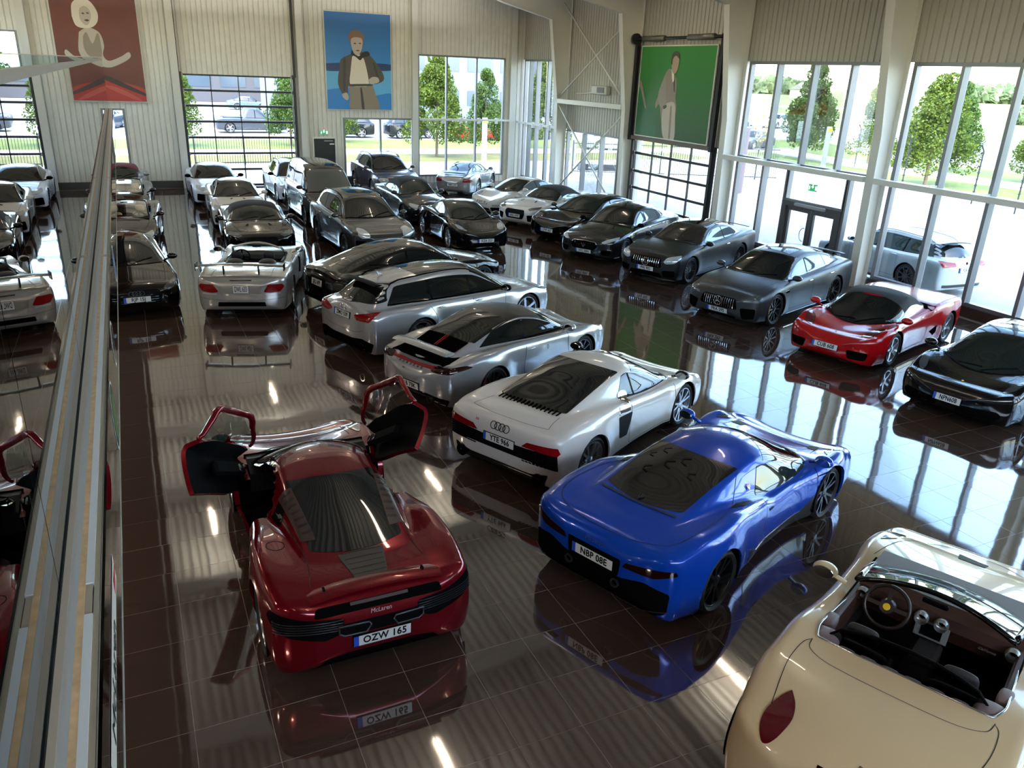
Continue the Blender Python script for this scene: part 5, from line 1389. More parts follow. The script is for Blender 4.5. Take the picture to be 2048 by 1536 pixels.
# ------------------------------------------------------------------ the cars
MESHG = mat('grille mesh black', '0b0b0c', .5, spec=.05)
def slats(B, root, y0, y1, z0, z1, n, d='F', m=None, vert=True, w_=.012, name='grille_bar', off=.012, h=None):
    """separate grille bars laid over an opening"""
    bars = []
    for i in range(n):
        if vert:
            y = y0+(y1-y0)*(i+.5)/n; pts = [(y, z0), (y, (z0+z1)/2), (y, z1)]
        else:
            z = z0+(z1-z0)*(i+.5)/n; pts = [(y0+(y1-y0)*k/6, z) for k in range(7)]
        bars.append((pts, d, False))
    for b in bars:
        V, F, N = B.ribbon_geo(b[0], b[1], w_, off); k = len(V)
        V2 = V+[Vector(v)-Vector(n_)*.02 for v, n_ in zip(V, N)]
        F2 = list(F)
        for i in range(0, k-2, 2): F2 += [(i, i+k, i+2+k, i+2), (i+1, i+3, i+3+k, i+1+k)]
        mesh_obj(name, V2, F2, m or CHROME, root)
def lid(t0, y, t1, y1, back=False):
    """hood or boot lid outline on the top surface"""
    return None
def hoodlines(tn, tcowl, yn, yc, bow=.02):
    return [([(tn+bow, -yn), (tn+.004, -yn*.5), (tn, 0), (tn+.004, yn*.5), (tn+bow, yn)], 'T', 's'),
            ([(tn+bow, yn), ((tn+tcowl)/2, (yn+yc)/2+.03), (tcowl, yc)], 'T', 's'), ([(tn+bow, -yn), ((tn+tcowl)/2, -(yn+yc)/2-.03), (tcowl, -yc)], 'T', 's')]
def bootlines(tt, tw, yt, yw, bow=.015):
    return [([(tt-bow, -yt), (tt-.003, -yt*.5), (tt, 0), (tt-.003, yt*.5), (tt-bow, yt)], 'T', 's'),
            ([(tt-bow, yt), ((tt+tw)/2, (yt+yw)/2), (tw, yw)], 'T', 's'), ([(tt-bow, -yt), ((tt+tw)/2, -(yt+yw)/2), (tw, -yw)], 'T', 's')]
def door(ta, tb, z0=.25, zt=.86, tb2=None):
    tb2 = tb2 or tb
    return [([(ta, zt), (ta+.004, .6), (ta-.004, z0+.05), (ta+.01, z0)], 'L', 's'), ([(ta+.01, z0), (tb, z0)], 'L'), ([(tb, z0), (tb+.012, .45), (tb+.005, .7), (tb2, zt)], 'L', 's')]
def F_(pl): return pl
P_BLK = paint('black', '08080a', .12, 0, 1)
G_ROW1 = 'cars parked in line under the mezzanine edge'; G_ROW2 = 'cars in the second line'; G_ROW3 = 'cars parked at an angle in the middle of the hall'; G_ROW4 = 'cars in line along the glazed side'; G_BACK = 'cars at the far end of the hall'

# ===== line along the glazed side (right) =====
def x_red(B, root, pt):
    soft = mat('soft top black', '1c1d20', .85, bump=.2, nscale=400)
    B.shell('soft_top', .385, .60, 10, soft, root, .006)
    shield(B, root, 'T', B.xn-.085*B.L, 0, YEL, .035, .045)
    for sg in (1, -1):
        l, n = B.near(B.xn-.09*B.L, sg*.62, 'T')
S = dict(body=T_mid(dim=(4.48, 1.92, 1.225, 2.6, 1.03), deck=[(0, .50), (.08, .60), (.18, .68), (.27, .76), (.4, .84), (.6, .92), (.75, .97), (.9, .95), (1, .88)],
        sh=[(0, .50), (.07, .64), (.16, .79), (.25, .80), (.4, .80), (.55, .85), (.7, .93), (.8, .95), (.92, .92), (1, .82)],
        roof=[(.21, .70), (.26, .86), (.33, 1.04), (.385, 1.17), (.44, 1.22), (.50, 1.225), (.56, 1.18), (.62, 1.02), (.66, .94)], tum=.42),
    rim='star', rimmat=RIM_SIL, rr=.245, ws=(.21, .385), dlo=[(.27, .50, .13, .0)], sglass=mat('light side glass', '9fb4bb', .05, .3), mir=(.285, .9, None),
    seams=hoodlines(.07, .215, .42, .58, .01)+door(.30, .56, .22, .8), plates=[('F', .40, 'CUB 608')],
    patches=[('headlight', [(.075, .52), (.10, .72), (.155, .80), (.185, .78), (.165, .66), (.12, .54)], 'T', mat('clear red lamp housing', '5a2024', .06, .2, 1), dict(smooth=1)),
        ('air_intake', [(.42, .42), (.80, .40), (.76, .24), (.46, .24)], 'F', MATTB, dict(r=.05)),
        ('side_scoop', [(.60, .42), (.67, .52), (.675, .36), (.65, .30)], 'L', MATTB, dict(r=.02)), ('upper_scoop', [(.585, .86), (.61, .93), (.66, .95), (.65, .90), (.61, .85)], 'L', MATTB, dict(r=.01))], extra=x_red)
make_car('sports_car', 'bright red two-seat sports car with a black soft top, plate CUB 608', paint('red', '9c0a0e', .2, 0, 1), S, (14.2, 11.35, -163), group=G_ROW4)

def x_458(B, root, pt):
    shield(B, root, 'T', B.xn-.10*B.L, 0, YEL, .035, .045)
    for sg in (1, -1):   # raised roof humps behind the seats
        m = MB().sphere((-.38, sg*.38, 1.02), (.55, .24, .17), 16, 10); m.build('roof_fairing', pt, root, True)
S = dict(body=T_mid(dim=(4.53, 1.94, 1.21, 2.65, 1.08)), rim='star', rimmat=RIM_BLK, ws=(.20, .40), glass=mat('screen glass grey', '1b2220', .02), rw=(.56, .80, .7, .6), dlo=[(.26, .54, .14, -.01)], mir=(.28, .9, None),
    seams=hoodlines(.10, .21, .40, .62, .02)+door(.29, .55, .2, .8), plates=[('F', .40, 'NPN60B', dict(w=.44, h=.11))],
    patches=[('headlight', [(.085, .66), (.12, .80), (.20, .86), (.235, .84), (.17, .74), (.12, .66)], 'T', HEADD, dict(smooth=1)),
        ('air_intake', [(.16, .36), (.74, .38), (.80, .30), (.70, .22), (.16, .24)], 'F', MATTB, dict(r=.04))],
    trims=[('splitter', [(-.8, .2), (-.4, .17), (0, .17), (.4, .17), (.8, .2)], 'F', BLKG, .03, .012)], extra=x_458)
make_car('sports_car', 'glossy black low sports car cut by the right edge, plate NPN60B', P_BLK, S, (14.15, 8.36, -167), group=G_ROW4)

def x_gt4(B, root, pt):
    slats(B, root, -.40, .40, .42, .62, 15); star3(B, root, 'F', 0, .53, .10)
    wing(B, root, float(B.X(.965)), 1.10, .62, .16, pt, (-.35, .35), .018)
    B.patch('sunroof', [(B.xn-.45*B.L, -.42), (B.xn-.45*B.L, .42), (B.xn-.60*B.L, .40), (B.xn-.60*B.L, -.40)], 'T', BLKG, .004, .05, parent=root)
    shield(B, root, 'T', B.xn-.045*B.L, 0, CHROME, .03, .035)
MG = mat('car paint matt grey', '3a3b3e', .34, .55, 0)
MK = mat('car paint matt black', '1d1e21', .36, .5, 0)
S = dict(body=T_coupe(dim=(5.05, 1.95, 1.45, 2.95, .92), deck=[(0, .66), (.05, .76), (.12, .87), (.25, .97), (.35, 1.0), (.6, 1.03), (.8, 1.06), (.93, 1.06), (1, 1.0)],
        sh=[(0, .62), (.08, .74), (.18, .86), (.3, .90), (.5, .92), (.7, .97), (.82, 1.0), (.93, .99), (1, .9)],
        roof=[(.245, .92), (.30, 1.1), (.36, 1.28), (.42, 1.39), (.5, 1.44), (.58, 1.45), (.68, 1.41), (.80, 1.27), (.90, 1.11), (.95, 1.03)], R=.365, Ra=.405),
    rim='ten', rimmat=RIM_BLK, rr=.29, caliper=mat('caliper yellow', 'c8a020', .4), ws=(.25, .42), rw=(.70, .91, .85, .85), sglass=mat('sky side glass', '5e6a70', .03, .3), dlo=[(.29, .50, .12, -.0), (.51, .70, .0, -.02), (.705, .83, -.02, -.05)], mir=(.32, 1.0, None),
    seams=hoodlines(.055, .25, .60, .74, .03)+door(.31, .505, .28, .9)+door(.515, .70, .28, .9, .73), handles=[(.49, .83), (.70, .87)], handm=CHROME, plates=[('F', .33, 'FRA 295')],
    patches=[('grille', [(-.48, .40), (-.42, .64), (.42, .64), (.48, .40)], 'F', MATTB, dict(r=.06, both=False)), ('headlight', [(.52, .62), (.62, .72), (.86, .76), (.90, .70), (.66, .60)], 'F', HEADD, dict(r=.03)),
        ('air_intake', [(.54, .46), (.86, .48), (.84, .24), (.60, .22)], 'F', MATTB, dict(r=.05)), ('lower_intake', [(-.45, .24), (.45, .24), (.4, .16), (-.4, .16)], 'F', MATTB, dict(both=False)),
        ('fender_vent', [(.245, .74), (.285, .75), (.285, .69), (.25, .70)], 'L', BLKG, dict(r=.01))],
    trims=[('sill_trim', [(.27, .17), (.73, .17)], 'L', CHROME, .02, .01), ('window_trim', [(.30, .955), (.5, .975), (.7, 1.02), (.8, 1.05)], 'L', CHROME, .01, .008)], extra=x_gt4)
make_car('saloon_car', 'matt dark grey four-door fastback with a small raised rear wing, plate FRA 295', MG, S, (14.0, 14.45, -161), group=G_ROW4)
def x_scoupe(B, root, pt):
    slats(B, root, -.42, .42, .48, .68, 13, w_=.016); star3(B, root, 'F', 0, .57, .10)
    B.shell('glass_roof', .43, .66, 11, BLKG, root, .004)
    shield(B, root, 'T', B.xn-.045*B.L, 0, CHROME, .03, .035)
    wing(B, root, float(B.X(.965)), 1.05, .6, .10, pt, (), .012)
S = dict(body=T_coupe(dim=(5.03, 1.90, 1.41, 2.945, .85), deck=[(0, .70), (.05, .80), (.14, .90), (.27, .98), (.35, 1.0), (.6, 1.02), (.8, 1.04), (.93, 1.03), (1, .97)],
        sh=[(0, .66), (.08, .78), (.18, .87), (.3, .90), (.5, .92), (.7, .95), (.82, .97), (.93, .97), (1, .9)],
        roof=[(.25, .93), (.30, 1.08), (.36, 1.25), (.42, 1.36), (.5, 1.40), (.56, 1.41), (.66, 1.37), (.77, 1.24), (.87, 1.09), (.93, 1.02)], R=.36, Ra=.40),
    rim='mesh', rimmat=RIM_BLK, rr=.285, ws=(.255, .42), glass=mat('screen glass beige inside', '2b2722', .03), rw=(.68, .88, .85, .85), sglass=mat('sky side glass', ''), dlo=[(.30, .58, .12, -.01), (.59, .80, -.01, -.06)], mir=(.33, .98, None),
    seams=hoodlines(.05, .25, .60, .74, .03)+door(.32, .60, .28, .88), handles=[(.58, .83)], handm=CHROME, plates=[('F', .40, 'PHJ 902')],
    patches=[('grille', [(-.48, .46), (-.44, .70), (.44, .70), (.48, .46)], 'F', MATTB, dict(r=.07, both=False)), ('headlight', [(.52, .62), (.58, .74), (.84, .80), (.88, .72), (.80, .62), (.60, .58)], 'F', HEADL, dict(r=.04)),
        ('air_intake', [(.50, .40), (.82, .42), (.82, .24), (.54, .24)], 'F', MATTB, dict(r=.05)), ('lower_intake', [(-.45, .32), (.45, .32), (.5, .2), (-.5, .2)], 'F', MATTB, dict(both=False))],
    trims=[('sill_trim', [(.27, .19), (.73, .19)], 'L', RIM_GRY, .02, .01)], extra=x_scoupe)
make_car('coupe', 'matt black two-door coupe with upright chrome grille bars, plate PHJ 902', MK, S, (14.4, 18.35, -156), group=G_ROW4)
def x_ghibli(B, root, pt):
    slats(B, root, -.34, .34, .40, .58, 9, m=BLKG); trident(B, root, 'F', 0, .47, .065); trident(B, root, 'F', 0, .70, .025)
    for i in range(3): B.patch('fender_vent', [(B.xn-(.25+.02*i)*B.L, .74), (B.xn-(.262+.02*i)*B.L, .745), (B.xn-(.262+.02*i)*B.L, .71), (B.xn-(.25+.02*i)*B.L, .705)], 'L', BLK, .004, .005, parent=root, mirror=True)
S = dict(body=T_coupe(dim=(4.97, 1.945, 1.46, 3.0, .93), deck=[(0, .60), (.05, .73), (.12, .86), (.25, .97), (.35, 1.0), (.6, 1.03), (.8, 1.06), (.93, 1.06), (1, 1.0)],
        roof=[(.26, .94), (.31, 1.1), (.37, 1.28), (.43, 1.40), (.5, 1.45), (.58, 1.46), (.68, 1.42), (.79, 1.28), (.89, 1.12), (.94, 1.05)], R=.35, Ra=.385, nf=(2.2, 2.4, 2.3), df=.42),
    rim='mesh', rimmat=RIM_GRY, rr=.27, ws=(.265, .43), rw=(.70, .89, .85, .85), sglass=mat('sky side glass', ''), dlo=[(.30, .50, .12, .0), (.51, .69, 0, -.02), (.70, .80, -.02, -.045)], mir=(.335, .99, BLK),
    seams=hoodlines(.06, .26, .50, .76, .04)+door(.32, .505, .28, .9)+door(.515, .70, .28, .9, .72), handles=[(.49, .84), (.69, .87)], handm=CHROME, plates=[('F', .33, 'HYJ 30N')],
    patches=[('grille', [(-.46, .50), (-.36, .60), (0, .62), (.36, .60), (.46, .50), (.36, .38), (0, .36), (-.36, .38)], 'F', MATTB, dict(r=.05, both=False)), ('headlight', [(.54, .62), (.66, .70), (.88, .76), (.90, .70), (.66, .60)], 'F', HEADL, dict(r=.03)),
        ('air_intake', [(.55, .40), (.84, .42), (.80, .26), (.58, .26)], 'F', MATTB, dict(r=.05))],
    trims=[('grille_surround', [(-.47, .50), (-.36, .61), (0, .63), (.36, .61), (.47, .50), (.36, .37), (0, .35), (-.36, .37), (-.47, .50)], 'F', CHROME, .014, .01), ('window_trim', [(.30, .955), (.5, .98), (.7, 1.03), (.79, 1.06)], 'L', CHROME, .012, .008)], extra=x_ghibli)
make_car('saloon_car', 'dark grey metallic four-door saloon with oval grille and chrome window line, plate HYJ 30N', paint('graphite', '2c2d30', .22, .6, 1), S, (14.0, 21.3, -150), group=G_ROW4)
S = dict(body=T_coupe(dim=(4.96, 1.97, 1.38, 2.9, .93), deck=[(0, .56), (.05, .66), (.12, .76), (.25, .90), (.35, .95), (.6, 1.0), (.8, 1.02), (.93, 1.0), (1, .92)],
        sh=[(0, .54), (.07, .72), (.16, .86), (.27, .87), (.5, .89), (.7, .95), (.82, .98), (.93, .95), (1, .86)],
        roof=[(.24, .90), (.30, 1.06), (.36, 1.22), (.42, 1.33), (.5, 1.37), (.57, 1.38), (.68, 1.33), (.80, 1.18), (.90, 1.03), (.95, .97)], R=.36, Ra=.395, nf=(2.2, 2.3, 2.2), df=.42),
    rim='five', rimmat=RIM_BLK, ws=(.25, .43), glass=mat('screen glass grey', ''), rw=(.68, .89, .85, .85), sglass=mat('sky side glass', ''), dlo=[(.29, .50, .12, .0), (.51, .69, 0, -.02), (.70, .82, -.02, -.05)], mir=(.32, .98, None),
    seams=hoodlines(.06, .25, .42, .70, .03)+door(.32, .505, .26, .88)+door(.515, .70, .26, .88, .72), handles=[], plates=[('F', .42, 'CFW 667')],
    patches=[('headlight', [(.05, .66), (.06, .80), (.115, .84), (.14, .76), (.11, .62)], 'T', HEADD, dict(smooth=1)), ('air_intake', [(.62, .62), (.80, .60), (.82, .34), (.66, .30)], 'F', MATTB, dict(r=.05)),
        ('lower_intake', [(-.55, .32), (.55, .32), (.5, .2), (-.5, .2)], 'F', MATTB, dict(both=False))],
    extra=lambda B, root, pt: shield(B, root, 'T', B.xn-.075*B.L, 0, YEL, .03, .04))
make_car('saloon_car', 'glossy black low saloon with oval headlamps, plate CFW 667', P_BLK, S, (14.3, 23.8, -157), group=G_ROW4)
def x_ftype(top):
    def f(B, root, pt):
        soft = mat('soft top black', '1c1d20', .85, bump=.2, nscale=400)
        B.shell('soft_top', .415, .735, 10, soft, root, .008)
        for sg in (1, -1):
            B.patch('hood_vent', [(B.xn-.17*B.L, sg*.30), (B.xn-.205*B.L, sg*.26), (B.xn-.215*B.L, sg*.30), (B.xn-.18*B.L, sg*.36)][::sg], 'T', BLK, .004, .01, parent=root)
    return f
FT = dict(body=T_coupe(dim=(4.47, 1.92, 1.31, 2.62, .87), deck=[(0, .62), (.05, .72), (.12, .81), (.25, .92), (.35, .95), (.6, .98), (.8, 1.0), (.93, .97), (1, .88)],
        sh=[(0, .58), (.07, .70), (.17, .82), (.3, .85), (.5, .86), (.7, .92), (.82, .95), (.93, .92), (1, .82)],
        roof=[(.28, .91), (.33, 1.05), (.38, 1.18), (.43, 1.27), (.5, 1.305), (.56, 1.31), (.63, 1.27), (.70, 1.13), (.76, 1.0)], R=.36, Ra=.395, nf=(2.4, 2.5, 2.3), df=.4),
    rim='ten', rimmat=RIM_BLK, ws=(.29, .43), glass=mat('screen glass grey', ''), sglass=mat('light side glass', ''), dlo=[(.33, .60, .10, -.01)], mir=(.36, .96, None),
    seams=hoodlines(.06, .28, .52, .72, .03)+door(.35, .63, .26, .85), handles=[(.60, .78)], plates=[('F', .45, 'BXE 14W')],
    patches=[('grille', [(-.40, .66), (.40, .66), (.44, .52), (.36, .34), (-.36, .34), (-.44, .52)], 'F', MESHG, dict(r=.06, both=False)), ('headlight', [(.50, .70), (.60, .74), (.84, .78), (.86, .72), (.62, .66)], 'F', HEADD, dict(r=.02)),
        ('air_intake', [(.52, .50), (.80, .52), (.76, .30), (.56, .28)], 'F', MATTB, dict(r=.05))], extra=x_ftype(1))
make_car('convertible', 'white roadster with closed black soft top and large dark grille, plate BXE 14W', paint('white', 'cfccc6', .2, 0, 1), FT, (14.15, 26.5, -154), group=G_ROW4)
def p911(B, root, pt): shield(B, root, 'T', B.xn-.075*B.L, 0, YEL, .03, .04)
S997 = dict(body=T_911(dim=(4.43, 1.81, 1.30, 2.35, .98)), rim='five', rimmat=RIM_SIL, ws=(.25, .43), glass=mat('screen glass grey', ''), rw=(.60, .80, .85, .8), sglass=mat('sky side glass', ''), dlo=[(.30, .55, .12, -.02), (.56, .76, -.02, -.06)], mir=(.33, .96, None),
    seams=hoodlines(.055, .24, .40, .55, .02)+door(.32, .57, .25, .85), handles=[(.545, .78)], plates=[('F', .50, 'BZO 12R')],
    patches=[('headlight', [(.055, .58), (.075, .70), (.12, .735), (.16, .70), (.155, .60), (.10, .55)], 'T', HEADL, dict(smooth=1)), ('air_intake', [(.42, .34), (.76, .36), (.74, .22), (.44, .22)], 'F', MATTB, dict(r=.04)),
        ('lower_intake', [(-.36, .30), (.36, .30), (.36, .22), (-.36, .22)], 'F', MATTB, dict(both=False)), ('indicator', [(.48, .44), (.76, .46), (.74, .40), (.50, .39)], 'F', HEADL, dict(r=.02))], extra=p911)
make_car('sports_car', 'white rounded coupe with oval headlamps at the far end of the glazed line', paint('pearl white', 'cfccc4', .2, 0, 1), S997, (14.1, 29.1, -158), group=G_ROW4)
# ===== far end =====
def x996r(B, root, pt):
    wing(B, root, float(B.X(.90)), .93, .50, .22, mat('spoiler dark', '2a2622', .3), (), .03, bow=.05)
S = dict(S997); S.update(body=T_911(dim=(4.43, 1.77, 1.30, 2.35, 1.0)), rim='twin', rimmat=RIM_SIL, rw=(.60, .82, .88, .85), rwm=mat('rear glass sky', '3a4446', .03, .2),
    plates=[('B', .48, 'AMO 574')], patches=[('taillight', [(.46, .66), (.52, .76), (.80, .74), (.84, .66), (.80, .60), (.5, .60)], 'B', REDL, dict(r=.03))],
    seams=[([(-.5, .56), (0, .52), (.5, .56)], 'B', 's')]+door(.32, .57, .25, .85), exh=[(.5, .22, .045)], exm=CHROME, extra=x996r)
make_car('sports_car', 'silver rounded coupe seen from behind with raised rear spoiler, plate AMO 574', paint('silver', 'a2a4a7', .25, .6, 1), S, (14.2, 34.9, 50), group=G_BACK)
def x996t(B, root, pt): shield(B, root, 'T', B.xn-.075*B.L, 0, YEL, .03, .04)
S = dict(S997); S.update(body=T_911(dim=(4.43, 1.83, 1.295, 2.35, 1.0), fl=(.03, .06)), rim='twin', rimmat=RIM_SIL, plates=[('F', .40, 'KZA 353')],
    patches=[('headlight', [(.05, .52), (.06, .66), (.10, .76), (.155, .76), (.15, .64), (.11, .56)], 'T', HEADL, dict(smooth=1)), ('air_intake', [(.44, .40), (.80, .42), (.76, .22), (.46, .22)], 'F', MATTB, dict(r=.04)),
        ('lower_intake', [(-.36, .32), (.36, .32), (.36, .2), (-.36, .2)], 'F', MATTB, dict(both=False)), ('side_scoop', [(.68, .78), (.70, .82), (.71, .60), (.695, .56)], 'L', MATTB, dict(r=.01))], extra=x996t)
make_car('sports_car', 'glossy black rounded coupe with twin-spoke silver wheels, plate KZA 353', P_BLK, S, (9.55, 24.0, -91), group=G_BACK)
def x_cab1(B, root, pt):
    B.shell('soft_top', .40, .80, 10, mat('soft top black', ''), root, .008)
    for sg in (1, -1): slats(B, root, sg*.06 if sg > 0 else -.26, .26 if sg > 0 else -.06, .52, .66, 6, m=RIM_GRY, w_=.008)
S = dict(body=T_coupe(dim=(4.36, 1.75, 1.41, 2.66, .75), deck=[(0, .68), (.05, .78), (.12, .88), (.25, .97), (.35, .99), (.6, 1.0), (.8, 1.02), (.93, 1.02), (1, .95)],
        roof=[(.27, .95), (.32, 1.12), (.37, 1.28), (.42, 1.38), (.5, 1.41), (.6, 1.41), (.7, 1.36), (.78, 1.16), (.83, 1.03)], R=.33, Ra=.36),
    rim='twin', rimmat=RIM_BLK, ws=(.275, .42), glass=mat('screen glass grey', ''), sglass=mat('sky side glass', ''), dlo=[(.31, .54, .1, 0), (.55, .70, 0, -.02)], mir=(.34, 1.0, None),
    seams=hoodlines(.05, .26, .55, .66, .03)+door(.33, .58, .28, .9), handles=[(.555, .83)],
    patches=[('grille', [(.04, .50), (.04, .68), (.28, .67), (.27, .52)], 'F', MATTB, dict(r=.04)), ('headlight', [(.40, .58), (.42, .72), (.72, .76), (.78, .68), (.62, .58)], 'F', HEADL, dict(r=.05)),
        ('lower_intake', [(-.4, .38), (.4, .38), (.36, .24), (-.36, .24)], 'F', MATTB, dict(both=False)), ('air_intake', [(.50, .38), (.76, .40), (.74, .26), (.50, .26)], 'F', MATTB, dict(r=.04))], extra=x_cab1)
make_car('convertible', 'small dark grey convertible with closed black soft top between the two grey and black cars', paint('dark anthracite', '1f2125', .2, .4, 1), S, (9.42, 28.6, -88), group=G_BACK)
def rails(t0, t1, m=None): return lambda B, root, pt: roof_rails(B, root, t0, t1, m)
SUVB = dict(rim='ten', rimmat=RIM_SIL, rr=.28, ws=(.25, .40), rw=(1.15, 1.5, .66, .6, 'B'), dlo=[(.285, .47, .10, 0), (.48, .68, 0, 0), (.69, .86, 0, -.03)], mir=(.31, 1.18, None),
    seams=hoodlines(.05, .25, .66, .76, .03)+door(.315, .475, .42, 1.06)+door(.485, .68, .42, 1.06), handles=[(.46, .98), (.665, .99)])
def x_tou(B, root, pt):
    roof_rails(B, root, .44, .84); slats(B, root, -.42, .42, .66, .84, 4, vert=False, w_=.014)
S = dict(SUVB); S.update(body=T_suv(dim=(4.88, 1.98, 1.70, 2.9, .9)), sglass=CARGLASS, patches=[('grille', [(-.46, .64), (-.46, .86), (.46, .86), (.46, .64)], 'F', MATTB, dict(r=.05, both=False)),
        ('headlight', [(.50, .68), (.50, .86), (.84, .90), (.88, .80), (.80, .70)], 'F', HEADL, dict(r=.04)), ('lower_intake', [(-.6, .5), (.6, .5), (.55, .34), (-.55, .34)], 'F', MATTB, dict(both=False))], extra=x_tou)
make_car('suv', 'violet grey off-roader with roof rails standing at the far window', paint('violet grey', '4c4954', .25, .6, 1), S, (10.2, 34.85, -90), group=G_BACK)
def x_cay(B, root, pt):
    roof_rails(B, root, .44, .84); B.patch('glass_roof', [(B.xn-.42*B.L, -.45), (B.xn-.42*B.L, .45), (B.xn-.70*B.L, .45), (B.xn-.70*B.L, -.45)], 'T', BLKG, .004, .06, parent=root)
    shield(B, root, 'T', B.xn-.06*B.L, 0, YEL, .035, .045); slats(B, root, -.45, .45, .52, .64, 2, vert=False, m=BLK, w_=.02)
S = dict(SUVB); S.update(body=T_suv(dim=(4.92, 1.98, 1.69, 2.9, .92), deck=[(0, .74), (.05, .86), (.12, .97), (.25, 1.08), (.5, 1.15), (.8, 1.17), (.95, 1.12), (1, 1.05)], sh=[(0, .74), (.07, .92), (.16, 1.02), (.3, 1.05), (.6, 1.09), (.85, 1.12), (1, 1.05)], nf=(2.4, 2.6, 2.4), df=.38),
    rim='mesh', rimmat=RIM_GRY, patches=[('headlight', [(.46, .78), (.52, .94), (.74, .98), (.82, .86), (.70, .74)], 'F', HEADL, dict(r=.07)), ('grille', [(-.52, .50), (-.5, .68), (.5, .68), (.52, .50)], 'F', MATTB, dict(r=.05, both=False)),
        ('air_intake', [(.58, .50), (.60, .68), (.86, .70), (.84, .48)], 'F', MATTB, dict(r=.05)), ('lower_intake', [(-.5, .42), (.5, .42), (.45, .32), (-.45, .32)], 'F', MATTB, dict(both=False))], extra=x_cay)
make_car('suv', 'dark grey metallic off-roader with oval headlamps behind the long black coupe', paint('steel grey', '44474a', .22, .7, 1), S, (6.15, 23.6, -87), group=G_ROW3)
def x_van(B, root, pt):
    for z in (.78, .86): B.ribbons('grille_bar', [([(y, z) for y in np.linspace(-.5, .5, 9)], 'F')], CHROME, .016, .012, root)
S = dict(body=T_suv(dim=(4.9, 1.90, 1.97, 3.0, .9), deck=[(0, .88), (.05, 1.02), (.12, 1.12), (.2, 1.18), (.5, 1.2), (.8, 1.2), (1, 1.15)], sh=[(0, .84), (.07, .98), (.15, 1.08), (.3, 1.12), (.6, 1.14), (.85, 1.14), (1, 1.1)],
        roof=[(.13, 1.12), (.18, 1.34), (.24, 1.6), (.29, 1.80), (.34, 1.90), (.45, 1.96), (.7, 1.97), (.88, 1.94), (.95, 1.84), (.985, 1.4)], wbf=[(0, .82), (.15, .88), (.5, .90), (.9, .88), (1, .84)], tum=.2, R=.34, Ra=.38, gc=.18, kf=.16),
    rim='twin', rimmat=RIM_GRY, ws=(.14, .30, .92, .88), glass=mat('screen glass light inside', '4a4c48', .03), rw=(1.25, 1.75, .7, .66, 'B'), sglass=mat('dark orange glass', '2e2620', .03, .2), dlo=[(.20, .36, .09, 0), (.375, .62, 0, 0), (.635, .90, 0, 0)], mir=(.24, 1.26, None),
    seams=hoodlines(.05, .14, .66, .78, .02)+door(.22, .37, .35, 1.1)+door(.375, .63, .35, 1.1), handles=[(.35, 1.0)],
    patches=[('grille', [(-.55, .74), (-.5, .90), (.5, .90), (.55, .74)], 'F', MATTB, dict(r=.03, both=False)), ('headlight', [(.54, .74), (.52, .92), (.82, .96), (.86, .80)], 'F', HEADL, dict(r=.04)), ('lower_intake', [(-.6, .5), (.6, .5), (.5, .34), (-.5, .34)], 'F', MATTB, dict(both=False))], extra=x_van)
make_car('van', 'tall black passenger van with pale seats behind its windscreen', paint('blue black', '0c1014', .1, .2, 1), S, (6.15, 29.1, -89.5), cat='van', group=G_ROW3)
EST = dict(body=T_coupe(dim=(4.7, 1.81, 1.46, 2.84, .8), roof=[(.25, .93), (.30, 1.1), (.36, 1.29), (.42, 1.41), (.5, 1.45), (.6, 1.46), (.75, 1.43), (.87, 1.36), (.93, 1.22), (.965, 1.03)]),
    rim='ten', rimmat=RIM_SIL, ws=(.255, .42), rw=(1.02, 1.3, .6, .52, 'B'), dlo=[(.29, .48, .12, .0), (.49, .68, 0, 0), (.69, .88, 0, -.04)], mir=(.325, 1.0, BLK), seams=hoodlines(.05, .25, .6, .70, .03)+door(.315, .485, .28, .9)+door(.495, .68, .28, .9), handles=[(.47, .83), (.66, .86)],
    patches=[('grille', [(-.42, .46), (-.42, .66), (.42, .66), (.42, .46)], 'F', MATTB, dict(r=.06, both=False)), ('headlight', [(.50, .58), (.52, .72), (.80, .78), (.84, .68), (.76, .60)], 'F', HEADL, dict(r=.04)), ('air_intake', [(.46, .40), (.78, .42), (.76, .26), (.50, .26)], 'F', MATTB, dict(r=.04))],
    extra=lambda B, root, pt: (roof_rails(B, root, .44, .86), star3(B, root, 'F', 0, .56, .09), B.patch('glass_roof', [(B.xn-.43*B.L, -.4), (B.xn-.43*B.L, .4), (B.xn-.68*B.L, .4), (B.xn-.68*B.L, -.4)], 'T', BLKG, .004, .05, parent=root)))
make_car('estate_car', 'white estate car half hidden behind the black van', paint('cold white', 'd2d4d6', .2, 0, 1), EST, (6.1, 34.5, -90), group=G_ROW3)
# ===== second line =====
def x_bmw(B, root, pt):
    for sg in (1, -1): slats(B, root, *((.05, .22) if sg > 0 else (-.22, -.05)), .46, .64, 5, m=BLK, w_=.008)
BMW = dict(body=T_coupe(dim=(4.8, 1.89, 1.39, 2.86, .84)), rim='ten', rimmat=RIM_BLK, ws=(.25, .43), rw=(.66, .86, .9, .9), dlo=DLO_C, mir=(.33, .98, BLK), seams=SEAM_C, handles=[(.57, .80)],
    patches=[('grille', [(.03, .42), (.03, .68), (.24, .66), (.24, .44)], 'F', MATTB, dict(r=.04)), ('headlight', [(.42, .60), (.44, .70), (.78, .76), (.82, .68), (.62, .60)], 'F', HEADL, dict(r=.03)), ('air_intake', [(.44, .46), (.80, .50), (.82, .24), (.50, .22)], 'F', MATTB, dict(r=.05)),
        ('lower_intake', [(-.36, .36), (.36, .36), (.36, .22), (-.36, .22)], 'F', MATTB, dict(both=False))], extra=x_bmw)
make_car('coupe', 'white coupe farthest back in the second line, in front of the overhead glass door', paint('ice white', 'd4d6d8', .2, 0, 1), BMW, (3.0, 34.4, -90), group=G_ROW2)
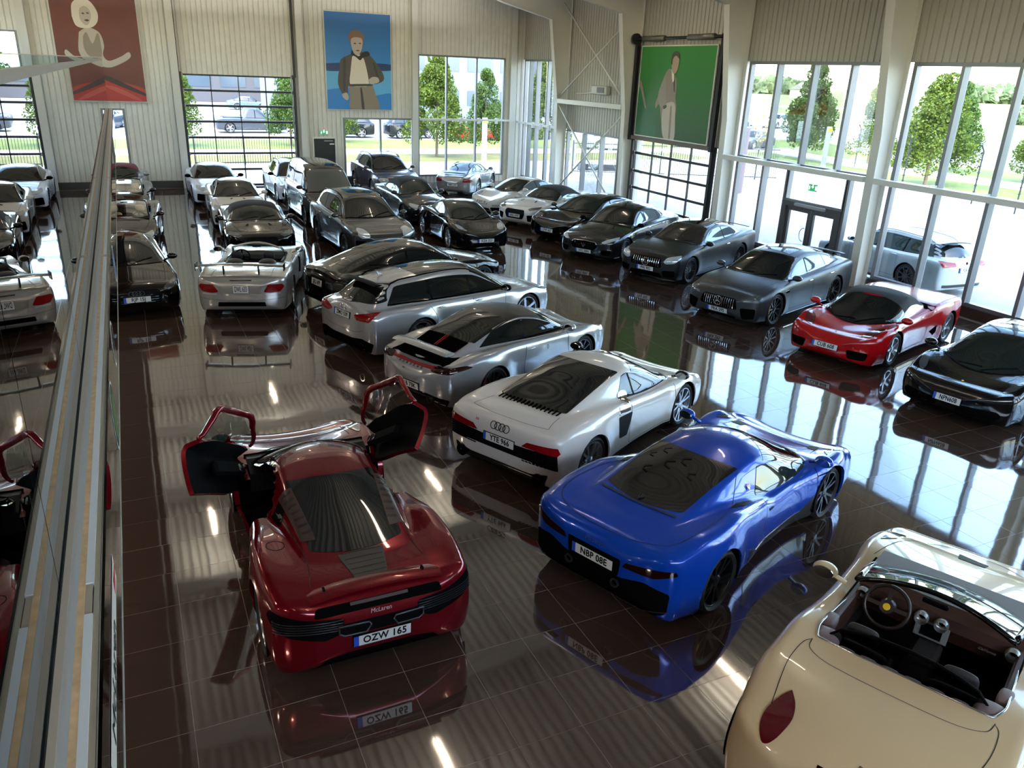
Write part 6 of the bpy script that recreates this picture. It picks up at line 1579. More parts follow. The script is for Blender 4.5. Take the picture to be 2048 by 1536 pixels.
def x_m3(B, root, pt):
    x_bmw(B, root, pt)
    for sg in (1, -1): B.patch('hood_vent', [(B.xn-.19*B.L, sg*.22), (B.xn-.20*B.L, sg*.16), (B.xn-.215*B.L, sg*.17), (B.xn-.205*B.L, sg*.25)][::sg], 'T', BLK, .004, .005, parent=root)
    B.shell('carbon_roof', .44, .64, 11, BLKG, root, .004)
S = dict(BMW); S.update(body=T_coupe(dim=(4.6, 1.8, 1.42, 2.76, .76)), mir=(.33, 1.0, None), extra=x_m3)
make_car('coupe', 'cream white coupe with bonnet vents behind the black soft-top roadster', paint('warm white', 'cbc6bc', .2, 0, 1), S, (3.22, 29.45, -92), group=G_ROW2)
S = dict(FT); S.update(plates=[])
make_car('convertible', 'black roadster with closed soft top parked behind the silver winged roadster', P_BLK, S, (3.2, 24.7, -93), group=G_ROW2)
def x_viper(B, root, pt):
    ck = [(.40, -.60), (.395, 0), (.40, .60), (.50, .66), (.62, .62), (.655, .3), (.655, -.3), (.62, -.62), (.50, -.66)]
    lea = mat('leather black', '121214', .5)
    cabin(B, root, pt, .355, .46, 1.17, .655, .62, lea, lea, DARKIN, ht=.52, zb=.86)
    rim_trim(B, root, ck, BLK, .04)
    wing(B, root, float(B.X(.955)), 1.12, .90, .20, mat('wing dark', '17171a', .15, 0, .8), (-.36, .36), .025, .14)
    for sg in (1, -1):
        m = MB().sphere((float(B.X(.675)), sg*.36, .90), (.22, .2, .10), 14, 8); m.build('roll_hoop', lea, root, True)
S = dict(body=T_coupe(dim=(4.46, 1.94, 1.0, 2.51, .9), deck=[(0, .58), (.06, .68), (.14, .78), (.27, .88), (.35, .90), (.6, .90), (.75, .93), (.9, .96), (1, .88)],
        sh=[(0, .56), (.08, .70), (.16, .84), (.25, .85), (.4, .80), (.55, .80), (.7, .90), (.8, .92), (.93, .90), (1, .8)], roof=[(.3, .5), (.31, .5)], hw=[(0, .88), (.1, .95), (.2, .985), (.4, .93), (.55, .93), (.75, 1.), (.9, .97), (1, .9)], R=.35, Ra=.385, dr=.3),
    cuts=[([(.40, -.60), (.395, 0), (.40, .60), (.50, .66), (.62, .62), (.655, .3), (.655, -.3), (.62, -.62), (.50, -.66)], 'T')], rim='five', rimmat=RIM_SIL, rr=.275, mir=(.40, .96, None),
    seams=hoodlines(.08, .33, .5, .7, .03)+door(.38, .60, .25, .78)+bootlines(.975, .70, .62, .58), plates=[('B', .66, 'DWL 633', dict(w=.32, h=.16, band=False))],
    patches=[('taillight', [(.46, .60), (.56, .76), (.84, .76), (.88, .70), (.80, .60), (.60, .58)], 'B', REDL, dict(r=.03)), ('plate_recess', [(-.42, .56), (-.40, .74), (.40, .74), (.42, .56)], 'B', mat('recess silver', '8f8d88', .3, .5), dict(r=.04, both=False, off=.003)),
        ('brake_light', [(-.22, .83), (-.22, .85), (.22, .85), (.22, .83)], 'B', REDD, dict(both=False, r=.004)), ('reversing_lamp', [(.50, .54), (.50, .565), (.80, .575), (.80, .54)], 'B', HEADL, dict(r=.01)),
        ('rear_grille', [(-.5, .28), (-.48, .38), (.48, .38), (.5, .28)], 'B', MATTB, dict(both=False, r=.02)), ('side_vent', [(.335, .72), (.37, .76), (.40, .40), (.345, .36)], 'L', MATTB, dict(r=.01))],
    trims=[('bumper_line', [(-.88, .46), (-.4, .42), (0, .42), (.4, .42), (.88, .46)], 'B', GAP, .006, .003, 's')], extra=x_viper)
make_car('convertible', 'open silver two-seat roadster with tall rear wing seen from behind, plate DWL 633', paint('bright silver', 'b0aeaa', .24, .55, 1), S, (2.5, 19.35, 73), group=G_ROW2)
# ===== first line, under the mezzanine edge =====
S = dict(BMW); S.update(body=T_coupe(dim=(4.69, 1.85, 1.37, 2.76, .87)), mir=(.33, .98, None), plates=[('F', .44, 'RJP 15J')],
    patches=[('grille', [(-.42, .62), (.42, .62), (.52, .50), (.42, .28), (-.42, .28), (-.52, .50)], 'F', MESHG, dict(r=.05, both=False)), ('headlight', [(.52, .62), (.60, .68), (.84, .74), (.87, .68), (.66, .58)], 'F', HEADD, dict(r=.03)), ('air_intake', [(.60, .46), (.84, .50), (.84, .28), (.62, .26)], 'F', MATTB, dict(r=.05))],
    trims=[('lamp_strip', [(.56, .615), (.68, .615), (.84, .69)], 'F', CHROME, .012, .008)],
    extra=lambda B, root, pt: (ring4(B, root, 'F', 0, .56, .05, RIM_GRY), slats(B, root, -.42, .42, .30, .60, 6, vert=False, m=BLKG, w_=.012), B.patch('sunroof', [(B.xn-.46*B.L, -.42), (B.xn-.46*B.L, .42), (B.xn-.58*B.L, .40), (B.xn-.58*B.L, -.40)], 'T', mat('sunroof red brown', '2c1010', .06), .004, .04, parent=root)))
make_car('coupe', 'near-black brown coupe at the front of the first line, plate RJP 15J', paint('brown black', '15100e', .14, .3, 1), S, (-.38, 20.0, -85), group=G_ROW1)
OPN = dict(body=T_coupe(dim=(4.65, 1.81, 1.0, 2.78, .8), roof=[(.3, .5), (.31, .5)], deck=[(0, .66), (.05, .76), (.14, .85), (.27, .94), (.35, .95), (.6, .95), (.8, 1.0), (.92, 1.0), (1, .93)]),
    cuts=[([(.36, -.62), (.35, 0), (.36, .62), (.5, .68), (.68, .64), (.70, .3), (.70, -.3), (.68, -.64), (.5, -.68)], 'T')], rim='ten', rimmat=RIM_SIL, mir=(.34, 1.0, None), seams=hoodlines(.05, .30, .55, .66, .03)+door(.33, .58, .28, .85),
    patches=[('grille', [(.03, .42), (.03, .62), (.26, .62), (.24, .44)], 'F', MATTB, dict(r=.04)), ('headlight', [(.46, .56), (.46, .68), (.76, .74), (.80, .66), (.66, .56)], 'F', HEADL, dict(r=.05)), ('air_intake', [(.50, .40), (.78, .42), (.76, .26), (.54, .26)], 'F', MATTB, dict(r=.04))])
BEI = mat('leather beige', 'b79f78', .55)
def x_open(B, root, pt):
    ck = [(.36, -.62), (.35, 0), (.36, .62), (.5, .68), (.68, .64), (.70, .3), (.70, -.3), (.68, -.64), (.5, -.68)]
    cabin(B, root, pt, .285, .42, 1.35, .70, .66, BEI, BLK, DARKIN, ht=.56, zb=.90, seat_x=.35); rim_trim(B, root, ck, BLK, .035)
S = dict(OPN); S['extra'] = lambda B, root, pt: (x_open(B, root, pt), star3(B, root, 'T', float(B.X(.05)), 0, .04))
make_car('convertible', 'open dark brown convertible with beige seats directly behind the brown black coupe', paint('dark brown', '1e1714', .16, .4, 1), S, (-.25, 25.75, -94), group=G_ROW1)
S = dict(OPN); S['extra'] = x_open
make_car('convertible', 'open black convertible with beige seats, second from the back of the first line', paint('black brown', '17110f', .16, .4, 1), S, (-.28, 30.55, -93), group=G_ROW1)
S = dict(FT); S.update(body=T_911(dim=(4.2, 1.8, 1.29, 2.4, .85), roof=[(.27, .86), (.32, 1.0), (.37, 1.14), (.42, 1.24), (.5, 1.285), (.56, 1.29), (.64, 1.24), (.72, 1.06), (.78, .94)], fl=(.01, .02)), plates=[], ws=(.275, .42),
    patches=S997['patches'][:3], extra=lambda B, root, pt: B.shell('soft_top', .405, .75, 10, mat('soft top red', '5c1c20', .85), root, .008), dlo=[(.31, .58, .1, -.01)])
make_car('convertible', 'silver roadster with dark red soft top, farthest in the first line by the slim window', paint('mid silver', '8c8d90', .25, .6, 1), S, (-.3, 35.15, -93), group=G_ROW1)
# ===== cars at an angle in the middle =====
def x_bent(B, root, pt):
    B.ribbons('window_trim', [([(B.xn-t*B.L, z) for t, z in ((.32, .99), (.5, 1.0), (.7, 1.04), (.80, 1.06))], 'L')], CHROME, .012, .009, root)
S = dict(body=T_coupe(dim=(4.8, 1.95, 1.39, 2.78, .8), deck=[(0, .70), (.05, .80), (.14, .90), (.27, .98), (.35, 1.0), (.6, 1.0), (.8, 1.0), (.93, .97), (1, .88)],
        sh=[(0, .64), (.08, .76), (.18, .88), (.3, .90), (.5, .90), (.7, .97), (.82, .97), (.93, .90), (1, .80)],
        roof=[(.28, .95), (.33, 1.1), (.39, 1.25), (.45, 1.35), (.52, 1.385), (.6, 1.38), (.7, 1.31), (.8, 1.19), (.9, 1.04), (.95, .97)], R=.365, Ra=.40, dr=.3, nr_=(2.6, 2.6, 2.4)),
    rim='ten', rimmat=RIM_GRY, ws=(.285, .45), rw=(.68, .90, .85, .75), dlo=[(.33, .60, .12, -.01), (.61, .78, -.01, -.06)], mir=(.36, .98, None), seams=hoodlines(.06, .28, .55, .72, .03)+door(.35, .62, .28, .88)+bootlines(.965, .90, .6, .5), handles=[(.6, .82)],
    plates=[('B', .68, 'JKU 699', dict(band=False, h=.14, w=.44))], patches=[('taillight', [(.44, .62), (.46, .74), (.84, .80), (.88, .70), (.80, .62)], 'B', mat('smoked lamp', '3a3a3a', .08, .4, 1), dict(r=.04)), ('plate_recess', [(-.34, .56), (-.32, .80), (.32, .80), (.34, .56)], 'B', BLK, dict(r=.03, both=False, off=.003)),
        ('diffuser', [(-.7, .2), (-.66, .36), (.66, .36), (.7, .2)], 'B', MATTB, dict(r=.03, both=False)), ('hood_vent', [(.15, .18), (.15, .32), (.165, .32), (.165, .18)], 'T', CHROME, dict(r=.004))], exh=[(.58, .3, .055)], extra=x_bent)
make_car('coupe', 'long glossy black fastback coupe behind the silver estate, plate JKU 699', P_BLK, S, (5.95, 18.0, 17), group=G_ROW3)
def x_rs6(B, root, pt):
    roof_rails(B, root, .43, .84); ring4(B, root, 'B', .0, .96, .048); word(B, root, 'B', .55, .90, 'RS6', mat('sticker red', 'b01822', .5), .05)
    B.patch('glass_roof', [(B.xn-.44*B.L, -.42), (B.xn-.44*B.L, .42), (B.xn-.71*B.L, .43), (B.xn-.71*B.L, -.43)], 'T', BLKG, .004, .06, parent=root)
    MB().prism([(float(B.X(.83)), 1.44), (float(B.X(.81)), 1.44), (float(B.X(.84)), 1.53)], -.012, .012, 'y').build('antenna', pt, root)
    wing(B, root, float(B.X(.903)), 1.375, .50, .20, BLK, (), .02, name='roof_spoiler', bow=.03)
S = dict(body=T_coupe(dim=(4.995, 1.95, 1.49, 2.93, .93), deck=[(0, .68), (.05, .78), (.14, .88), (.26, .97), (.35, 1.0), (.6, 1.02), (.8, 1.03), (.95, 1.02), (1, .95)],
        sh=[(0, .64), (.08, .76), (.18, .88), (.3, .90), (.5, .92), (.7, .96), (.82, .97), (.93, .95), (1, .86)],
        roof=[(.25, .95), (.30, 1.12), (.36, 1.31), (.42, 1.43), (.5, 1.475), (.6, 1.485), (.72, 1.465), (.84, 1.41), (.885, 1.37), (.93, 1.22), (.972, 1.03)], fl=(.035, .05), R=.37, Ra=.405, dr=.2, nr_=(2.8, 3, 2.6), zr=.6, kr=.14),
    rim='five', rimmat=RIM_SIL, rr=.30, ws=(.255, .42), rw=(1.06, 1.36, .62, .47, 'B'), dlo=[(.29, .48, .12, .0), (.49, .68, 0, 0), (.69, .885, 0, -.05)], mir=(.325, 1.0, BLK),
    seams=hoodlines(.055, .25, .58, .72, .03)+door(.315, .485, .28, .9)+door(.495, .69, .28, .92, .72), handles=[(.465, .84), (.67, .87)], handm=CHROME, plates=[('B', .83, 'ZMO 539', dict(w=.50))],
    patches=[('taillight', [(.34, .85), (.42, .89), (.80, .97), (.85, .90), (.78, .80), (.46, .79)], 'B', REDL, dict(r=.03)), ('taillight', [(.725, .0), (.725, .0), (.725, .0)], 'L', REDL, dict()) if 0 else ('fuel_flap', [(.755, .78), (.79, .78), (.79, .88), (.755, .88)], 'R', pt_ := paint('pale silver', 'b3b4b8', .24, .6, 1), dict(r=.02, both=False, off=.001)),
        ('rear_valance', [(-.86, .40), (-.60, .46), (-.3, .42), (.3, .42), (.60, .46), (.86, .40), (.80, .22), (.5, .18), (-.5, .18), (-.8, .22)], 'B', MATTB, dict(r=.03, both=False)),
        ('headlight', [(.52, .62), (.54, .74), (.84, .80), (.88, .70), (.70, .62)], 'F', HEADD, dict(r=.03)), ('grille', [(-.5, .64), (.5, .64), (.55, .5), (.42, .26), (-.42, .26), (-.55, .5)], 'F', MESHG, dict(r=.04, both=False)), ('sill_panel', [(.28, .16), (.28, .24), (.72, .24), (.72, .16)], 'L', pt_, dict(r=.01))],
    trims=[('boot_line', [(-.62, .62), (-.4, .56), (0, .55), (.4, .56), (.62, .62)], 'B', GAP, .006, .003, 's'), ('window_trim', [(.30, .945), (.5, .965), (.7, 1.0), (.88, 1.02)], 'L', BLKG, .014, .008)], exh=[(.60, .30, .075)], exm=BLKG, extra=x_rs6)
make_car('estate_car', 'silver performance estate seen from behind with red wraparound lamps, plate ZMO 539', pt_, S, (5.73, 15.15, 20), group=G_ROW3)
def x_992(B, root, pt):
    B.shell('dark_roof', .415, .60, 11, mat('roof satin black', '242426', .35, .2), root, .004)
    x0 = float(B.X(.875))
    g = MB(); 
    for i in range(22):
        y = -.44+i*.042; 
        if abs(y) < .05: continue
        l0, n0 = B.near(float(B.X(.80)), y, 'T'); l1, n1 = B.near(float(B.X(.865)), y, 'T'); g.bar(l0+n0*.012, l1+n1*.012, .012, .02, up=n0)
    g.build('engine_grille', MATTB, root); B.patch('grille_backing', [(B.xn-.795*B.L, -.47), (B.xn-.795*B.L, .47), (B.xn-.87*B.L, .44), (B.xn-.87*B.L, -.44)], 'T', BLK, .003, .03, parent=root)
    g = MB()
    for y in (-.02, .02):
        l0, n0 = B.near(float(B.X(.80)), y, 'T'); l1, n1 = B.near(float(B.X(.865)), y, 'T'); g.bar(l0+n0*.014, l1+n1*.014, .014, .02, up=n0)
    g.build('brake_light', REDL, root)
    w_ = wing(B, root, float(B.X(.925)), .985, .62, .26, pt, (-.3, .3), .03, bow=.04); 
    for i, ch in enumerate('PORSCHE'): word(B, root, 'B', -(i-3)*-.085*-1, .735, ch, CHROME, .05, bold=.002)
    word(B, root, 'B', .12, .66, '911', CHROME, .035)
S = dict(body=T_911(), rim='ten', rimmat=RIM_GRY, rr=.265, ws=(.25, .43), rw=(.60, .815, .9, .88), dlo=[(.29, .55, .12, -.02), (.56, .77, -.02, -.07)], mir=(.33, .96, pt_), caliper=mat('caliper red', '8a1016', .4),
    seams=hoodlines(.055, .24, .38, .52, .02)+door(.32, .575, .25, .85)+[([(.19, .70), (.205, .74), (.22, .70), (.205, .66), (.19, .70)], 'R', 's')], handles=[(.55, .77)], plates=[('B', .43, 'NBB 73K')],
    patches=[('light_strip', [(-.84, .77), (-.60, .755), (0, .75), (.60, .755), (.84, .77), (.84, .80), (0, .785), (-.84, .80)], 'B', REDL, dict(r=.01, both=False)), ('taillight', [(.46, .74), (.50, .80), (.86, .83), (.90, .79), (.80, .73)], 'B', REDD, dict(r=.02, off=.007)),
        ('rear_valance', [(-.80, .30), (-.44, .37), (.44, .37), (.80, .30), (.74, .17), (-.74, .17)], 'B', BLKG, dict(r=.04, both=False)), ('headlight', [(.055, .58), (.075, .70), (.12, .735), (.16, .70), (.155, .60), (.10, .55)], 'T', HEADL, dict(smooth=1)),
        ('spoiler_gap', [(-.62, .81), (-.6, .87), (.6, .87), (.62, .81)], 'B', MATTB, dict(r=.02, both=False)), ('sill_panel', [(.28, .16), (.28, .2), (.72, .2), (.72, .16)], 'L', BLK, dict(r=.01))],
    trims=[('window_trim', [(.30, .90), (.5, .915), (.7, .945), (.77, .945)], 'L', BLKG, .012, .008)], exh=[(.48, .27, .055)], extra=x_992)
make_car('sports_car', 'silver rounded coupe with black roof and raised rear spoiler, plate NBB 73K', paint('grey silver', 'a6a7aa', .25, .6, 1), S, (5.76, 12.3, 23), group=G_ROW3)
def x_r8(B, root, pt):
    ring4(B, root, 'B', .0, .80, .052, BLKG); word(B, root, 'B', .40, .80, 'R8', mat('sticker red', ''), .05); 
    W = B.W
    for sg in (-1, 1):
        g = MB()
        for i in range(9):
            for j in range(6):
                y = sg*(.42+i*.055); z = .46+j*.035
                if z > .46+.2-(i*.0): continue
                l, n = B.near(y, z, 'B'); g.bar(l+n*.004-Vector((0, .02, 0)), l+n*.012+Vector((0, .02, .008)), .010, .014, up=n)
        o = g.build('honeycomb', BLKG, root); o['kind'] = 'stuff'
    B.patch('side_blade', [(B.xn-.585*B.L, .86), (B.xn-.655*B.L, .88), (B.xn-.665*B.L, .78), (B.xn-.59*B.L, .74)], 'L', mat('chrome blade', 'c6bcb6', .12, .9), .008, .02, parent=root, mirror=True)
    g = MB()
    for i in range(16):
        y = -.5+i*.066; l0, n0 = B.near(float(B.X(.845)), y, 'T'); l1, n1 = B.near(float(B.X(.87)), y, 'T'); g.bar(l0+n0*.01, l1+n1*.01, .02, .01, up=n0)
    g.build('engine_grille', MATTB, root)
S = dict(body=T_mid(dim=(4.43, 1.94, 1.24, 2.65, .98), hw=[(0, .88), (.1, .95), (.2, .975), (.35, .95), (.5, .94), (.62, .965), (.75, 1.), (.92, 1.0), (1, .95)], dr=.16, nr_=(3.2, 3.0, 2.8), zr=.56, fl=(.03, .04)),
    rim='twin', rimmat=RIM_SIL, rr=.275, R=.35, ws=(.20, .41), rw=(.565, .865, .88, .92), dlo=[(.25, .505, .15, -.005), (.515, .60, -.005, -.06)], mir=(.275, .93, BLKG), sglass=mat('dark brown side glass', '221510', .02),
    seams=hoodlines(.06, .20, .5, .6, .02)+door(.29, .575, .22, .82)+bootlines(.965, .87, .64, .56), plates=[('B', .62, 'YTE 966')],
    patches=[('rear_grille', [(-.92, .44), (-.90, .66), (-.30, .64), (.30, .64), (.90, .66), (.92, .44), (.5, .48), (-.5, .48)], 'B', MESHG, dict(r=.02, both=False)), ('taillight', [(.38, .66), (.46, .73), (.90, .76), (.93, .69), (.90, .65)], 'B', REDL, dict(r=.01, off=.010)),
        ('side_intake', [(.575, .72), (.668, .76), (.655, .42), (.605, .40)], 'L', BLK, dict(r=.03)), ('rear_valance', [(-.80, .36), (-.5, .30), (.5, .30), (.80, .36), (.74, .17), (-.74, .17)], 'B', BLKG, dict(r=.03, both=False)),
        ('sill_panel', [(.30, .14), (.30, .19), (.70, .19), (.70, .14)], 'L', BLK, dict(r=.01)), ('headlight', [(.07, .60), (.10, .76), (.17, .80), (.15, .66)], 'T', HEADD, dict(r=.03)),
        ('filler_cap', [(.572+.026*math.cos(a), .905+.052*math.sin(a)*1.6*.7) for a in np.linspace(0, 2*PI, 17)[:-1]][::-1], 'L', mat('polished disc', 'dcdcdc', .05, 1), dict(off=.012)) ],
    exh=[(.66, .26, .085)], exm=BLKG, extra=x_r8)
make_car('sports_car', 'pearl white low mid-engined coupe with dark side blade, plate YTE 966', paint('pearl', 'cdc8c3', .22, .1, 1), S, (5.9, 9.5, 26), group=G_ROW3)
BLUE = paint('blue', '0a3ea6', .2, .25, 1)
def x_mc20(B, root, pt):
    L = B.L; X = lambda t: B.xn-t*L
    # louvred engine cover shapes under the dark screen
    for i, (t, y, w_) in enumerate(((.64, .22, .1), (.66, -.1, .12), (.69, .02, .13), (.70, -.28, .1), (.67, .33, .08), (.73, .2, .11))):
        pl = [(X(t)+w_*math.cos(a)*.6, y+w_*math.sin(a)) for a in (.3, 1.3, 2.2, 3.0, 4.2, 5.2)]
        B.ribbons('engine_vent', [(pl[:4], 'T')], BLKG, .02, .012, root)
    for sg in (1, -1):
        l, n = B.near(X(.635), sg*.0, 'T')
    trident(B, root, 'L', X(.585), .92, .035); trident(B, root, 'R', X(.585), .92, .035)
    trident(B, root, 'T', X(.835), 0, .04, RIM_GRY)
    word(B, root, 'B', 0, .76, 'Maserati', mat('badge blue', '123a80', .3), .07)
S = dict(body=T_mid(dim=(4.67, 1.965, 1.22, 2.7, 1.07), deck=[(0, .46), (.07, .56), (.16, .68), (.25, .77), (.4, .82), (.6, .88), (.78, .93), (.9, .93), (1, .88)],
        sh=[(0, .46), (.07, .62), (.16, .80), (.25, .80), (.38, .74), (.5, .74), (.62, .84), (.75, .94), (.85, .94), (.94, .89), (1, .80)],
        roof=[(.22, .74), (.28, .88), (.35, 1.05), (.41, 1.16), (.47, 1.21), (.53, 1.22), (.60, 1.19), (.70, 1.10), (.82, .98), (.90, .93)],
        hw=[(0, .84), (.09, .95), (.18, .985), (.3, .93), (.42, .88), (.52, .88), (.64, .95), (.77, 1.), (.9, .98), (1, .90)], wbf=[(0, .7), (.2, .76), (.4, .78), (.6, .72), (.8, .62), (1, .52)], tum=.52, fl=(.03, .04), dr=.28, nr_=(2.5, 2.5, 2.4), zr=.62),
    rim='twin', rimmat=RIM_BLK, rr=.285, caliper=mat('caliper yellow', ''), ws=(.225, .42), rw=(.615, .845, .88, .82), rwm=mat('engine cover dark', '141210', .08, 0, .6), dlo=[(.28, .565, .15, -.045)], sglass=mat('green grey side glass', '242c29', .02), mir=(.305, .92, None),
    seams=hoodlines(.08, .22, .5, .62, .02)+door(.30, .555, .25, .78)+[([(.60, -.52), (.70, -.74), (.80, -.80), (.92, -.74), (.965, -.45), (.975, 0), (.965, .45), (.92, .74), (.80, .80), (.70, .74), (.60, .52)], 'T', 's')],
    plates=[('B', .60, 'NBP 08E', dict(tiltmax=.35))],
    patches=[('taillight', [(.36, .64), (.40, .70), (.88, .76), (.90, .72), (.70, .64)], 'B', REDD, dict(r=.02)), ('rear_diffuser', [(-.86, .50), (-.60, .56), (-.34, .50), (.34, .50), (.60, .56), (.86, .50), (.84, .26), (.6, .16), (-.6, .16), (-.84, .26)], 'B', MATTB, dict(r=.04, both=False)),
        ('plate_recess', [(-.32, .50), (-.34, .70), (.34, .70), (.32, .50)], 'B', BLK, dict(r=.03, both=False, off=.003)), ('side_skirt', [(.275, .14), (.30, .50), (.36, .30), (.60, .26), (.655, .40), (.64, .14)], 'L', mat('carbon grey', '35373a', .25, .3, .5), dict(r=.02)),
        ('haunch_scoop', [(.60, .74), (.66, .70), (.70, .74), (.65, .79)], 'T', BLK, dict(r=.02)), ('hood_vent', [(.12, .44), (.17, .48), (.18, .60), (.14, .60)], 'T', BLK, dict(r=.02)), ('headlight', [(.08, .62), (.12, .76), (.20, .80), (.16, .68)], 'T', HEADD, dict(r=.03)),
        ('door_handle_recess', [(.52, .66), (.545, .67), (.545, .645), (.52, .64)], 'L', BLK, dict(r=.005))],
    trims=[('splitter_line', [(-.86, .30), (-.5, .22), (0, .24), (.5, .22), (.86, .30)], 'B', RIM_GRY, .012, .02), ('fender_strip', [(.245, .70), (.30, .70)], 'L', CHROME, .012, .006), ('screen_heater', [(.843, -.48), (.85, -.2), (.852, 0), (.85, .2), (.843, .48)], 'T', RIM_GRY, .03, .01, 's')],
    exh=[(.30, .42, .045)], exm=RIM_GRY, extra=x_mc20)
make_car('sports_car', 'bright blue low mid-engined coupe with black engine cover, plate NBP 08E', BLUE, S, (5.90, 6.60, 21), group=G_ROW3)
# ===== dark red car with its doors swung up =====
RED2 = paint('dark red', '6c0816', .2, .45, 1)
def x_mc(B, root, pt):
    L = B.L; X = lambda t: B.xn-t*L
    dk = DARKIN; lea = mat('leather black', '')
    m = MB(); x0, x1, y, zb, z0 = X(.60), X(.26), .72, .80, .22
    m.add([(x0, -y, z0), (x1, -y, z0), (x1, y, z0), (x0, y, z0), (x0, -y, zb), (x1, -y, zb), (x1, y, zb), (x0, y, zb)], [(0, 1, 2, 3), (1, 5, 6, 2), (3, 7, 4, 0)])
    m.build('cockpit', dk, root)
    for sg in (1, -1):
        s = MB().box(X(.55), X(.42), sg*.36-.24, sg*.36+.24, .26, .44, .05); k = len(s.v); s.box(-.06, .06, sg*.36-.24, sg*.36+.24, 0, .6, .05); s.xf(Matrix.Translation((X(.56), 0, .34)) @ Matrix.Rotation(-.35, 4, 'Y'), k); s.build('seat', lea, root, angle=50)
    MB().prism([(X(.33), .45), (X(.345), .72), (X(.29), .80), (X(.26), .78), (X(.26), .45)], -.7, .7, 'y').build('dashboard', lea, root)
    w_ = MB().tube([(.18*math.cos(a), .18*math.sin(a), 0) for a in np.linspace(0, 2*PI, 21)[:-1]], .017, 8, True); w_.xf(Matrix.Translation((X(.37), .37, .76)) @ Matrix.Rotation(math.radians(-62), 4, 'Y')); w_.build('steering_wheel', BLK, root, True)
    # the two doors: skins taken from the body side, swung forward and up about the front hinge
    dp = [(X(t), z, r) for t, z, r in ((.285, .30, .05), (.275, .55, .05), (.285, .76, .02), (.36, .79, .02), (.50, .80, .02), (.605, .80, .02), (.615, .55, .05), (.625, .27, .01), (.45, .24, .05))]
    V, F, N = B.patch_geo(rnd(dp, .05), 'L', .004, .06, 0)
    n0 = len(V); VI = [Vector(v)-Vector(n)*.05 for v, n in zip(V, N)]
    wl = [(X(t), z) for t, z in ((.295, .80), (.40, 1.03), (.50, 1.075), (.55, .965), (.595, .81))]
    VG, FG, NG = B.patch_geo(wl, 'L', -.004, .07, 0)
    ft = [B.near(a_, b_, 'L')[0] for a_, b_ in dense(smooth_line([(X(t), z) for t, z in ((.285, .77), (.335, .90), (.40, 1.05), (.52, 1.10), (.555, .98), (.60, .80))], 4), .06, False)]
    hinge = Vector((X(.285), .80, .62))
    for sg, nm, lab in ((1, 'door', 'left door swung up and forward'), (-1, 'door', 'right door swung up and forward')):
        ra, off = ((-22, 28, -27), (.08, -.05, .10)) if sg > 0 else ((-39, 31, -11), (.07, .02, .14))
        A = Matrix.Translation(hinge+Vector(off)) @ Matrix.Rotation(math.radians(ra[2]), 4, 'Z') @ Matrix.Rotation(math.radians(ra[1]), 4, 'Y') @ Matrix.Rotation(math.radians(ra[0]), 4, 'X') @ Matrix.Translation(-hinge)
        S_ = Matrix.Diagonal((1, sg, 1, 1))
        def tr(v): return S_ @ (A @ Vector(v))
        fl_ = (lambda f: f) if sg > 0 else (lambda f: f[::-1])
        skin = F
        cnt = {(f[i], f[(i+1) % len(f)]) for f in skin for i in range(len(f))}
        be = [e for e in cnt if (e[1], e[0]) not in cnt]
        used = list(range(n0))
        d = mesh_obj(nm, [tr(v) for v in V]+[tr(v) for v in VI], [fl_(list(f)) for f in skin]+[fl_([i+n0 for i in f][::-1]) for f in skin]+[fl_([e[1], e[0], e[0]+n0, e[1]+n0]) for e in be], None, root, True, mats=[pt, dk],
                     fmat=[0]*len(skin)+[1]*len(skin)+[0]*len(be))
        d['label'] = lab; d.data.set_sharp_from_angle(angle=math.radians(40))
        mesh_obj('door_glass', [tr(v) for v in VG], [fl_(list(f)) for f in FG], CARG_CLEAR, d, True)
        c = MB().tube(ft, [.022+.02*math.sin(PI*i/len(ft)) for i in range(len(ft))], 8); c.v = [tr(v) for v in c.v]; c.build('door_frame', pt, d, True)
        c = MB().box(X(.55), X(.36), .66, .74, .42, .58, .03); c.v = [tr(v) for v in c.v]; c.build('armrest', dk, d)
        for tx in (.36, .39):
            c = MB().lathe([(.0, -.005), (.035, -.005), (.045, 0), (.035, .01)], 14, 'y', (X(tx)-.06, .655, .5)); c.v = [tr(v) for v in c.v]; c.build('speaker_ring', CHROME, d)
        c = MB().sphere((X(.32), .90, .93), (.08, .12, .07), 12, 8); c.tube([(X(.32), .84, .90), (X(.31), .76, .82)], .02, 6); c.v = [tr(v) for v in c.v]; mo = c.build('mirror', pt, d, True)
        c = MB().prism([(.90+.10*math.cos(a), .93+.055*math.sin(a)) for a in np.linspace(0, 2*PI, 15)[:-1]], X(.32)-.083, X(.32)-.07, 'x'); c.v = [tr(v) for v in c.v]; c.build('mirror_glass', mat('mirror teal', '4a8080', .05, .8), mo)
    # vents beside the engine glass, slatted engine cover, rear lamps of dark slats
    for sg in (1, -1):
        for i in range(7):
            t = .615+i*.0235; yo = .50-.012*i
            B.patch('cooling_fin', [(X(t), sg*(yo-.045)), (X(t)-.03, sg*(yo-.055)), (X(t)-.05, sg*(yo+.035)), (X(t)-.02, sg*(yo+.045))][::sg], 'T', mat('fin dark', '1a1210', .4), .012, .012, parent=root)
        B.patch('fin_panel', [(X(.605), sg*.43), (X(.60), sg*.56), (X(.785), sg*.50), (X(.79), sg*.36)][::sg], 'T', mat('fin panel brown', '3a2a28', .4), .008, .02, parent=root)
    B.patch('engine_cover', [(X(.845), -.22), (X(.85), .22), (X(.935), .15), (X(.93), -.15)], 'T', mat('cover grey', '3b3532', .5), .010, .02, parent=root)
    for i in range(5): B.ribbons('cover_slat', [([(X(.852+.018*i), y) for y in np.linspace(-.19+.01*i, .19-.01*i, 5)], 'T')], GAP, .008, .014, root)
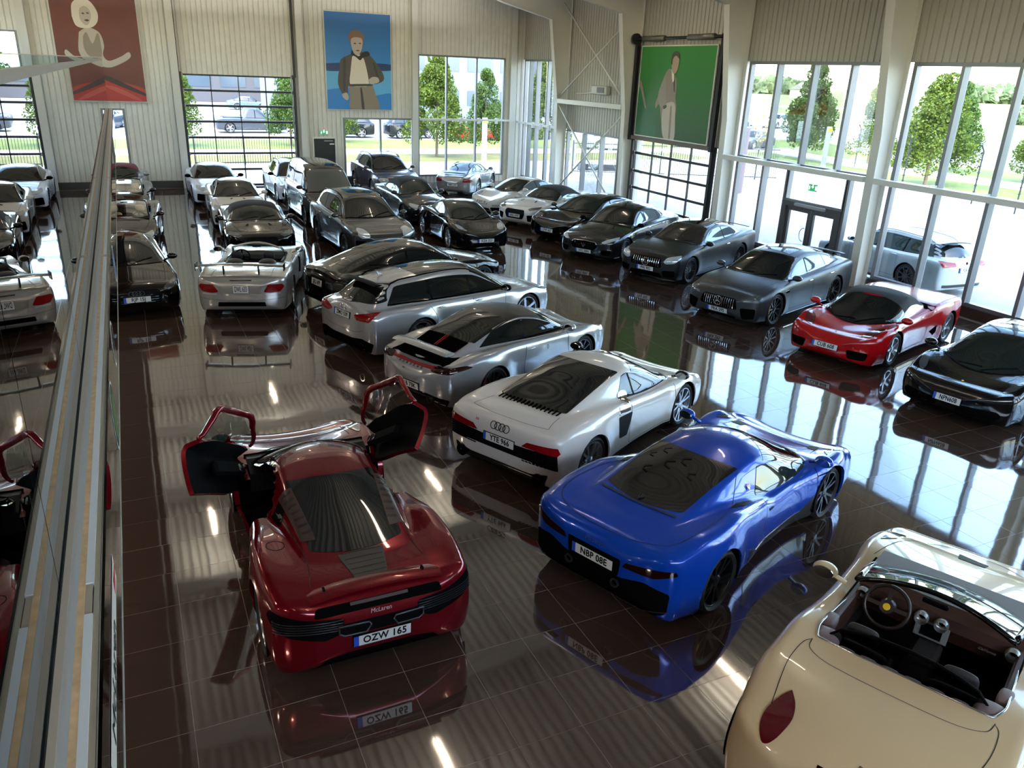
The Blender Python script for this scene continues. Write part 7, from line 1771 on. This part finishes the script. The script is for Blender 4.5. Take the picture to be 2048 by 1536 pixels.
    slats(B, root, .34, .90, .60, .72, 5, 'B', RIM_GRY, False, .007, 'lamp_slat', .014); slats(B, root, -.90, -.34, .60, .72, 5, 'B', RIM_GRY, False, .007, 'lamp_slat', .014)
    for sg in (1, -1):
        l, n = B.near(sg*.24, .60, 'B'); M = frame(l+n*.02, n)
        e = MB(); o_ = [(-.14, .05), (.12, .05), (.14, .02), (.10, -.05), (-.10, -.05), (-.14, -.02)]; e.tube([(a*sg, b, 0) for a, b in o_], .010, 6, True); q = e.build('exhaust_outlet', RIM_GRY, root, True); q.data.transform(M)
        e = MB().prism([(a*sg*.92, b*.9) for a, b in o_][::sg], -.006, -.002, 'z'); q2 = e.build('outlet_mesh', BLK, q); q2.data.transform(M)
    wing(B, root, float(B.X(.955)), .865, .60, .22, pt, (-.45, .45), .022, name='air_brake', bow=-.02)
    B.patch('wing_gap', [(-.58, .75), (-.56, .82), (.56, .82), (.58, .75)], 'B', MATTB, .005, .03, parent=root)
    B.patch('brake_light', [(-.26, .795), (-.26, .815), (.26, .815), (.26, .795)], 'B', mat('brake lens grey', '4a4040', .2), .012, .004, parent=root)
    word(B, root, 'B', 0, .72, 'McLaren', mat('badge silver', 'a8a0a0', .3, .5), .055, shear=.2)
    l, n = B.near(0, .44, 'B'); 
S = dict(body=T_mid(dim=(4.51, 1.91, 1.20, 2.67, 1.09), deck=[(0, .44), (.07, .54), (.16, .66), (.25, .75), (.4, .80), (.6, .85), (.78, .88), (.9, .90), (1, .86)],
        sh=[(0, .44), (.07, .60), (.16, .76), (.25, .77), (.38, .72), (.5, .72), (.62, .80), (.74, .90), (.84, .91), (.94, .87), (1, .78)],
        roof=[(.20, .68), (.26, .82), (.33, 1.0), (.39, 1.12), (.45, 1.18), (.51, 1.20), (.58, 1.175), (.68, 1.08), (.80, .96), (.90, .88)],
        hw=[(0, .84), (.09, .94), (.18, .975), (.3, .93), (.42, .89), (.52, .89), (.62, .93), (.76, 1.), (.9, .98), (1, .90)], wbf=[(0, .7), (.2, .76), (.4, .76), (.6, .70), (.8, .60), (1, .52)], tum=.50, fl=(.02, .03), dr=.30, nr_=(2.5, 2.6, 2.4), zr=.55),
    cuts=[([(.295, .30), (.285, .55), (.295, .74), (.40, 1.02), (.50, 1.08), (.555, .98), (.60, .78), (.61, .55), (.585, .28), (.45, .24)], 'L'), ([(.295, .30), (.285, .55), (.295, .74), (.40, 1.02), (.50, 1.08), (.555, .98), (.60, .78), (.61, .55), (.585, .28), (.45, .24)], 'R')],
    rim='twin', rimmat=RIM_SIL, rr=.27, ws=(.205, .40), rw=(.595, .845, .86, .80), rwm=mat('engine glass', '16181a', .03), dlo=[(.615, .68, -.01, -.03)],
    seams=hoodlines(.08, .20, .5, .62, .02)+[([(.60, -.60), (.72, -.56), (.84, -.50), (.93, -.55)], 'T', 's'), ([(.60, .60), (.72, .56), (.84, .50), (.93, .55)], 'T', 's'), ([(.76+.02*math.cos(a), .72+.085*math.sin(a)) for a in np.linspace(0, 2*PI, 13)], 'T')],
    plates=[('B', .46, 'OZW 165', dict(tiltmax=.3))],
    patches=[('taillight', [(.32, .58), (.34, .72), (.62, .74), (.90, .80), (.93, .70), (.80, .58), (.5, .52)], 'B', BLK, dict(r=.03)), ('exhaust_panel', [(-.34, .54), (-.34, .66), (.34, .66), (.34, .54)], 'B', BLK, dict(both=False, r=.02)),
        ('rear_diffuser', [(-.5, .30), (-.3, .34), (.3, .34), (.5, .30), (.6, .15), (-.6, .15)], 'B', MATTB, dict(r=.03, both=False)), ('side_intake', [(.625, .62), (.665, .80), (.69, .82), (.675, .60), (.645, .45)], 'L', BLK, dict(r=.01)),
        ('headlight', [(.08, .62), (.10, .76), (.17, .80), (.20, .74), (.14, .66)], 'T', HEADL, dict(smooth=1)), ('sill_panel', [(.30, .14), (.30, .22), (.66, .22), (.66, .14)], 'L', BLK, dict(r=.01))], extra=x_mc)
DOOR_ROT = (math.radians(28), math.radians(-52), math.radians(38))
make_car('sports_car', 'dark red low mid-engined car with both doors swung up, plate OZW 165', RED2, S, (1.53, 7.68, 90), group=G_ROW3)
# ===== cream open car, cut by the lower right corner =====
CREAM = paint('cream', 'c3ac86', .22, 0, 1)
def x_cal(B, root, pt):
    L = B.L; X = lambda t: B.xn-t*L
    lb = mat('leather dark brown', '3a211a', .5); lg = mat('leather mauve grey', '6f5f60', .55); sbk = mat('seat dark', '1c191a', .6)
    ck = CAL_CK; zbw = .93
    da, sw = cabin(B, root, pt, .30, .505, 1.27, .70, .66, sbk, lb, mat('carpet dark', '120d0c', .9), ht=.60, zb=.93, frame_m=BLKG, wheelm=mat('wheel brown', '1e1310', .35), seat_x=.0, tub_z=.26, dx=.30, bow=.14)
    rim_trim(B, root, ck, CHROME, .018, 'chrome_trim')
    B.patch('cowl', [(X(.312)-.13, -.60), (X(.312)-.03, -.3), (X(.312), 0), (X(.312)-.03, .3), (X(.312)-.13, .60), (X(.36)-.1, .62), (X(.35), 0), (X(.36)-.1, -.62)], 'T', MATTB, .004, .0, parent=root)
    xc = X(.30)-.30; M = Matrix.Translation((xc-.481, .37, zbw-.04+.001)) @ Matrix.Rotation(math.radians(-62), 4, 'Y')
    MB().lathe([(0, .026), (.03, .024), (.032, .01)], 16, 'z').xf(M).build('horn_badge', YEL, sw)
    ring = mat('vent silver', '9a9a98', .3, .6)
    for y in (-.06, .10, -.60, .60):
        e = MB().lathe([(.028, 0), (.055, .0), (.06, .03), (.05, .07)], 18, 'x', (xc-.385, y, .885)); e.xf(Matrix.Identity(4)); e.v = [(2*(xc-.385)-v[0], v[1], v[2]) for v in e.v]; q = e.build('air_vent', ring, da, True)
        MB().lathe([(0, 0), (.03, 0)], 16, 'x', (xc-.372, y, .885)).build('vent_core', BLK, q)
    k = MB().box(-.008, .0, -.15, .12, -.075, .075, .004); k.xf(Matrix.Translation((xc-.375, .02, .765)) @ Matrix.Rotation(.3, 4, 'Y')); q = k.build('display_frame', ring, da)
    k = MB().box(-.016, -.009, -.10, .07, -.055, .055); k.xf(Matrix.Translation((xc-.375, .02, .765)) @ Matrix.Rotation(.3, 4, 'Y')); k.build('display', BLKG, da)
    t = text_obj('California', ring, da, Matrix(((0, 0, -1, xc-.375), (-1, 0, 0, -.42), (0, 1, 0, .80), (0, 0, 0, 1))), size=.035, name='dash_script', shear=.3)
    # padded rear shelf and rolls behind the seats
    n = 6
    for i in range(n):
        a, b = -.50+i*1.0/n, -.50+(i+1)*1.0/n; soften(MB().box(X(.70)-.02, X(.70)+.10, a+.004, b-.004, .86, .965, .03).build('shelf_pad', lg, root, True))
    for sg in (1, -1):
        soften(MB().box(X(.70), X(.645), sg*.60-.11, sg*.60+.11, .86, .985, .04).build('shelf_pad', lg, root, True)); soften(MB().box(X(.64), X(.59), sg*.66-.06, sg*.66+.06, .84, .97, .03).build('shelf_pad', lg, root, True))
    # wind deflector
    xd = X(.672); pts = [(xd, -.58, .80), (xd, -.60, .95), (xd, -.50, 1.06), (xd, -.36, 1.10), (xd, -.2, 1.13), (xd, 0, 1.14), (xd, .2, 1.13), (xd, .36, 1.10), (xd, .50, 1.06), (xd, .60, .95), (xd, .58, .80)]
    wd_ = MB().tube(pts, .012, 8, True).build('wind_deflector', BLK, root, True)
    MB().add(pts, [tuple(range(len(pts)))]).build('deflector_net', glass_mat('net', (.12, .12, .12, 1), .3), wd_)
    MB().box(xd-.015, xd+.015, -.58, .58, .88, .9).build('deflector_bar', BLK, wd_)
    for sg in (1, -1):
        l, n_ = B.near(X(.885), sg*.62, 'T')
    sl = smooth_line
    B.ribbons('boot_line', [(sl([(X(.712), -.66), (X(.745), -.62), (X(.768), -.42), (X(.775), 0), (X(.768), .42), (X(.745), .62), (X(.712), .66)]), 'T')], GAP, .006, .003, root)
    B.ribbons('boot_line', [(sl([(X(.715), s_*.66), (X(.735), s_*.70), (X(.80), s_*.70), (X(.88), s_*.64), (X(.95), s_*.58)]), 'T') for s_ in (1, -1)], GAP, .006, .003, root)
    word(B, root, 'T', X(.958), -.2, 'Ferrari', CHROME, .075, space=1.3)
    B.ribbons('brake_light', [([(-.16, .905), (0, .91), (.16, .905)], 'B')], REDD, .02, .004, root)
CAL_CK = rnd([(.42, -.62), (.36, -.5), (.345, 0), (.36, .5), (.42, .62), (.54, .68), (.66, .69), (.70, .64), (.706, .3), (.706, -.3), (.70, -.64), (.66, -.69), (.54, -.68)], .02)
S = dict(body=T_coupe(dim=(4.36, 1.90, 1.05, 2.58, 1.0), roof=[(.3, .5), (.31, .5)], deck=[(0, .56), (.05, .66), (.12, .76), (.25, .88), (.35, .93), (.55, .96), (.7, 1.0), (.85, 1.03), (.94, .99), (1, .90)],
        sh=[(0, .54), (.07, .68), (.16, .82), (.28, .86), (.4, .86), (.55, .90), (.68, .97), (.8, .98), (.92, .93), (1, .82)], hw=[(0, .84), (.09, .94), (.18, .97), (.35, .94), (.5, .94), (.65, .98), (.78, .97), (.9, .90), (1, .80)], dr=.36, nr_=(2.4, 2.4, 2.3), zr=.62, nf=(2.3, 2.4, 2.3), df=.42, fl=(.02, .03), shw=.9),
    cuts=[(CAL_CK, 'T')], rim='star', rimmat=RIM_SIL, mir=(.475, 1.0, None), seams=hoodlines(.07, .29, .5, .74, .03)+door(.42, .66, .26, .86), plates=[],
    patches=[('taillight', [(.872, .54), (.895, .585), (.93, .615), (.962, .60), (.980, .53), (.968, .46), (.935, .43), (.90, .465)], 'T', mat('wet red lamp', '56060e', .06, .1, 1), dict(smooth=1)),
        ('headlight', [(.08, .62), (.12, .76), (.20, .80), (.16, .68)], 'T', HEADD, dict(r=.03)), ('bonnet_scoop', [(.10, -.14), (.09, .14), (.13, .12), (.13, -.12)], 'T', BLK, dict(r=.02, both=False))], extra=x_cal)
make_car('convertible', 'open cream convertible with brown interior in the lower right corner', CREAM, S, (5.55, 3.33, 24), group=G_ROW3)
# ===== outside the glass =====
S = dict(EST); S.update(body=T_coupe(dim=(4.77, 1.83, 1.48, 2.79, .87), roof=EST['body']['roof'], dr=.2, nr_=(2.8, 3, 2.6)), rim='nine', rimmat=RIM_GRY, plates=[('B', .72, 'YLX 004')], rw=(1.03, 1.30, .60, .46, 'B'), sglass=mat('green dark glass', '1c2a26', .03), mir=(.325, 1.0, None),
    patches=[('taillight', [(.36, .82), (.38, .92), (.78, .95), (.82, .88), (.78, .81)], 'B', REDL, dict(r=.03)), ('badge', [(-.05, .90), (0, .95), (.05, .90), (0, .85)], 'B', BLK, dict(r=.04, both=False)), ('rear_valance', [(-.7, .26), (-.7, .34), (.7, .34), (.7, .26)], 'B', RIM_GRY, dict(both=False))],
    extra=lambda B, root, pt: (roof_rails(B, root, .44, .84, RIM_SIL), wing(B, root, float(B.X(.90)), 1.33, .48, .16, BLK, (), .015, name='roof_spoiler')))
make_car('estate_car', 'white estate parked outside against the glass, plate YLX 004', paint('outdoor white', '9ea8b0', .25, 0, 1), S, (19.95, 16.0, 87), group='cars outside')
def far(kind, label, col, pos, **k):
    b = dict(T_suv() if kind == 'suv' else T_coupe(roof=[(.24, .92), (.30, 1.1), (.36, 1.28), (.42, 1.40), (.5, 1.45), (.62, 1.45), (.72, 1.38), (.82, 1.2), (.9, 1.03)])); b.update(ns=34, nc=5); b.update(k)
    S = dict(SUVB if kind == 'suv' else EST); S = {q: S[q] for q in ('ws', 'dlo', 'mir')}; S.update(body=b, rim='five', rimmat=RIM_SIL, seams=[])
    S['patches'] = [('headlight', [(.50, .62), (.5, .74), (.8, .80), (.84, .70)], 'F', HEADL, {})]
    if kind != 'suv': S['rw'] = (.70, .87, .88, .88)
    return make_car(dict(suv='suv').get(kind, 'car'), label, paint('far '+col, col, .3, .2, 1), S, pos, group='cars parked outside beyond the verge')
far('car', 'blue grey saloon far behind the overhead glass door', '56666f', (13.6, 102, 0))
far('suv', 'dark car far right behind the overhead glass door', '3a3a3e', (18.3, 104, 10))
def pickup(B, root, pt):
    MB().box(-2.2, -.75, -.78, .78, 1.12, 1.16).build('bed_cover', BLK, root); MB().box(-2.45, -2.35, -.9, .9, .5, .65, .02).build('bumper', CHROME, root)
b = T_suv(dim=(5.5, 2.0, 1.9, 3.5, .95), roof=[(.24, 1.08), (.29, 1.3), (.35, 1.6), (.40, 1.8), (.46, 1.88), (.55, 1.88), (.60, 1.7), (.635, 1.18)]); b.update(ns=40, nc=6)
make_car('pickup_truck', 'dark pickup truck parked beyond the fence behind the overhead glass door', paint('far pickup', '3c4148', .3, .3, 1), dict(body=b, rim='five', rimmat=RIM_SIL, ws=(.25, .40), dlo=[(.285, .45, .1, 0), (.46, .59, 0, -.01)], mir=(.3, 1.2, BLK), extra=pickup), (9.2, 68.3, 2), cat='pickup', group='cars parked outside beyond the verge')
far('suv', 'black small car with pale wheels behind the window under the blue poster', '14161a', (20.8, 63.6, 8), dim=(4.1, 1.75, 1.5, 2.5, .75), R=.33, Ra=.37)
far('suv', 'black car on the left behind the window under the blue poster', '15181c', (15.4, 64.3, 175))
far('car', 'red car half hidden by the tree at the wide window', 'b02a24', (26.2, 62.0, 20))
far('car', 'dark saloon beside the red car behind the tree', '2c3440', (31.6, 62.8, 10))
far('car', 'dark blue car behind the slim window', '2c3a48', (-1.3, 71.5, -110))
far('suv', 'grey car beside the dark blue car behind the slim window', '44484c', (3.4, 77, -105))
far('suv', 'dark car outside the left window, near the edge', '2e3236', (-9.5, 76, 0))
far('car', 'pale car with large wheels behind the braced bay', '9aa4a8', (33.8, 53.6, -15))
far('suv', 'white pickup-sized car far off in the left part of the glazed bay', 'c8ccd0', (74, 80, 200))
far('car', 'small blue car beyond the verge in the left part of the glazed bay', '2d6a9a', (59, 68.5, 215))
far('car', 'dark saloon at the kerb in the left part of the glazed bay', '33383e', (48.2, 54.5, 200))
far('car', 'black car partly behind the tall tree', '22242a', (60.5, 61.5, 215))
